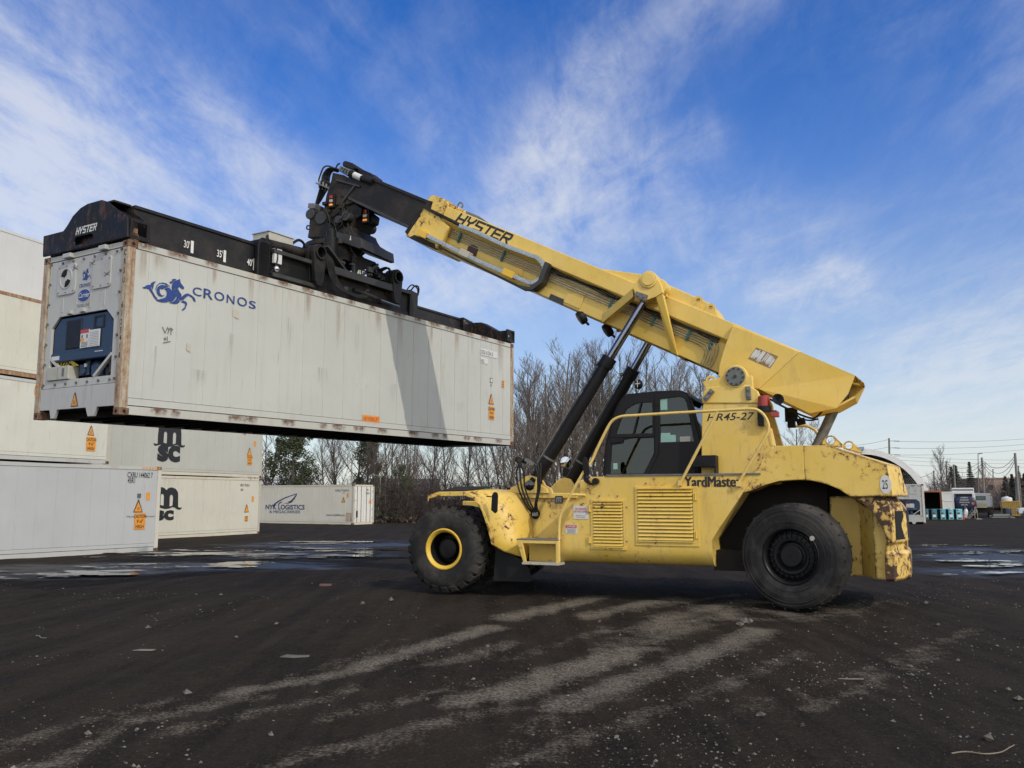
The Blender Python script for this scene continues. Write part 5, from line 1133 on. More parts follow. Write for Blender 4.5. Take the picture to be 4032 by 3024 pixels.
# curved hoses over the nose of the head
random.seed(5)
b=MB()
for k in range(8):
    o=14*k; yy=.30-.06*k; dx=random.uniform(-6,6)
    p=[(520-o*.2,190+o*.25),(455-o*.1,170+o*.35),(385+o*.3,180+o*.7),(335+o*.7,250+o*.7),(320+o*1.0,330+o*.35),(295+o*.75+dx,420+o*.1),(268+o*.5,520),(250+o*.2,590),(236+o*.25,640)]
    b.tube([V((a,yy,c)) for a,c in ml('Y1',p,yy)],.018,6,smooth=6)
b.tube([V((a,.2,c)) for a,c in ml('Y1',[(520,120),(495,135),(470,175),(430,160),(380,148),(340,170),(310,240),(290,310),(310,330)],.2)],.02,6,smooth=6)
for k in range(3):
    p=[(238+14*k,640),(222+10*k,700),(228+8*k,780),(245+8*k,850),(300+6*k,900)]; b.tube([V((a,.48,c)) for a,c in ml('Y1',p,.48)],.028,6,smooth=6)
b.tube([V((a,.5,c)) for a,c in ml('Y1',[(380,680),(420,740),(470,800),(520,830)],.5)],.016,6,smooth=6)
b.tube([V((a,.3,c)) for a,c in ml('Y1',[(190,840),(160,830),(165,800),(185,800)],.3)],.018,6,smooth=6)
b.tube([V((a,.2,c)) for a,c in ml('Y1',[(865,258),(900,248),(930,265),(950,292)],.2)],.006,4,smooth=6)
b.tube([V((a,.3,c)) for a,c in ml('Y1',[(690,742),(720,748),(750,742)],.3)],.012,5,smooth=6)
b.build('hydraulic_hose',M['hose'],ib,smooth=50)
b=MB(); c0=mz('Y1',282,345,.3); c1=mz('Y1',430,405,.3); b.bar((c0[0],.1,c0[1]),(c1[0],.1,c1[1]),.6,.03,(0,0,1)); c=mz('Y1',255,600,.3); b.obox((c[0],.2,c[1]),(.22,.5,.12),Matrix.Rotation(R(-10),3,'Y'))
for k in range(6):
    c=mz('Y1',300+22*k,345+14*k,.3); b.cyl((c[0],.3-.05*k,c[1]-.1),(c[0],.3-.05*k,c[1]+.1),.026,6)
b.build('hose_bracket',M['steel'],ib)
rq=random.Random(31); b=MB()
for k in range(18):
    x0,y0=rq.uniform(330,640),rq.uniform(560,900); x1,y1=x0+rq.uniform(-170,120),y0+rq.uniform(60,260); yy=rq.uniform(.44,.62); sag=rq.uniform(-60,60)
    b.tube([V((a,yy,c)) for a,c in ml('Y1',[(x0,y0),(x0*.7+x1*.3+sag*.4,y0*.7+y1*.3+abs(sag)*.3),(x0*.3+x1*.7+sag*.5,y0*.3+y1*.7+abs(sag)*.4),(x1,y1)],yy)],rq.uniform(.012,.024),6,smooth=5)
b.build('loose_hose',M['hose'],ib,smooth=50)
for (x0,y0,x1,y1,yy) in ((400,470,445,585,.50),(765,625,822,752,.30)):
    a,c=mz('Y1',x0,y0,yy),mz('Y1',x1,y1,yy); w_=(a[0]-c[0])
    b=MB(); b.box(c[0]-.02,a[0]+.03,yy-.16,yy-.02,c[1]-.02,a[1]+.03); lo=b.build('signal_lamp',M['hub'],ib,bevel=.01)
    for f0_,f1_,mt in ((.68,.98,'red_lens'),(.36,.62,'white_lens'),(.06,.24,'amber')):
        b=MB(); z0_=c[1]+(a[1]-c[1])*f0_; z1_=c[1]+(a[1]-c[1])*f1_; k_=-.02*f0_; b.box(c[0]+.02,a[0]-.02,yy-.02,yy+.02,z0_,z1_); b.build('lamp_lens',M[mt],lo,bevel=.015)
b=MB(); random.seed(9)
for k in range(22):
    x,y=random.uniform(350,680),random.uniform(520,930); c=mz('Y1',x,y,.45); s_=random.uniform(.03,.10); b.box(c[0]-s_,c[0]+s_,.38,.43+.05*random.random(),c[1]-s_*.6,c[1]+s_*.6)
b.build('head_fitting',M['grease'],hd,bevel=.01)
# ================================================================== stacked containers on the left
gx='containers stacked along the left side of the yard'
def yaw_dir(a): return V((math.cos(a),math.sin(a),0)), V((-math.sin(a),math.cos(a),0))
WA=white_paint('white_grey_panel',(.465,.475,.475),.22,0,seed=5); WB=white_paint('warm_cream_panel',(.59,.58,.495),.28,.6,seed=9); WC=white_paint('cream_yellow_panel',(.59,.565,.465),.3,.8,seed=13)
WD=white_paint('grey_cream_panel',(.47,.465,.405),.35,.7,seed=17); WE=white_paint('pale_white_panel',(.56,.565,.55),.18,0,seed=21); WF=white_paint('aged_white_panel',(.62,.585,.49),.3,.8,seed=25)
RA=white_paint('grey_rail',(.48,.48,.45),.4,.8,seed=3); RB=white_paint('rusty_cream_rail',(.60,.55,.43),.4,1.0,seed=31)
RR=rusty('very_rusty_rail',(.42,.34,.22),(.34,.15,.055),.36,.56)
PW=rusty('weathered_white_post',(.58,.55,.47),(.36,.24,.14),.56,.72)
# single white container in front of the stack
a=R(58.3); u_,v_=yaw_dir(a); e=at_depth('D',345,1100,30.1); e=V((e.x,30.1,-.06))
cx_=container('ground_container','pale grey white container on the ground in front of the stack',e-u_*12.192,a,side=WA,rail=RA,post=PW,seam=.62)
def fr_of(o): return Frame(o.location,o.rotation_quaternion.to_matrix())
F=fr_of(cx_)
def zloc(F,k,x,y): q=F.un(k,x,y,1,0.0); return q.x,q.z
def numbers(p,F,k,pts,txts,h,mat='ink',xs=.55,bold=.012):
    b=MB()
    for (x,y),t in zip(pts,txts): q=zloc(F,k,x,y); letters(b,t,h,(q[0],.010,q[1]),SX,UP,bold*.35,0,xs)
    b.build('container_number',M[mat],p)
numbers(cx_,F,'Z8',[(740,412),(742,445)],['CXRU 144062 7','45R1'],.26)
q=zloc(F,'Z8',802,615); warn_triangle(cx_,side_fn(.010),q[0],q[1],.36)
q=zloc(F,'Z8',778,716); caution_sticker(cx_,q[0],0,q[1],.42,.55,side_fn(.010),SX)
numbers(cx_,F,'Z8',[(735,645)],['Width checking for UIC railway transport'],.085,'ink_grey',.75,.004)
q=zloc(F,'Z8',850,544); b=MB(); flat(b,[(q[0],q[1]),(q[0]+.14,q[1]),(q[0]+.14,q[1]+.26),(q[0],q[1]+.26)],side_fn(.012),.002); b.build('orange_tag',M['orange_ink'],cx_)
q=zloc(F,'Z8',798,532); b=MB(); flat(b,[(q[0],q[1]),(q[0]+.14,q[1]),(q[0]+.14,q[1]+.15),(q[0],q[1]+.15)],side_fn(.012),.002); letters(b,'70',.1,(q[0]+.02,.009,q[1]-.11),SX,UP,.01,0,.7); b.build('rail_sticker',M['ink_grey'],cx_)
q=zloc(F,'Z8',828,350); b=MB()
for k in range(6): flat(b,[(q[0]+.12*k,2.80),(q[0]+.12*k+.06,2.80),(q[0]+.12*k+.10,2.87),(q[0]+.12*k+.04,2.87)],side_fn(-.002),.002)
b.build('hazard_stripe',M['orange_ink'],cx_)
# tall stack behind it, running along yaw 69 degrees
a=R(69); u_,v_=yaw_dir(a); e=V((-15.9,33.9,0)); o=e-u_*12.192
zb=[.13,3.08,6.02,8.95]
st1=container('stacked_container','plain cream container at the foot of the stack behind the pale grey container',o+UP*zb[0],a,side=WB,rail=RA,group=gx,end0='plain')
st2=container('stacked_container','warm cream container with orange caution sticker, second level right above the pale grey container',o+UP*zb[1],a,side=WB,rail=RA,group=gx)
F=fr_of(st2); q=zloc(F,'Z8',528,168); warn_triangle(st2,side_fn(.010),q[0],q[1],.33); q=zloc(F,'Z8',500,258); caution_sticker(st2,q[0],0,q[1],.44,.55,side_fn(.010),SX)
numbers(st2,F,'Z8',[(528,100)],['87'],.12,'ink_grey')
st3=container('stacked_container','yellowish cream container with rusty top rail, third level of the left stack',o+UP*zb[2],a,side=WC,rail=RR,group=gx)
o4=o+v_*2.62-u_*.30
for k,z in enumerate((.13,3.12,6.1,9.12)):
    c=container('stacked_container',('topmost clean white container of the stack at the left edge' if k==3 else 'hidden container under the topmost white one, level %s'%('one two three'.split()[k])),o4+UP*z,a,side=WE if k==3 else WD,rail=WE if k==3 else RA,group=gx)
    if k==3: numbers(c,fr_of(c),'Z1',[(272,448)],['S'],.3)
# the two containers with the big black letters
a=R(67.7); u_,v_=yaw_dir(a); e=at_depth('D',562,1100,46.0); e=V((e.x,46.0,-.10)); o=e-u_*12.192
m1=container('ground_container','cream container with big black letters, under the grey lettered one',o,a,side=WC,rail=RB,group='two containers with big black letters, one on the other')
m2=container('stacked_container','grey cream container with big black letters, resting on the cream lettered one',o+UP*2.93,a,side=WD,rail=RB,group='two containers with big black letters, one on the other')
mo=[(188,268),(200,300),(225,312),(260,300),(300,292),(345,305),(400,322),(450,328),(500,318),(545,298),(580,300),(620,330),(665,342),(695,325),(700,300),(665,308),(640,295),(642,100),(635,45),(600,0),(540,-25),(490,-15),(450,20),(410,-20),(360,-30),(310,-15),(275,20),(262,150),(258,275),(225,280)]
mh=[[(350,262),(357,120),(365,90),(385,78),(405,90),(412,120),(406,275)],[(500,290),(505,130),(515,100),(535,92),(552,105),(560,135),(553,272)]]
for c,dx,dy,rect in ((m2,0,0,(245,315,630,567)),(m1,-53,1016,(212,1362,523,1537))):
    F=fr_of(c); f=lambda p: zloc(F,'L2',p[0]+dx,p[1]+dy)
    b=MB(); b.plate([f(p) for p in mo],[[f(p) for p in h] for h in mh],.002,.012,'y')
    n0=len(b.v); letters(b,'sc',1,(0,0,0),SX,UP,.05)
    p0,p1=zloc(F,'L2',rect[0],rect[3]),zloc(F,'L2',rect[2],rect[1]); xs_=[p.x for p in b.v[n0:]]; zs_=[p.z for p in b.v[n0:]]
    for p in b.v[n0:]:
        p.x=p0[0]+(p.x-min(xs_))/(max(xs_)-min(xs_))*(p1[0]-p0[0]); p.z=p0[1]+(p.z-min(zs_))/(max(zs_)-min(zs_))*(p1[1]-p0[1]); p.y=.006
    b.build('owner_lettering',M['ink'],c)
F=fr_of(m2); q=zloc(F,'Z8',1449,285); warn_triangle(m2,side_fn(.010),q[0],q[1],.36,False); q=zloc(F,'Z8',1437,340); caution_sticker(m2,q[0],0,q[1],.36,.5,side_fn(.010),SX)
for c,F,y0 in ((m2,F,233),(m1,fr_of(m1),553)):
    q=zloc(F,'Z8',1476 if c is m2 else 1463,y0); b=MB(); flat(b,[(q[0],q[1]),(q[0]+.16,q[1]),(q[0]+.16,q[1]+.28),(q[0],q[1]+.28)],side_fn(.012),.002); b.build('orange_tag',M['orange_ink'],c)
F=fr_of(m1); q=zloc(F,'Z8',1432,615); warn_triangle(m1,side_fn(.010),q[0],q[1],.36,False); q=zloc(F,'Z8',1422,668); caution_sticker(m1,q[0],0,q[1],.24,.28,side_fn(.010),SX)
numbers(m1,F,'Z8',[(1398,464),(1398,492)],['MSCU 741835 6','45R1'],.19,'ink_grey')
numbers(m2,fr_of(m2),'Z8',[(1415,166)],['45R1'],.16,'ink_grey')
# the white container by the trees
a=R(-28.6); u_,v_=yaw_dir(a); e=V((-11.5,62.7,-.14)); 
nk=container('lone_container','cream white container with a blue wing emblem standing by the trees',e-u_*12.192,a,side=WF,rail=RB,post=M['cream_rust'],end1='doors')
F=fr_of(nk)
def fit_side(p,F,txt,k,x0,y0,x1,y1,mat,bold,name,shear=0):
    b=MB(); letters(b,txt,1,(0,0,0),SX,UP,bold,shear); p0,p1=zloc(F,k,x0,y1),zloc(F,k,x1,y0); xs_=[q.x for q in b.v]; zs_=[q.z for q in b.v]
    for q in b.v: q.x=p0[0]+(q.x-min(xs_))/(max(xs_)-min(xs_))*(p1[0]-p0[0]); q.z=p0[1]+(q.z-min(zs_))/(max(zs_)-min(zs_))*(p1[1]-p0[1]); q.y=.004
    b.build(name,M[mat],p)
fit_side(nk,F,'NYK LOGISTICS','Y5',150,1120,662,1180,'nyk_ink',.02,'owner_lettering')
fit_side(nk,F,'& MEGACARRIER','Y5',202,1195,605,1228,'nyk_ink',0,'owner_lettering')
fit_side(nk,F,'www.nykline.co','Y5',940,1240,1185,1272,'ink_grey',.01,'web_lettering')
fit_side(nk,F,'NYKU 713634 3','Y5',1062,918,1240,948,'ink_grey',.01,'container_number'); fit_side(nk,F,'45R1','Y5',1155,958,1185,972,'ink_grey',.0,'container_number')
wing=[[(238,1140),(262,1105),(320,1065),(400,1025),(470,1000),(562,970),(556,1000),(545,1022),(500,1045),(540,1000),(545,985),(470,1012),(400,1040),(330,1078),(285,1110),(262,1142)],
 [(505,1040),(530,1020),(536,1040),(515,1062),(480,1075),(430,1082),(478,1066)],[(470,1075),(512,1070),(490,1092),(450,1102),(380,1106),(440,1094)],[(310,1115),(340,1085),(378,1078),(350,1095),(325,1118)]]
b=MB()
for k,w in enumerate(wing): flat(b,[zloc(F,'Y5',*p) for p in w],side_fn(.012),.002+.001*k)
b.build('wing_emblem',M['nyk_ink'],nk)
q=zloc(F,'Y5',1166,1090); warn_triangle(nk,side_fn(.010),q[0],q[1],.34,False)
q=zloc(F,'Y5',1210,1025); b=MB(); flat(b,[(q[0],q[1]),(q[0]+.18,q[1]),(q[0]+.18,q[1]+.3),(q[0],q[1]+.3)],side_fn(.012),.002); b.build('orange_tag',M['orange_ink'],nk)
p0,p1=zloc(F,'Y5',1197,1340),zloc(F,'Y5',1280,1226); b=MB(); flat(b,[p0,(p1[0],p0[1]),p1,(p0[0],p1[1])],side_fn(.012),.002); b.build('patch_panel',M['post_rust'],nk)
b=MB(); 
for dx in (.0,): flat(b,[(0,0)]*0 or [(.3,.5),(.52,.5),(.52,1.0),(.3,1.0)],lambda a_,c_,l: V((12.192-.03+l,a_+.05,c_)),.0)
b.build('door_label',M['ink'],nk)
b=MB(); flat(b,[(1.80,1.52),(2.14,1.52),(1.97,1.94)],lambda a_,c_,l: V((12.192-.03+l,a_,c_)),.006); b.build('warning_triangle',M['orange_ink'],nk)
b=MB(); letters(b,'NYKU',.2,(12.17,1.45,2.45),V((0,1,0)),UP,.01,0,.6); letters(b,'713634 3',.2,(12.17,1.45,2.2),V((0,1,0)),UP,.01,0,.6); b.build('container_number',M['ink_grey'],nk)

# ================================================================== right-hand background
def place(k,x,d,y=1000): p=at_depth(k,x,y,d); return V((p.x,d,ground_z(d)))
def mpp(d,k='Y4'): return ZM[k][2]*.5486*d/FOC
# reefer standing end-on
a=R(66.5); u_,v_=yaw_dir(a); rr_=place('Y4',855,63.0); 
rf=container('refrigerated_container','white refrigerated container standing end-on behind the machine, dark blue unit in its end',rr_,a,side=WF,rail=WE,post=PW,end0='reefer',end1='plain',far=False)
# open container with orange frame and white door
M['orange_frame']=rusty('orange_frame',(.42,.13,.05),(.25,.09,.04),.45,.7)
d=80.0; p=place('Y4',1088,d); oc=empty('open_container',p,R(-26),'open orange-framed container with stacked pallets inside and a white door swung out','shipping container')
b=MB(); W=2.44; b.box(-W,-W+.10,0,.12,0,2.6).box(-.10,0,0,.12,0,2.6).box(-W+.1,-.1,0,.12,2.46,2.6).box(-W+.1,-.1,0,.12,0,.14); b.build('door_frame',M['orange_frame'],oc)
b=MB(); b.box(-W,-W+.05,.12,6,0,2.58).box(-.05,0,.12,6,0,2.58).box(-W+.05,-.05,.12,6,2.53,2.58).box(-W+.05,-.05,.12,6,.05,.10).box(-W+.05,-.05,5.95,6,.1,2.53); b.build('container_shell',black_worn('dark_container_inside',c=(.03,.025,.02),dust=(.06,.05,.04)),oc)
b=MB(); b.box(.06,1.04,-.10,-.04,.12,2.50); dr=b.build('door',M['door_white'],oc)
b=MB()
for z in (.12,.85,1.62,2.38): b.box(.06,1.04,-.125,-.101,z,z+.11)
b.box(.06,.14,-.125,-.101,.23,2.38).box(.96,1.04,-.125,-.101,.23,2.38); b.build('door_rib',M['door_white'],dr)
b=MB(); b.box(.5,.72,-.132,-.127,.5,1.0); b.build('faded_poster',M['beige'],dr)
for k in range(6):
    e=empty('pallet_crate',p+Matrix.Rotation(R(-26),3,'Z')@V((-2.25,.9,.1+.37*k)),R(-26),'dark wooden crate in the stack inside the open container, number '+str(k+1)+' from the floor' if 0 else 'dark wooden crate stacked inside the orange-framed container','crate','crates stacked in the open container')
    b=MB(); 
    for z in (0,.12,.24): b.box(0,.85,0,.04,z+.02,z+.11)
    b.box(0,.85,.04,1.0,.0,.34); b.build('crate_box',simple('dark_crate_wood',(.05,.035,.027),.8) if k==0 else bpy.data.materials['dark_crate_wood'],e)
# turquoise cabinets
TQ=[simple('turquoise_paint',(.10,.34,.40),.5,0,.3),simple('worn_teal_paint',(.045,.16,.20),.55,0,.5),simple('light_turquoise_paint',(.17,.45,.50),.5,0,.2)]
for k,(x0,x1,xl,mt,lb) in enumerate(((858,900,845,1,'dull teal steel cabinet nearest the white reefer'),(945,1015,900,1,'worn teal steel cabinet, second from the white reefer'),(1065,1135,1015,0,'turquoise steel cabinet in the middle of the row of five'),(1178,1244,1130,2,'bright turquoise steel cabinet below the swung-out white door'),(1285,1366,1245,2,'bright turquoise steel cabinet standing a little apart beside the red extinguisher'))):
    d=76.0; p=place('Y4',x0,d); m_=mpp(d); w=(x1-x0)*m_; e=empty('steel_cabinet',p,R(-3),lb,'cabinet','row of turquoise steel cabinets')
    b=MB(); b.box(0,w,0,.8,.04,.96); body_=b.build('cabinet_body',TQ[mt],e,bevel=.02)
    b=MB(); b.box(-.012,-.001,.05,.75,.1,.9); b.build('side_panel',M['navy_dark'],e)
    b=MB(); b.box(w*.12,w*.55,-.012,-.001,.52,.66).box(w*.25,w*.8,-.012,-.001,.1,.2).box(w*.1,w*.3,-.012,-.001,.78,.88); b.build('control_panel',M['darksteel'],e)
    b=MB(); b.box(w*.2,w*.75,-.012,-.001,.26,.46); b.build('label_plate',M['sign_white'],e)
p=place('Y4',1379,77); e=empty('fire_extinguisher',p,0,'small red fire extinguisher on the ground right of the cabinets','fire extinguisher')
b=MB(); b.lathe([(.001,0),(.085,.0),(.085,.33),(.05,.40),(.03,.42)],(0,0,.0),(0,0,1),14); b.build('cylinder',simple('bright_red',(.5,.03,.02),.35),e,smooth=40)
b=MB(); b.box(-.03,.03,-.03,.03,.42,.47); b.box(-.02,.10,-.015,.015,.47,.50); b.tube([(.03,0,.45),(.12,0,.40),(.11,0,.18)],.012,6,smooth=4); b.build('valve_handle',M['hub'],e)
# wheel helper for background vehicles
def small_wheel(p,x,y,r,w,m=None):
    b=MB(); b.lathe([(r*.55,-w/2),(r*.95,-w/2),(r,-w/2+.04),(r,w/2-.04),(r*.95,w/2),(r*.55,w/2)],(x,y,r),(1,0,0),24,True); wh=b.build('wheel',M['rubber'],p,smooth=40)
    b=MB(); b.lathe([(.001,-w/2-.005),(r*.3,-w/2-.01),(r*.56,-w/2+.01)],(x,y,r),(1,0,0),20); b.build('rim',m or M['steel'],wh,smooth=40)
# tank truck seen from behind
d=86.0; m_=mpp(d); p=place('Y4',1405,d); tt=empty('tank_truck',p,R(-27),'dark blue tank truck seen from behind with white lettering and an orange shield','tank truck')
M['navy_tank']=simple('navy_tank_paint',(.012,.016,.045),.35,0,.25)
b=MB(); sec_=[(1.08*math.copysign(abs(math.cos(R(t)))**.72,math.cos(R(t))),.78*math.copysign(abs(math.sin(R(t)))**.72,math.sin(R(t)))) for t in range(0,360,12)]
b.loft([[(x*k,y,1.36+z*k) for x,z in sec_] for y,k in ((-.12,.55),(-.08,.85),(0,.97),(.1,1),(6.5,1),(6.6,.9))]); b.build('tank',M['navy_tank'],tt,smooth=40)
b=MB()
for k,(t,h) in enumerate((('PLUMBING &',.17),('REFRIGERATION',.17),('HEATING AND AIR',.17),('SERVICE INC.',.17))): letters(b,t,h,(0,-.13,1.92-.235*k),SX,UP,.02,0,.62,'CENTER')
b.build('tank_lettering',M['white_ink'],tt)
b=MB(); b.plate([(.62,1.52),(.86,1.52),(.86,1.36),(.74,1.24),(.62,1.36)],[],-.14,-.12,'y'); b.build('orange_shield',simple('orange_shield',(.6,.13,.04),.5),tt)
b=MB(); b.box(-.9,.9,.3,6.8,.55,.75); b.box(-1.0,1.0,.0,.12,.42,.58); b.build('chassis',M['under'],tt)
for x in (-.85,.85): small_wheel(tt,x,1.0,.48,.5)
b=MB(); b.box(-1.1,1.1,6.9,8.6,.9,2.5); b.plate([(6.9,2.45),(8.6,2.45),(8.3,3.02),(7.0,3.02)],[],-1.05,1.05,'x'); cb2=b.build('truck_cab',M['sign_white'],tt,bevel=.06)
b=MB(); b.box(-.85,.85,6.88,6.899,1.9,2.4); b.build('rear_window',M['hub'],cb2)
b=MB(); b.box(-1.0,1.0,6.95,6.97,2.62,2.86); b.build('roof_slot',M['hub'],cb2)
b=MB(); b.box(-1.5,-.75,5.5,8.2,.7,2.3); b.build('side_box',simple('grey_blue_box',(.11,.13,.19),.5),tt)
# silver truck from behind
d=90.0; m_=mpp(d); p=place('Y4',1632,d); stt=empty('flatbed_truck',p,R(-28.5),'silver flatbed truck seen from behind with a rear cab window','truck')
SV=simple('silver_paint',(.34,.345,.36),.35,.2,.15)
b=MB(); b.plate([(-1.06,1.0),(1.06,1.0),(1.08,2.0),(1.0,2.36),(.8,2.46),(-.85,2.46),(-1.0,2.36),(-1.08,2.0)],[],2.4,4.3,'y'); c_=b.build('truck_cab',SV,stt,bevel=.05)
b=MB(); b.box(-.42,.48,2.37,2.395,1.74,2.16); wf=b.build('window_frame',M['hub'],c_,bevel=.03); b=MB(); b.box(-.36,.42,2.362,2.369,1.79,2.11); b.build('rear_window',simple('dark_window',(.05,.09,.085),.1),wf)
b=MB(); letters(b,'FREIGHT',.12,(0,2.385,1.52),SX,UP,.01,0,.8,'CENTER'); b.build('cab_lettering',M['ink_grey'],c_) if 0 else None
b=MB(); b.box(.86,1.06,2.39,2.42,2.2,2.28); b.build('roof_lamp',M['amber'] if 0 else M['red_lens'],c_)
b=MB(); b.box(1.12,1.16,2.3,2.36,.8,2.35).box(-.5,-.2,3,3.3,2.46,2.52); b.build('exhaust_stack',M['steel'],stt)
b=MB(); b.box(-1.05,1.1,-1.0,2.3,.78,.95); b.box(-.9,-.7,-1.0,2.3,.5,.78); b.box(.7,.9,-1,2.3,.5,.78); b.build('deck',M['under'],stt)
b=MB(); b.box(-1.1,1.1,-1.05,-1.0,.45,.78); b.build('rear_bumper',M['hub'],stt)
for x in (-.95,.95): b=MB(); b.box(x-.06,x+.06,-1.07,-1.055,.6,.7); b.build('tail_lamp',M['red_lens'],stt)
for x in (-.8,.8): small_wheel(stt,x,-.1,.47,.5); small_wheel(stt,x,3.3,.47,.3)
p2=place('Y4',1662,88.5); e=empty('wooden_crate',V((p2.x,88.9,ground_z(88)+.96)),R(-28),'pale wooden crate on the deck of the silver truck','crate'); b=MB(); b.box(-.5,.52,0,.7,0,.48); b.build('crate_box',simple('pale_wood',(.34,.29,.21),.7),e,bevel=.01); b=MB(); b.box(-.52,.54,-.02,-.001,.0,.09).box(-.52,.54,-.02,-.001,.20,.28).box(-.52,.54,-.02,-.001,.40,.49); b.build('crate_slat',simple('pale_wood_slat',(.38,.33,.24),.7),e)
# lattice frame leaning
p=place('Y4',1440,80); e=empty('lattice_boom_section',p,R(10),'grey lattice frame leaning on the ground in front of the tank truck','lattice frame')
b=MB()
for y in (0,.35):
    b.bar((-.1,y,.05),(.85,y,.95),.05,.05); b.bar((.1,y,-.0+.03),(1.05,y,.75),.05,.05)
    for k in range(5): b.bar((-.1+.19*k,y,.05+.18*k),(.2+.19*k,y,.1+.155*k),.03,.03); b.bar((-.1+.19*k,y,.05+.18*k),(.29+.19*k,y,.17+.15*k),.03,.03)
for k in range(6): b.bar((-.1+.19*k,0,.05+.18*k),(-.1+.19*k,.35,.05+.18*k),.03,.03)
b.build('lattice',M['steel'],e)
b=MB(); b.bar((-.25,.1,.0),(-.18,.1,1.15),.05,.05); b.bar((-.18,.1,1.1),(-.05,.1,1.1),.05,.05); b.build('upright_post',M['steel'],e)
p=place('Y4',1465,79); e=empty('gas_bottle',p,0,'white rounded bottle behind the lattice frame','gas bottle'); b=MB(); b.lathe([(.001,0),(.16,0),(.19,.06),(.19,.62),(.12,.80),(.04,.84),(.04,.9)],(0,.9,.1),(.25,0,1),14); b.build('bottle',M['sign_white'],e,smooth=50); b=MB(); b.cyl((.225,.9,.98),(.24,.9,1.06),.03,8); b.build('bottle_valve',M['steel'],e)
p=place('Y4',1555,79); e=empty('hand_truck',p,R(-15),'rusty hand truck with pale toe plate beside the lattice frame','hand truck'); b=MB(); b.tube([(-.12,0,.05),(-.1,0,.5),(-.05,.1,1.0),(0,.15,1.12)],.025,6,smooth=4); b.tube([(.12,0,.05),(.1,0,.5),(.05,.1,1.0),(0,.15,1.12)],.025,6,smooth=4); b.build('hand_frame',M['post_rust'],e); b=MB(); b.box(-.05,.42,-.25,.0,.02,.05); b.build('toe_plate',M['sign_white'],e)
# yellow skip, tank on it, drum, pipes
d=94.0; p=place('Y4',2038,d); e=empty('yellow_bin',p,R(-26),'yellow ribbed steel bin beside the white car','skip bin')
YS=simple('dull_yellow_paint',(.42,.27,.06),.55,0,.3); m_=mpp(d)
b=MB(); w=.85; b.plate([(-w,.1),(w,.1),(w,1.55),(w-.0,1.62),(-w,1.62),(-w,1.55)],[],0,2.4,'y'); bn=b.build('bin_body',YS,e)
b=MB()
for k in range(9): x=-w+.08+.2*k; b.box(x,x+.09,-.06,-.001,.15,1.5)
b.box(-w-.04,w+.04,-.08,-.001,1.52,1.64).box(-w-.02,w+.02,-.07,-.001,.05,.15); b.build('bin_rib',YS,bn,bevel=.015)
e=empty('plastic_tank',place('Y4',1992,95.2)+V((0,0,1.63)),0,'white plastic tank standing on the yellow bin','water tank'); b=MB(); b.lathe([(.001,0),(.52,.0),(.54,.06),(.54,.30),(.45,.40),(.18,.46),(.17,.52),(.001,.53)],(0,0,0),(0,0,1),28); b.build('tank_body',M['sign_white'],e,smooth=30); b=MB(); b.cyl((0,0,.52),(0,0,.66),.03,8); b.build('tank_vent',M['steel'],e)
e=empty('steel_drum',place('Y4',1985,90),0,'dark blue grey drum in front of the yellow bin','drum'); DB=simple('dark_drum_paint',(.045,.055,.075),.35,0,.4); b=MB(); b.lathe([(.001,.0),(.43,.0),(.43,.26),(.455,.28),(.43,.30),(.43,.55),(.455,.57),(.43,.59),(.43,.85),(.45,.86),(.44,.89),(.001,.87)],(0,0,.02),(0,0,1),28); b.build('drum_body',DB,e,smooth=25); b=MB(); b.cyl((.2,0,.885),(.2,0,.91),.04,8); b.build('drum_bung',M['steel'],e)
pl=place('Y4',1915,84)
random.seed(4)
for k in range(9):
    r_=.055+.02*random.random(); row=k//4; e=empty('steel_pipe',pl+V((-.95+random.uniform(-.15,.15),.13*(k%4)+.06*row,r_+.125*row)),R(random.uniform(-3,3)),'grey steel pipe lying in the pile on the ground','pipe','pile of grey steel pipes')
    b=MB(); L_=random.uniform(1.5,1.9); b.lathe([(r_*.8,0),(r_,0),(r_,L_),(r_*.8,L_),(r_*.8,0)],(0,0,0),(1,0,0),12); b.build('pipe_tube',M['grey'],e,smooth=40)
p=place('Y4',2060,83); e=tag(MB().plate([(-.25,0),(-.18,.12),(.0,.17),(.2,.1),(.28,0)],[],0,.4,'y').build('rubble_heap',M['tread_grey'],None,bevel=.05),'small pale heap of rubble at the end of the pipes','rubble'); e.location=p
# low trailer behind the drum
p=place('Y4',1830,96); e=empty('low_trailer',p,R(-27),'dark low trailer with red reflectors between the silver truck and the bin','trailer'); b=MB(); b.box(-.7,1.1,0,4,.62,.95); b.box(-.8,1.2,-.03,.0,.85,.95); b.build('trailer_deck',M['under'],e); b=MB(); 
for x in (-.6,.0,.6): b.box(x,x+.2,-.05,-.031,.87,.93)
b.build('reflector',simple('red_reflector',(.4,.02,.02),.3),e); small_wheel(e,-.5,1.2,.38,.25); small_wheel(e,.9,1.2,.38,.25)
b=MB(); b.bar((-.5,.2,.95),(-.2,.2,1.5),.05,.05); b.bar((-.2,.2,1.5),(.2,.2,1.45),.05,.05); b.bar((.2,.2,1.45),(.3,.2,.95),.05,.05); b.build('trailer_rack',M['steel'],e)
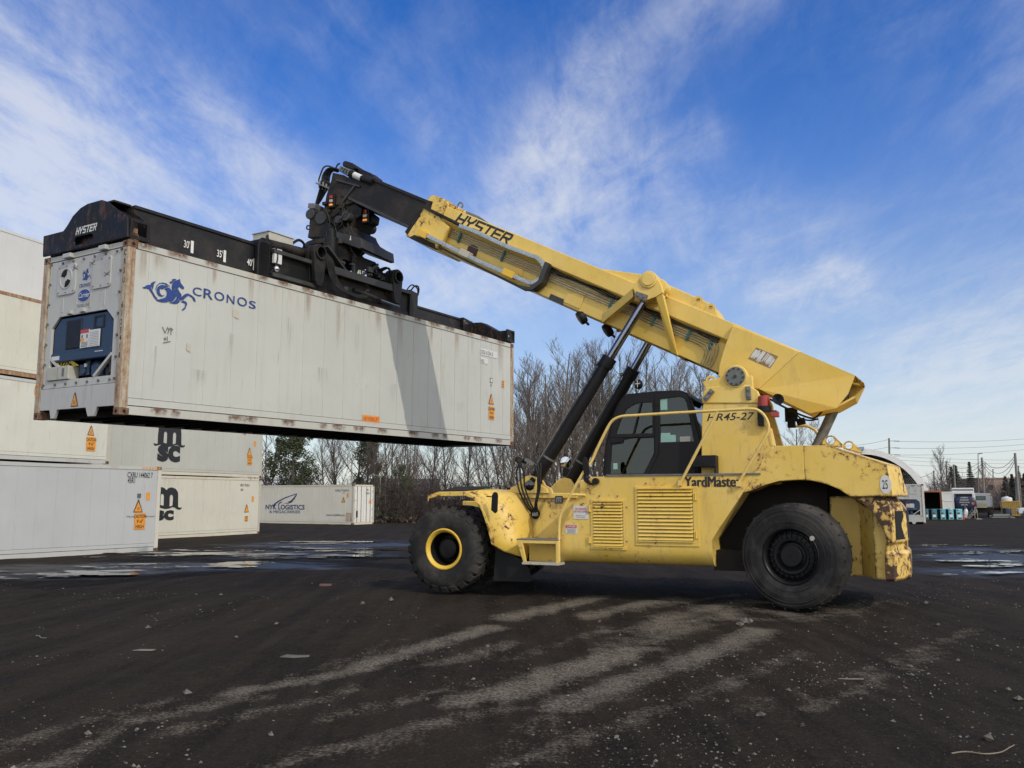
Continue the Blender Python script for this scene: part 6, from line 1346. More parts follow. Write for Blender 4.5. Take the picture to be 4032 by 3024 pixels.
# white car at the frame edge
p=place('Y4',2150,88); e=empty('parked_car',p+V((.0,0,0)),R(-24),'white car parked at the right edge of the yard','car')
b=MB(); prof=[(-.05,.35),(-.08,.62),(.02,.88),(.75,1.0),(1.35,1.52),(1.6,1.60),(3.2,1.60),(4.0,1.15),(4.3,1.0),(4.35,.4)]
b.plate(prof,[],0,1.8,'y'); cr=b.build('car_body',simple('white_car_paint',(.62,.64,.67),.25,0,.06),e,bevel=.09,seg=3)
b=MB(); b.plate([(.85,1.03),(1.38,1.48),(1.62,1.53),(2.1,1.53),(2.1,1.02)],[],-.012,.02,'y'); b.plate([(2.18,1.02),(2.18,1.53),(3.1,1.53),(3.6,1.1)],[],-.012,.02,'y'); b.add([(.80,.15,1.05),(.80,1.65,1.05),(1.36,1.55,1.535),(1.36,.25,1.535)],[(0,1,2,3)]); b.build('car_window',M['navy_dark'],cr)
for x in (.75,3.5):
    b=MB(); b.lathe([(.2,-.10),(.33,-.11),(.35,-.06),(.35,.12),(.2,.13)],(x,.06,.35),(0,-1,0) if 0 else (0,1,0),24,True); wh=b.build('wheel',M['rubber'],e,smooth=40); b=MB(); b.lathe([(.001,-.12),(.1,-.125),(.21,-.105)],(x,.06,.35),(0,1,0),20); b.build('rim',M['steel'],wh)
    b=MB(); b.plate(arc(x,.38,.44,0,180,14)+arc(x,.38,.38,180,0,14),[],-.02,.05,'y'); b.build('wheel_arch',M['hub'],cr)
b=MB(); b.box(-.10,-.02,.1,.45,.68,.82); b.build('headlight',M['mirror'],cr,bevel=.03); b=MB(); b.box(1.25,1.45,-.16,-.02,1.05,1.2); b.build('wing_mirror',M['hub'],cr,bevel=.03)
# fabric shelter
d=88.0; ctr=place('Y4',20,d); dm=empty('fabric_shelter',ctr,R(-16),'arched white fabric shelter with a dark open end behind the machine','fabric building')
def hoop(rx,rz,y,n=40): return [(rx*math.cos(math.pi*i/n),y,rz*math.sin(math.pi*i/n)) for i in range(n+1)]
WFB=simple('white_fabric',(.70,.70,.68),.7,0,.08,2)
FT=NT('translucent_fabric'); FT.base((.62,.62,.58)); FT.rough(.8); tl_n=FT.n('ShaderNodeBsdfTranslucent',{'Color':(.50,.50,.44,1)}); ms_=FT.n('ShaderNodeMixShader',{0:.28}); FT.link(FT.b.outputs[0],ms_.inputs[1]); FT.link(tl_n.outputs[0],ms_.inputs[2]); FT.link(ms_.outputs[0],FT.out.inputs[0])
b=MB(); b.loft([hoop(6.55,6.95,0),hoop(6.45,6.85,16)],False,False); cv=b.build('fabric_cover',FT.m,dm,smooth=40,recalc=False)
b=MB(); b.loft([hoop(5.95,6.40,-.02),hoop(6.56,6.96,-.03)],False,False); b.build('front_flap',WFB,dm,smooth=40,recalc=False)
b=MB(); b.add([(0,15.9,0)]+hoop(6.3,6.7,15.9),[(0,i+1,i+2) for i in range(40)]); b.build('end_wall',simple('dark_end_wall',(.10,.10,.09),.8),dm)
b=MB()
for k in range(14): b.tube(hoop(6.12,6.52,.6+1.15*k,24),.07,5)
for i in range(3,38,3):
    a=math.pi*i/40; b.bar((6.1*math.cos(a),.3,6.5*math.sin(a)),(6.1*math.cos(a),15.5,6.5*math.sin(a)),.07,.07)
b.build('roof_truss',M['darksteel'],dm)
b=MB(); b.box(-6.7,-5.9,0,16,-.1,.9).box(5.9,6.7,0,16,-.1,.9); b.build('shelter_footing',M['grey'],dm)
q=place('Y4',60,88.3); b=MB(); b.box(-.25,.25,-.3,.3,6.85,7.15); b.build('roof_vent',simple('pale_blue_vent',(.2,.35,.45),.5),dm)
# poles, lamps, wires
WP=simple('weathered_pole',(.16,.14,.115),.8,0,.3); WPG=simple('greyed_pole',(.20,.19,.165),.8,0,.3)
tops={}
def pole(nm,lab,xt,yt,xb,d,r=.14,arms=0,mat=None,k='Z7',group='wooden poles beyond the yard'):
    b_=place(k,xb,d); t_=at_depth(k,xt,yt,d); e=empty('utility_pole',b_,0,lab,'utility pole',group)
    b=MB(); top_=V((t_.x-b_.x,0,t_.z-b_.z)); b.tube([(0,0,0),top_*.5,top_],r,8,r1=r*.7); b.build('pole_shaft',mat or WP,e,smooth=60)
    b=MB()
    for q in range(arms): b.bar(top_+V((-.1,-.2,-.5-1.2*q)),top_+V((.75,-.2,-.5-1.2*q)),.08,.08); b.cyl(top_+V((.7,-.2,-.5-1.2*q)),top_+V((1.7,-.2,-.55-1.2*q)),.07,6)
    if arms: b.build('insulator_arm',M['steel'],e)
    else: b.box(top_.x-.10,top_.x+.10,-.16,.16,top_.z-.06,top_.z+.05); b.build('pole_cap',M['steel'],e)
    tops[nm]=t_; return e
pole('a','tall dark pole with three insulator arms behind the fabric shelter',606,228,622,150,.22,3)
pole('b','short thin pole right of the fabric shelter',1138,620,1155,140,.13)
pole('c','leaning pole left of the dark spruces, beside the bare tree',1286,505,1308,138,.15)
pole('d','thick greyed pole in front of the dark spruces',1376,545,1398,132,.18,0,WPG)
pole('e','stout wooden pole right of the street lamp',1710,462,1746,135,.20,0,WPG)
pole('f','thin dark pole before the brick building',1843,600,1848,160,.12)
pole('g','tallest leaning wooden pole near the right edge',2105,408,2152,128,.24,0,WPG)
pole('h','short pole tied against the tallest leaning pole',2115,690,2118,129,.17,0,WPG)
pole('i','thin leaning pole at the far right edge',2145,560,2178,131,.12)
pole('j','low stub pole between the bare tree and the spruces',1338,775,1342,130,.14,0,WPG)
d=133.0; b_=place('Z7',1670,d); t_=at_depth('Z7',1665,415,d); e=empty('street_lamp',b_,0,'slim grey street lamp among the poles','street lamp'); b=MB(); b.tube([(0,0,0),(t_.x-b_.x,0,t_.z-b_.z)],.09,8,r1=.06); b.build('lamp_post',WPG,e); b=MB(); b.bar((t_.x-b_.x,0,t_.z-b_.z),(t_.x-b_.x+.5,-.4,t_.z-b_.z+.1),.12,.12); b.build('lamp_head',M['steel'],e)
d=100.0; b_=place('Z7',490,d); t_=at_depth('Z7',487,385,d); e=empty('flood_light',b_,0,'grey post with a pair of floodlights before the fabric shelter','floodlight'); b=MB(); b.tube([(0,0,0),(t_.x-b_.x,0,t_.z-b_.z)],.07,8); b.build('lamp_post',WPG,e); b=MB(); zt=t_.z-b_.z-.45
for s in (-1,1): b.box(s*.12,s*.55,-.2,.1,zt-.22,zt+.18)
b.build('lamp_head',M['steel'],e,bevel=.08)
def wire(p0,p1,sag,lab,gr,r=.02):
    b=MB(); pts=[]
    for i in range(17):
        t=i/16; p=V(p0).lerp(V(p1),t); p.z-=sag*4*t*(1-t); pts.append(p)
    b.tube(pts,r,4); tag(b.build('power_line',M['darksteel']),lab,'cable',gr)
T=tops
for k in range(3):
    z=-.3-.30*k; lo=('upper','middle','lower')[k]
    wire(T['e']+V((0,0,z)),T['g']+V((0,0,z)),1.6+.5*k,lo+' drooping cable between the stout pole and the tallest leaning pole','drooping cables',.035)
    wire(T['c']+V((0,0,z)),T['e']+V((0,0,z*1.5)),1.0+.3*k,lo+' cable across the spruces to the stout pole','cables across the spruces',.03)
    y0=(232,293,350)[k]; wire(T['a']+V((1.7,0,-.55-1.2*k)),at_depth('Z7',2600,y0-30,175),.5,lo+' long power line running right from the armed pole','long power lines right of the armed pole',.03)
    wire(T['a']+V((0,0,-.2-1.3*k)),at_depth('Z7',-400,(290,345,400)[k],150),.8,lo+' power line running left from the armed pole','long power lines left of the armed pole',.03)
wire(at_depth('Z7',640,440,210),at_depth('Z7',2600,480,230),.5,'faint far power line above the spruces','faint far power lines',.035); wire(at_depth('Z7',740,490,210),at_depth('Z7',2600,520,230),.5,'faint far power line just under the first faint one','faint far power lines',.035); wire(at_depth('Z7',850,545,210),at_depth('Z7',2600,560,230),.5,'lowest faint far power line','faint far power lines',.035)
wire(T['b']+V((0,0,-.1)),at_depth('Z7',700,690,120),.6,'short slack cable from the short pole to the shelter','cable runs',.03)
# brick building, distant buildings
BRK=NT('far_brick'); n_=BRK.n('ShaderNodeTexBrick',{'Vector':BRK.co(),'Color1':(.30,.13,.09,1),'Color2':(.25,.11,.08,1),'Mortar':(.28,.2,.16,1),'Scale':1.2}); BRK.base(n_.outputs['Color']); BRK.rough(.8)
d=230.0; p=place('Z7',1705,d); bb=empty('brick_building',p,R(-6),'long brown brick building far behind the right-hand trees','building')
b=MB(); b.box(0,34,0,14,0,7.2); b.build('wall',BRK.m,bb); b=MB(); b.box(-.2,34.2,-.2,14.2,7.2,7.5); b.build('parapet',simple('pale_coping',(.4,.28,.22),.7),bb)
for k in range(8):
    b=MB(); b.box(2+4*k,3.6+4*k,-.03,-.001,4.2,5.6); wd=b.build('window',M['navy_dark'],bb)
d=112.0; p=place('Y5',1690,d); bh=empty('low_house',p,R(10),'low house with a grey roof glimpsed between the thin tree stems','house')
b=MB(); b.box(0,7,0,6,0,2.9); b.build('wall',simple('pale_blue_wall',(.36,.42,.48),.7),bh); b=MB(); b.plate([(-.5,2.9),(3,4.6),(6.5,2.9)],[],-.4,7.4,'x'); b.build('roof',simple('grey_shingle',(.10,.095,.10),.8),bh)
for k in range(2): b=MB(); b.box(1+3*k,2.2+3*k,-.03,-.001,1.1,2.2); b.build('window',M['navy_dark'],bh)
d=120.0; p=place('Y5',60,d); bh=empty('white_shed',p,0,'white flat-roofed shed behind the evergreen, left of the lone container','shed')
b=MB(); b.box(-9,5.5,0,8,0,4.6); b.build('wall',simple('white_wall',(.66,.70,.76),.6),bh); b=MB(); b.box(-9.2,5.7,-.2,8.2,4.6,4.85); b.build('roof',simple('pale_roof',(.6,.62,.66),.6),bh)
b=MB(); b.box(-.5,1.8,-.04,-.001,.2,2.8); b.build('door',M['steel'],bh)

# ================================================================== trees
BARK=simple('grey_brown_bark',(.11,.09,.074),.85,0,.35,5); TWIG=simple('red_brown_twig',(.115,.092,.076),.85,0,.3,2); PALE=simple('pale_bark',(.30,.26,.20),.8,0,.3,5)
def branch(mb, rng, p, d, L, r, n, bend, up):
    pts=[p.copy()]; d=d.normalized()
    for i in range(n):
        d=(d+V((rng.uniform(-bend,bend),rng.uniform(-bend,bend),rng.uniform(-bend,bend)+up))).normalized(); p=p+d*(L/n); pts.append(p.copy())
    mb.tube(pts,r,5 if r>.05 else 3,r1=max(r*.35,.006),cap=False); return pts
def bare_tree(seed, H, spread=.42, stems=1, nb=20, low=.16, twig_r=.011):
    rng=random.Random(seed); tr=MB(); tw=MB()
    for s in range(stems):
        d0=V((rng.uniform(-.22,.22)*(stems>1),rng.uniform(-.22,.22)*(stems>1),1)); h=H*rng.uniform(.85,1)
        main=branch(tr,rng,V((rng.uniform(-.2,.2)*(stems>1),rng.uniform(-.2,.2)*(stems>1),0)),d0,h,.012*H*(1 if stems==1 else .75),10,.07,.06)
        for k in range(nb//stems+3):
            f=low+(1-low)*(k+rng.random())/(nb//stems+3); i=min(int(f*10),9); p=main[i].lerp(main[i+1],f*10-i); a=rng.uniform(0,6.283); sp=spread*rng.uniform(.7,1.3)
            L1=H*(.44-.30*f)*rng.uniform(.8,1.15); r1=.0048*H*(1.1-f)+.012
            b1=branch(tw,rng,p,V((math.cos(a)*sp*1.5,math.sin(a)*sp*1.5,1)),L1,r1,5,.16,.05)
            for m in range(7):
                g=.2+.8*(m+rng.random())/7; i2=min(int(g*5),4); p2=b1[i2].lerp(b1[i2+1],g*5-i2); dd=(b1[i2+1]-b1[i2]).normalized(); a2=rng.uniform(0,6.283)
                b2=branch(tw,rng,p2,dd+V((math.cos(a2),math.sin(a2),rng.uniform(-.1,.6)))*.75,L1*.42*(1.1-g*.5),max(r1*.4,twig_r),3,.2,.08)
                for t in range(7):
                    g2=.15+.85*(t+rng.random())/7; i3=min(int(g2*3),2); p3=b2[i3].lerp(b2[i3+1],g2*3-i3); d3=(b2[i3+1]-b2[i3]).normalized(); a3=rng.uniform(0,6.283)
                    branch(tw,rng,p3,d3+V((math.cos(a3),math.sin(a3),rng.uniform(0,.7)))*.7,L1*.20*rng.uniform(.6,1.2),twig_r*.8,2,.2,.1)
    return tr,tw
protos=[]
def make_bare(label,seed,H,group,mat=None,**kw):
    tr,tw=bare_tree(seed,H,**kw); e=empty('bare_tree',(0,0,0),0,label,'tree',group); tr.build('trunk',mat or BARK,e,smooth=60,recalc=False); tw.build('crown',TWIG if mat is None else mat,e,smooth=60,recalc=False); return e
GB='bare trees standing behind the lift cylinders'
LB='tall leafless tree between the hanging container and the lift cylinders'
protos=[make_bare(LB,1,13,GB,stems=1,nb=24,spread=.55),make_bare(LB,2,13,GB,stems=3,nb=27,spread=.46),make_bare(LB,3,13,GB,stems=2,nb=26,spread=.52),make_bare(LB,4,13,GB,stems=1,nb=22,spread=.66,low=.25),make_bare(LB,5,13,GB,stems=4,nb=28,spread=.42)]
used=set(); rng=random.Random(21)
def put_tree(k,xd,ytop,d,rz=None):
    """xd,ytop at 2212 px: a tree at depth d whose top is at ytop"""
    z=at_depth('D',xd,ytop,d).z; p=place('D',xd,d); h=z-p.z
    if k in used: e=copy_tree(protos[k])
    else: e=protos[k]; used.add(k)
    e.location=p; s=h/12.6; e.scale=(s*rng.uniform(.85,1.1),s*rng.uniform(.85,1.1),s); e.rotation_euler=(0,0,rng.uniform(0,6.28)); return e
for k,x,yt,d in ((0,1130,815,80),(2,1165,790,76),(1,1210,770,74),(0,1240,800,84),(3,1268,745,78),(4,1300,755,75),(2,1328,790,88),(1,1360,770,80),(0,1395,800,84),(4,1432,790,79),(3,1462,800,86),(2,1500,795,82),(1,1525,800,90),(4,1185,850,90),(2,1290,840,92),(0,1340,850,94),(1,1415,850,92),(3,1148,840,95),(4,1235,850,72),(0,1480,860,75),(2,1545,830,95),(3,1720,915,110),(0,1770,925,120),
   (4,1095,880,70),(1,1060,905,76),(3,1010,915,80),(0,965,900,86),(2,925,905,90),(4,880,930,74),(1,850,910,84),(3,775,880,85),(0,700,930,92),(2,735,900,88),(1,575,905,88),(4,820,920,78),(0,1112,900,66),(2,1160,925,68),(1,1200,915,67),(3,1260,920,69),(4,1320,925,70),(0,1350,930,68)):
    e=put_tree(k,x,yt,d)
    if x>1290: tag(e,'tall leafless tree behind the far lift cylinder, between the two cylinders and the cab',None,'bare trees between the cylinders and the cab')
    if x>1410: tag(e,'tall leafless tree rising behind the cab roof',None,'bare trees rising behind the cab roof')
    if x<1100: tag(e,'lower leafless tree in the scrub under the hanging container',None,'leafless trees in the scrub under the hanging container')
    if x>1600: tag(e,'leafless tree seen between the boom tower and the tail strut',None,'leafless trees seen past the boom tower')
far_tree=make_bare('lone tall leafless tree left of the dark spruces',8,12,'lone leafless trees on the right',spread=.4,nb=24)
def far_put(e,k,x,yt,d): z=at_depth(k,x,yt,d).z; p=place(k,x,d); e.location=p; e.scale=((z-p.z)/11.6,)*3
far_put(far_tree,'Z7',1268,345,136); t2=copy_tree(far_tree); tag(t2,'smaller leafless tree beside the stout pole, before the brick building'); far_put(t2,'Z7',1765,545,150)
# pale leaning saplings at the edge of the scrub
for k,(x0,y0,x1,y1) in enumerate(((1240,860,1302,330),(1598,1352,1690,560),(1640,1360,1850,1050),(1862,1340,1905,450),(1940,1330,2090,720),(1705,1240,1730,780))):
    d=69.0+.6*k; b0=place('Y5',x0,d); t0=at_depth('Y5',x1,y1,d); e=empty('sapling',b0,0,('pale slim stem rising behind the lone container roof','pale slim stem just right of the lone container','low slanting pale stem right of the lone container','straight pale stem at the scrub edge','slanting slim stem at the right of the scrub edge','short pale stem in the dark scrub')[k],'tree','pale stems at the scrub edge')
    b=MB(); T_=t0-b0; b.tube([V((0,0,0)),T_*.35+V((.1,0,0)),T_*.7+V((-.05,0,0)),T_],.06,6,r1=.02,smooth=3); b.build('trunk',PALE,e)
    b=MB(); rg=random.Random(k)
    for m in range(14): f=.35+.6*m/14; p=T_*f; branch(b,rg,p,V((rg.uniform(-1,1),rg.uniform(-1,1),1.2)),.9*(1.2-f),.014,3,.2,.05)
    b.build('crown',TWIG,e,recalc=False)
# evergreens
def leafy(name,cols):
    t=NT(name); f=t.noise(.9,4,.6); g=t.noise(7,3)
    t.base(t.mix(t.math('MULTIPLY_ADD',g,.6,t.ramp(f,.3,.7,0,.5)),cols[0],cols[1])); t.rough(.7); return t.m
CED=leafy('cedar_foliage',((.022,.034,.014),(.075,.085,.035))); SPR=leafy('spruce_foliage',((.015,.024,.018),(.045,.058,.040))); BUSH=leafy('bush_foliage',((.03,.045,.016),(.09,.105,.045)))
def leaf_quads(mb,rng,c,rad,n,s,flat_=1.0):
    for i in range(n):
        while True:
            q=V((rng.uniform(-1,1),rng.uniform(-1,1),rng.uniform(-1,1)))
            if q.length<1: break
        p=c+V((q.x*rad,q.y*rad,q.z*rad*flat_)); a=V((rng.gauss(0,1),rng.gauss(0,1),rng.gauss(0,.7))).normalized(); b_=a.orthogonal().normalized(); b_=(b_*math.cos(i)+a.cross(b_)*math.sin(i)); k=s*rng.uniform(.6,1.4)
        mb.add([p-a*k,p+b_*k*.45,p+a*k,p-b_*k*.45],[(0,1,2,3)])
def cedar(name,label,loc,H,Rr,seed,mat,n=90,group=None,base=.06,cat='tree'):
    rng=random.Random(seed); e=empty(name,loc,0,label,cat,group); b=MB(); b.tube([(0,0,0),(0,0,H*.95)],.02*H,6,r1=.01); 
    cr=MB()
    for i in range(n):
        f=base+(1-base)*rng.random()**.85; rr=Rr*(1-f)**.62*rng.uniform(.35,1.08)*(1 if f>.15 else .8); a=rng.uniform(0,6.283); c=V((math.cos(a)*rr,math.sin(a)*rr,f*H)); k=rng.uniform(.28,.5)*H/8
        leaf_quads(cr,rng,c,k,120,.08*H/8,1.1); b.bar((0,0,max(c.z-rr*.4,.1)),c,.03,.03)
    b.build('trunk',BARK,e); cr.build('crown',mat,e,recalc=False); return e
cedar('cedar_tree','broad dark cedar behind the lone container, by the lettered stack',place('D',633,74),9.6,3.1,1,CED,170)
cedar('cedar_tree','narrower dark cedar right of centre behind the lone container',place('D',795,80),8.6,2.2,2,CED,110)
cedar('evergreen_bush','green bush at the foot of the trees left of the front tyre',place('D',868,70),4.6,2.0,3,BUSH,70,cat='bush')
cedar('evergreen_bush','low yellowish green bush right of the lone container',place('D',815,67.5),3.0,1.7,4,BUSH,45,cat='bush')
def spruce(label,loc,H,Rr,seed,group='dark spruces at the right'):
    rng=random.Random(seed); e=empty('spruce_tree',loc,0,label,'tree',group); b=MB(); b.tube([(0,0,0),(0,0,H)],.016*H,6,r1=.01); cr=MB(); z=.10*H
    while z<H*.98:
        f=z/H; L=Rr*(1-f)**1.05+.06
        for k in range(9):
            a=rng.uniform(0,6.283); l=L*rng.uniform(.65,1.12)
            for m in range(6):
                g=(m+.6)/6; c=V((math.cos(a)*l*g,math.sin(a)*l*g,z-l*.22*g*g+.12*l*g)); leaf_quads(cr,rng,c,.07+.085*L,7,.13,.6)
            b.bar((0,0,z),(math.cos(a)*l,math.sin(a)*l,z-.1*l),.03,.03)
        z+=.055*H*(1-.45*f)
    b.build('trunk',BARK,e); cr.build('crown',SPR,e,recalc=False); return e
def sp_at(x,yt,d): p=place('Z7',x,d); return p,at_depth('Z7',x,yt,d).z-p.z
for x,yt,d,rw,lb in ((1372,560,150,.34,'left one of the paired dark spruces behind the greyed pole'),(1428,545,148,.33,'right one of the paired dark spruces, broad and drooping'),(1592,500,146,.20,'slender layered spruce left of the street lamp'),(2010,680,140,.30,'low dark spruce in front of the brick building'),(2090,650,142,.3,'dark spruce left of the tallest leaning pole'),(2175,615,140,.3,'dark spruce at the right frame edge'),(2240,640,140,.3,'last dark spruce beyond the right frame edge')):
    p,h=sp_at(x,yt,d); spruce(lb,p,h,h*rw,int(x))
# scrub: far too many stems to count
def scrub(name,label,x0,x1,d0,d1,n,h0,h1,seed,mat,r=.016,k='D',cat='scrub'):
    rng=random.Random(seed); b=MB()
    for i in range(n):
        d=rng.uniform(d0,d1); x=rng.uniform(x0,x1); p=place(k,x,d); hgt=rng.uniform(h0,h1)*(.8+.4*mnoise.noise(V((x*.012,seed,0)))); dr=V((rng.uniform(-.45,.45),rng.uniform(-.4,.4),1))
        pts=branch(b,rng,p,dr,hgt,r*rng.uniform(.8,1.6),4,.18,.02)
        for m in range(6):
            f=.15+.85*rng.random(); j=min(int(f*4),3); q=pts[j].lerp(pts[j+1],f*4-j); branch(b,rng,q,V((rng.uniform(-1,1),rng.uniform(-1,1),rng.uniform(-.2,.9))),hgt*rng.uniform(.18,.4),r*.7,2,.3,.0)
    return tag(b.build(name,mat,recalc=False),label,cat,None,'stuff')
SCR=simple('brown_scrub_twig',(.062,.044,.036),.9,0,.35,1); SCR2=simple('hazed_scrub_twig',(.12,.095,.085),.9,0,.3,.6)  # far twigs paler, the haze of distance put into their colour
scrub('scrub_thicket','dense brown leafless scrub below the trees',800,1540,67,88,2900,2.0,5.6,5,SCR)
scrub('scrub_thicket','leafless scrub behind the lone container',555,830,72,92,900,2.0,5.4,6,SCR)
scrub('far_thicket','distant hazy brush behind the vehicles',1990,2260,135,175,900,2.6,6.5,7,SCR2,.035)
b=MB(); rg=random.Random(3)
for i in range(900):
    d=rg.uniform(66,80); x=rg.uniform(800,1300); p=place('D',x,d); leaf_quads(b,rg,p+V((0,0,.25)),.4,3,.18,.6)
tag(b.build('undergrowth',leafy('dead_undergrowth',((.035,.024,.016),(.09,.062,.035))),recalc=False),'brown leaf litter and weeds along the scrub edge','undergrowth',None,'stuff')
# ================================================================== ground
import numpy as np
dust=[]   # (polyline in world, width, strength)
def dl(k,pts,w,s,k2=None): dust.append(([on_ground(k,x,y).xy for x,y in pts],w,s))
dl('G0',[(-60,1125),(120,1095),(245,1072)],.30,1.0); dl('G0',[(590,900),(860,840),(1130,795)],.42,.75); dl('G0',[(1000,780),(1330,735),(1560,688),(1640,640)],.45,1.0); dl('G0',[(1560,680),(1800,600),(2130,505)],.50,1.15); dl('G0',[(1880,665),(2050,630),(2190,575)],.45,.8)
dl('G1',[(-20,470),(180,420),(380,375)],.60,1.1); dl('G1',[(360,455),(520,415),(720,385)],.70,1.1); dl('G1',[(380,470),(430,440)],.5,.5); dl('G1',[(560,520),(760,450),(980,400)],1.0,.9); dl('G1',[(-60,800),(200,700),(560,590)],.62,1.15); dl('G1',[(430,600),(700,520),(950,440)],.8,.8)
dl('G1',[(200,850),(480,740),(760,640)],.50,1.05); dl('G1',[(700,660),(900,590),(1075,520)],.62,1.1); dl('G1',[(900,470),(1300,470),(1570,400)],.9,.65); dl('G1',[(980,430),(1200,450)],.7,.8)
dl('G0',[(1980,830),(2120,790),(2240,760)],.5,1.0); dl('G1',[(0,1000),(200,880),(420,800)],.5,.45); dl('G1',[(900,900),(1300,780),(1700,650)],.9,.25); dl('G0',[(1500,1040),(1900,920),(2250,830)],.6,.35)
for pts,w_s in (([(230,1075),(420,985),(600,895)],.45),([(0,1010),(400,900),(760,810)],.3),([(700,960),(1200,850),(1560,760)],.34),([(1100,1100),(1700,960),(2212,850)],.4),([(1400,900),(1800,800),(2100,730)],.34),([(1250,720),(1500,640),(1700,560)],.3)): dl('G0',pts,.34,w_s+.22)
for pts,w_s in (([(0,640),(250,560),(480,500)],.35),([(500,900),(900,760),(1250,620)],.36),([(1250,860),(1550,740),(1850,600)],.34),([(1500,700),(1750,600),(2000,520)],.34),([(0,1090),(350,960),(640,850)],.4),([(620,420),(800,385),(960,365)],.5)): dl('G1',pts,.36,w_s+.22)
wet=[]
for k,x,y,rx,ry,s in (('G0',480,255,4.5,2.4,1),('G0',990,245,3.4,2.0,1),('G0',1500,150,5.5,3.2,1),('G0',250,275,3.5,1.8,.8),('G0',1150,190,6,3.0,.8),('G0',20,285,2.5,1.5,.8),('G1',1920,165,3.0,2.0,.9),('G1',2120,210,3.5,3.0,1),('G1',2160,270,3.0,1.6,.9)):
    p=on_ground(k,x,y); wet.append((p.x,p.y,rx,ry,s))
def axis(lo,hi,step,ext):
    a=list(np.arange(lo,hi+1e-6,step)); s=step; v=lo; L=[]
    while v>-ext: s*=1.28; v-=s; L.append(v)
    v=hi; s=step; H_=[]
    while v<ext: s*=1.28; v+=s; H_.append(v)
    return np.array(L[::-1]+a+H_)
gx_=axis(-15,16,.11,900); gy_=axis(4.6,22,.11,1500); gy_=gy_[gy_>-60]
GX,GY=np.meshgrid(gx_,gy_)
def relief(x,y):
    a=x*.914+y*-.407; b_=x*.407+y*.914
    return .022*hn(x,y)+.018*mnoise.noise(V((x*1.7,y*1.7,0)))+.030*mnoise.noise(V((a*1.3,b_*.16,7)))+.018*mnoise.noise(V((a*3.1,b_*.3,2)))+.008*mnoise.noise(V((x*4.3,y*4.3,5)))-.03
def hn(x,y): return mnoise.fractal(V((x*.35,y*.35,3.1)),1.0,2.0,4)
Z=np.zeros_like(GX)
for j in range(GX.shape[0]):
    yy=gy_[j]; gz=ground_z(yy)
    for i in range(GX.shape[1]):
        xx=gx_[i]; z=gz
        if -40<xx<40 and yy<70: z+=relief(xx,yy)
        Z[j,i]=z
D_=np.zeros_like(GX)
for pl,w,s in dust:
    best=np.full(GX.shape,1e9)
    for a_,c_ in zip(pl[:-1],pl[1:]):
        ax,ay=a_; dx,dy=c_[0]-ax,c_[1]-ay; L2=dx*dx+dy*dy; t=np.clip(((GX-ax)*dx+(GY-ay)*dy)/L2,0,1); best=np.minimum(best,np.hypot(GX-ax-t*dx,GY-ay-t*dy))
    D_=np.maximum(D_,s*np.clip(1.2-best/(w*.62),0,1))
Wt=np.zeros_like(GX)
for x,y,rx,ry,s in wet: Wt=np.maximum(Wt,s*np.clip(1.4-np.hypot((GX-x)/rx,(GY-y)/ry),0,1))
ny,nx=GX.shape
vs=np.stack([GX.ravel(),GY.ravel(),Z.ravel()],1); idx=np.arange(ny*nx).reshape(ny,nx)
fs=np.stack([idx[:-1,:-1].ravel(),idx[:-1,1:].ravel(),idx[1:,1:].ravel(),idx[1:,:-1].ravel()],1)
me=bpy.data.meshes.new('ground'); me.from_pydata(vs.tolist(),[],fs.tolist())
for nm,A in (('dust',D_),('wet',Wt)): at=me.attributes.new(nm,'FLOAT','POINT'); at.data.foreach_set('value',A.ravel().astype('f4'))
me.shade_smooth(); gr=bpy.data.objects.new('ground',me); col.objects.link(gr); tag(gr,'dark packed dirt yard with pale gravel streaks',None,None,'structure')
t=NT('yard_dirt')
def attr(n): a=t.n('ShaderNodeAttribute',attribute_name=n); return a.outputs['Fac']
ang=R(24)   # tyre tracks run this way
trk=t.map((2.2,.18,1),(0,0,ang))
n1=t.noise(.35,6,.6); n2=t.noise(3.5,8,.68); n3=t.noise(34,5,.7); n4=t.noise(1.0,7,.65,trk); n5=t.noise(110,3,.6)
cc=t.mix(t.ramp(n1,.32,.68),(.0135,.0100,.0068),(.0275,.0205,.0142)); cc=t.mix(t.ramp(n4,.42,.72,0,.7),cc,(.049,.0375,.0270)); cc=t.mix(t.ramp(n4,.50,.32,0,.75),cc,(.0085,.0070,.0060))
cc=t.mix(t.ramp(n2,.50,.75,0,.6),cc,(.056,.0425,.0305)); cc=t.mix(t.ramp(n3,.52,.66,0,.7),cc,(.066,.054,.042)); cc=t.mix(t.ramp(n3,.42,.25,0,.6),cc,(.006,.005,.0045))
dm_=attr('dust'); dk=t.math('ADD',dm_,t.math('MULTIPLY',t.math('SUBTRACT',n2,.5),1.5)); dk=t.math('ADD',dk,t.math('MULTIPLY',t.math('SUBTRACT',n4,.5),1.5)); dk=t.math('ADD',dk,t.math('MULTIPLY',t.math('SUBTRACT',n3,.5),1.6)); dmask=t.math('MULTIPLY',t.ramp(dk,.40,1.15),t.ramp(dm_,.02,.25))
cc=t.mix(dmask,cc,t.mix(t.ramp(n3,.35,.65),(.060,.051,.039),(.29,.25,.195)))
pebb=t.n('ShaderNodeTexVoronoi',{'Vector':t.co(),'Scale':16.0}); pk=t.math('MULTIPLY',t.ramp(pebb.outputs['Distance'],.16,.10),t.ramp(t.n('ShaderNodeSeparateColor',{'Color':pebb.outputs['Color']}).outputs[0],.80,.9)); cc=t.mix(t.math('MULTIPLY',pk,.7),cc,(.13,.115,.098))
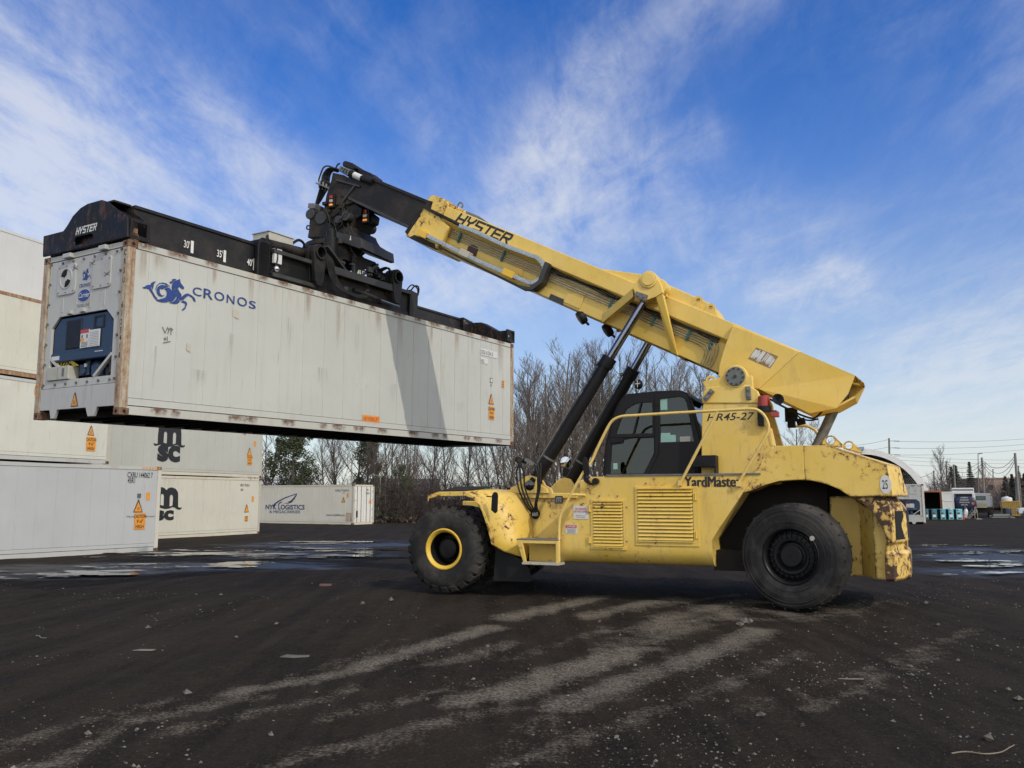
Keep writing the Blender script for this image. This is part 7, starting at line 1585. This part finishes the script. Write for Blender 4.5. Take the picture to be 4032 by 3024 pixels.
wm=attr('wet'); wk=t.math('MULTIPLY',t.ramp(t.math('ADD',wm,t.math('MULTIPLY',t.math('SUBTRACT',t.noise(.9,6,.65,t.map((.5,1.3,1))),.5),1.6)),.35,.8),t.ramp(wm,.02,.2)); cc=t.mix(t.math('MULTIPLY',wk,.55),cc,(.010,.0092,.0085))
cc=t.mix(t.ramp(n5,.38,.62,.0,.55),cc,t.mix(.5,cc,(.001,.001,.001))); cc=t.mix(t.ramp(n5,.56,.70,0,.35),cc,(.085,.074,.062)); t.base(cc); rg_=t.math('SUBTRACT',t.ramp(n2,.3,.7,.82,.95),t.math('MULTIPLY',wk,.42)); t.rough(rg_); t.link(t.math('MULTIPLY_ADD',wk,.25,.10),t.b.inputs['Specular IOR Level'])
hb=t.math('ADD',t.math('MULTIPLY',n2,1.1),t.math('ADD',t.math('MULTIPLY',n3,.30),t.math('MULTIPLY',n5,.10))); bp=t.n('ShaderNodeBump',{'Height':hb,'Strength':t.math('SUBTRACT',.85,t.math('MULTIPLY',wk,.6)),'Distance':.09}); t.link(bp.outputs[0],t.b.inputs['Normal'])
me.materials.append(t.m)
def gz_at(x,y):
    return ground_z(y)+relief(x,y)
# ---- puddles: irregular sheets of standing water
WAT=NT('puddle_water'); WAT.base((.012,.011,.010)); WAT.rough(.05); WAT.b.inputs['Specular IOR Level'].default_value=.6; WAT.bump(WAT.noise(3.5,3),.05,.02)
def puddle(spots,seed,step=.07):
    b={}; vs=[]; fs=[]
    x0=min(s[0]-s[2] for s in spots); x1=max(s[0]+s[2] for s in spots); y0=min(s[1]-s[3] for s in spots); y1=max(s[1]+s[3] for s in spots)
    def val(x,y):
        m=max(s[4]*(1-math.hypot((x-s[0])/s[2],(y-s[1])/s[3])) for s in spots)
        if m<=-.1: return -1
        return m+.95*mnoise.fractal(V((x*.55,y*1.5,seed)),.75,2.1,6)
    def vid(i,j):
        if (i,j) not in b: 
            b[(i,j)]=len(vs); x,y=x0+i*step*1.6,y0+j*step; vs.append((x,y,ground_z(y)+.014))
        return b[(i,j)]
    for i in range(int((x1-x0)/(step*1.6))):
        for j in range(int((y1-y0)/step)):
            if val(x0+(i+.5)*step*1.6,y0+(j+.5)*step)>.44: fs.append((vid(i,j),vid(i+1,j),vid(i+1,j+1),vid(i,j+1)))
    if not fs: return
    m=bpy.data.meshes.new('puddle'); m.from_pydata(vs,[],fs); m.materials.append(WAT.m); o=bpy.data.objects.new('puddle',m); col.objects.link(o); return tag(o,'shallow puddle reflecting the sky',None,None,'structure')
def spot(k,x,y,rx,ry,s=.8): p=on_ground(k,x,y); return (p.x,p.y,rx*1.05,ry*1.6,s)
puddle([spot('G0',1530,143,3.7,.55,.95),spot('G0',1350,150,2.0,.4,.6)],1.3)
puddle([spot('G0',1020,240,1.4,.6,.9),spot('G0',930,252,1.0,.35,.7)],2.7); puddle([spot('G0',560,250,1.3,.7,.75),spot('G0',500,273,1.2,.5,.8)],4.1)
puddle([spot('G0',1130,195,5.0,1.6,.42),spot('G0',900,200,3.0,1.0,.4),spot('G0',1400,180,4,1.5,.38)],6.2); puddle([spot('G0',150,290,2.2,.6,.36),spot('G0',0,280,1.5,.5,.36),spot('G0',340,285,1.3,.4,.36)],8.8)
puddle([spot('G1',1900,158,1.6,.5,.62),spot('G1',1790,163,.9,.3,.5)],3.9); puddle([spot('G1',2150,190,2.0,.8,.60),spot('G1',2050,225,1.4,.45,.58),spot('G1',2180,245,1.6,.5,.58)],5.5); puddle([spot('G1',2120,285,1.4,.4,.45),spot('G1',2000,200,1.5,.5,.36)],7.7)
# ---- loose stones
STN=NT('loose_stone'); nn=STN.noise(.8,3); STN.base(STN.mix(STN.ramp(STN.noise(7,2),.35,.65),(.03,.026,.021),(.19,.17,.145))); STN.rough(.85)
rg=random.Random(17); b=MB()
OCT=[(1,0,0),(-1,0,0),(0,1,0),(0,-1,0),(0,0,1),(0,0,-1)]; OF=[(0,2,4),(2,1,4),(1,3,4),(3,0,4),(2,0,5),(1,2,5),(3,1,5),(0,3,5)]
def stone(p,s):
    q=Matrix.Rotation(rg.uniform(0,6.28),3,'Z')@Matrix.Rotation(rg.uniform(-.5,.5),3,'X'); sx,sy,sz=s*rg.uniform(.8,1.4),s*rg.uniform(.7,1.1),s*rg.uniform(.5,.85)
    b.add([p+q@V((v[0]*sx*rg.uniform(.8,1.2),v[1]*sy*rg.uniform(.8,1.2),v[2]*sz*rg.uniform(.8,1.2))) for v in OCT],OF)
cnt=0
while cnt<6000:
    d=4.8+15*rg.random()**1.5; x=rg.uniform(-1,1)*d*.66; nz=mnoise.noise(V((x*.5,d*.5,9)))
    if rg.random()> .10+1.1*nz+(.30 if x>.5 else 0): continue
    s=.004+.012*rg.random()**3+(.022*rg.random() if rg.random()<.025 else 0); stone(V((x,d,gz_at(x,d)+s*.25)),s); cnt+=1
for k,x,y,s in (('G1',2145,780,.035),('G1',2190,825,.05),('G1',1720,670,.035),('G1',1925,645,.03),('G1',1075,890,.045),('G1',1250,930,.03),('G1',1005,495,.09),('G1',985,500,.06),('G1',1025,488,.06),('G1',930,830,.03),('G1',2060,985,.05),('G0',1170,965,.03),('G0',1022,552,.035),('G0',810,790,.04),('G0',640,510,.05),('G1',1840,505,.05),('G1',1790,405,.06),('G0',1195,495,.035),('G0',955,375,.05),('G0',1565,415,.05),('G0',1690,397,.06)):
    p=on_ground(k,x,y); stone(V((p.x,p.y,gz_at(p.x,p.y)+s*.3)),s)
tag(b.build('loose_stones',STN.m,recalc=False),'small pale stones scattered over the dirt','stones',None,'stuff')
# ---- odd bits lying about
def bit(nm,lab,cat,k,pts,w,h,mat):
    p=[on_ground(k,x,y) for x,y in pts]; c=p[0]; b=MB(); q=[V((v.x-c.x,v.y-c.y,gz_at(v.x,v.y)-gz_at(c.x,c.y)+h)) for v in p]; b.tube(q,w,6,r1=w*.5,smooth=4); o=tag(b.build(nm,mat),lab,cat); o.location=(c.x,c.y,gz_at(c.x,c.y)); return o
bit('fallen_twig','thin pale curved twig on the dirt at the lower right','twig','G1',[(1898,1042),(1960,1036),(2040,1046),(2110,1040),(2150,1020),(2170,1008)],.006,.012,simple('dry_twig',(.20,.165,.12),.8))
bit('bent_wire','small bent pale wire on the dirt at the left','wire','G0',[(155,548),(170,548),(178,556),(200,557)],.008,.01,M['pipe'])
def chunk(nm,lab,cat,k,x,y,poly,h,mat):
    c=on_ground(k,x,y); b=MB(); b.plate(poly,[],.0,h,'z'); o=tag(b.build(nm,mat,bevel=min(.01,h*.4)),lab,cat); o.location=(c.x,c.y,gz_at(c.x,c.y)); return o
chunk('brick_piece','broken reddish brick lying left of the front tyre','brick','G0',1406,328,[(-.12,-.05),(.11,-.05),(.13,.04),(-.11,.05)],.05,simple('brick_red',(.13,.075,.06),.85))
chunk('flattened_paper','flattened beige scrap on the dirt in the middle of the left foreground','scrap','G0',1275,632,[(-.16,-.05),(-.02,-.09),(.17,-.04),(.15,.06),(.02,.05),(-.12,.09)],.012,simple('dirty_paper',(.11,.10,.085),.8))
chunk('flattened_paper','thin grey scrap on the dirt left of the beige scrap','scrap','G0',622,605,[(-.12,-.03),(.12,-.05),(.13,.03),(-.05,.05)],.010,M['tread_grey'])
chunk('wood_splinter','short pale splinter of wood right of the gravel streaks','splinter','G1',1460,722,[(-.12,-.012),(.13,-.02),(.13,.008),(-.12,.018)],.012,simple('old_splinter',(.16,.135,.105),.8))
# ================================================================== light, sky, camera
SUN_AZ=(.637,-.7705); EL=R(36.5)
sd=V((SUN_AZ[0]*math.cos(EL),SUN_AZ[1]*math.cos(EL),math.sin(EL))).normalized()
L=bpy.data.lights.new('sun','SUN'); L.energy=2.0; L.angle=R(.6); L.color=(1.0,.91,.79); so=bpy.data.objects.new('sun',L); col.objects.link(so); so.rotation_euler=(-sd).to_track_quat('-Z','Y').to_euler(); so.location=(20,-20,20)
w=bpy.data.worlds.new('World'); sc.world=w; w.use_nodes=True; nt=w.node_tree; nt.nodes.clear()
def N(ty,ins=None,**kw):
    d=nt.nodes.new(ty)
    for k,v in kw.items(): setattr(d,k,v)
    for k,v in (ins or {}).items():
        if isinstance(v,bpy.types.NodeSocket): nt.links.new(v,d.inputs[k])
        else: d.inputs[k].default_value=v
    return d
def MA(op,a,b=0.0,c=0.0,clamp=False):
    d=nt.nodes.new('ShaderNodeMath'); d.operation=op; d.use_clamp=clamp
    for i,v in enumerate((a,b,c)):
        if isinstance(v,bpy.types.NodeSocket): nt.links.new(v,d.inputs[i])
        else: d.inputs[i].default_value=v
    return d.outputs[0]
sky=N('ShaderNodeTexSky',sky_type='NISHITA',sun_disc=False,sun_elevation=EL,sun_rotation=math.atan2(sd.x,sd.y),altitude=200,air_density=1.0,dust_density=.6,ozone_density=2.2)
dirn=N('ShaderNodeTexCoord').outputs['Generated']
sep=N('ShaderNodeSeparateXYZ',{0:dirn}).outputs; zc=MA('MAXIMUM',sep[2],.0)
den=MA('ADD',zc,.16); pxy=N('ShaderNodeCombineXYZ',{0:MA('DIVIDE',sep[0],den),1:MA('DIVIDE',sep[1],den),2:0.0}).outputs[0]
def blob(x,y,r,s):
    c=ray(x,y).normalized(); k=(FOC/r)**2
    dt=N('ShaderNodeVectorMath',{0:dirn,1:tuple(c)},operation='DOT_PRODUCT').outputs['Value']
    return MA('MULTIPLY',MA('EXPONENT',MA('MULTIPLY',MA('SUBTRACT',dt,1.0),k*1.0)),s)
cov=None
for x,y,r,s in ((1130,470,95,.42),(1180,360,85,.40),(1225,260,80,.36),(1280,160,75,.34),(1370,80,75,.34),(1490,25,60,.32),(1620,-10,60,.30),(1080,600,120,.42),(950,640,130,.30),(1330,380,110,.26),(1440,330,80,.20),(1525,295,32,.30),(1300,520,150,.34),(1540,560,95,.36),(1660,480,70,.22),(1660,640,45,.40),(1730,655,28,.35),(1770,590,42,.55),(1850,605,34,.45),(1820,500,50,.22),
    (20,470,150,.50),(120,560,150,.40),(-40,300,120,.42),(60,90,140,.34),(180,250,110,.18),(300,430,120,.34),(410,200,60,.22),(480,270,60,.24),(560,340,60,.26),(640,420,70,.30),(500,520,130,.38),(720,520,90,.34),(860,560,90,.30),(900,250,45,.20),(930,330,45,.22),(820,180,40,.16),(1950,830,150,.45),(2150,800,130,.40),(2250,900,120,.45),(1750,900,130,.35),(730,60,60,.18),(960,110,130,.15),(620,130,100,.12),(1040,250,60,.16),(700,620,150,.30),
    (-1400,300,420,.8),(3400,300,420,.7),(2600,-900,420,.55),(-400,-1100,420,.5),(1100,-1300,420,.5)):  # large clouds out of view, added to neutralise the ambient light
    q=blob(x,y,r,s*.72); cov=q if cov is None else MA('ADD',cov,q)
# unseen bright cloud sheet behind the viewer, added for stronger, more neutral ambient light
back=N('ShaderNodeMapRange',{'Value':MA('MULTIPLY_ADD',sep[0],.45,MA('MULTIPLY',sep[1],-1.0)),'From Min':-.35,'From Max':.45,'To Max':1.0},interpolation_type='SMOOTHSTEP').outputs[0]
cov=MA('ADD',MA('ADD',cov,.012),back)
wv=N('ShaderNodeTexNoise',{'Vector':pxy,'Scale':1.1,'Detail':3.0}).outputs['Color']
wp=N('ShaderNodeVectorMath',{0:pxy,1:N('ShaderNodeVectorMath',{0:wv,1:(-.5,-.5,-.5)},operation='ADD').outputs[0],2:(.8,.8,.8)},operation='MULTIPLY_ADD'); wp.inputs[0].default_value=(0,0,0)
nt.links.new(N('ShaderNodeVectorMath',{0:wv,1:(-.5,-.5,-.5)},operation='ADD').outputs[0],wp.inputs[0]); wp.inputs[1].default_value=(.9,.9,0); nt.links.new(pxy,wp.inputs[2])
m1_=N('ShaderNodeMapping',{'Vector':wp.outputs[0],'Rotation':(0,0,R(-68)),'Scale':(2.4,1,1)},vector_type='TEXTURE').outputs[0]
c1=N('ShaderNodeTexNoise',{'Vector':m1_,'Scale':4.5,'Detail':10.0,'Roughness':.66,'Distortion':.4}).outputs['Fac']
m2_=N('ShaderNodeMapping',{'Vector':wp.outputs[0],'Rotation':(0,0,R(-100)),'Scale':(2.6,1,1)},vector_type='TEXTURE').outputs[0]
c2=N('ShaderNodeTexNoise',{'Vector':m2_,'Scale':11.0,'Detail':9.0,'Roughness':.68,'Distortion':.3}).outputs['Fac']
nz=MA('MULTIPLY_ADD',c1,.52,MA('MULTIPLY',c2,.48))
dens=MA('ADD',cov,MA('MULTIPLY',MA('SUBTRACT',nz,.5),MA('MULTIPLY_ADD',cov,3.3,.24)))
cl=N('ShaderNodeMapRange',{'Value':dens,'From Min':.02,'From Max':1.15},interpolation_type='SMOOTHSTEP').outputs[0]
hz=MA('MULTIPLY',MA('POWER',MA('SUBTRACT',1.0,MA('MINIMUM',MA('MULTIPLY',zc,1.6),1.0)),2.6),1.0)
cl=MA('SUBTRACT',1.0,MA('MULTIPLY',MA('SUBTRACT',1.0,cl),MA('SUBTRACT',1.0,hz)))
hs=N('ShaderNodeHueSaturation',{'Hue':.508,'Saturation':1.3,'Value':1.0,'Color':sky.outputs[0]}).outputs[0]
tint=N('ShaderNodeMix',data_type='RGBA',blend_type='MULTIPLY'); nt.links.new(MA('MINIMUM',MA('MULTIPLY',zc,2.8),1.0),tint.inputs[0]); nt.links.new(hs,tint.inputs[6]); tint.inputs[7].default_value=(.44,.96,1.36,1)
mx=N('ShaderNodeMix',data_type='RGBA'); nt.links.new(MA('MULTIPLY',cl,.74),mx.inputs[0]); nt.links.new(tint.outputs[2],mx.inputs[6]); bc=N('ShaderNodeMix',data_type='RGBA'); nt.links.new(back,bc.inputs[0]); bc.inputs[6].default_value=(6.6,6.75,7.0,1); bc.inputs[7].default_value=(13.5,13.2,12.4,1); nt.links.new(bc.outputs[2],mx.inputs[7])
bg=N('ShaderNodeBackground',{'Color':mx.outputs[2],'Strength':.12}); out=N('ShaderNodeOutputWorld',{'Surface':bg.outputs[0]})
cam=bpy.data.cameras.new('camera'); cam.sensor_width=36; cam.lens=36*FOC/2212; cam.clip_end=4000; cam.clip_start=.05
co=bpy.data.objects.new('camera',cam); col.objects.link(co); co.location=CAM; co.rotation_euler=(math.pi/2+PITCH,0,0); sc.camera=co
sc.view_settings.view_transform='Standard'; sc.view_settings.look='None'; sc.view_settings.exposure=0.0; sc.view_settings.gamma=1.0; sc.view_settings.use_curve_mapping=False
sc.render.engine='CYCLES'; sc.cycles.max_bounces=8; sc.cycles.transparent_max_bounces=16
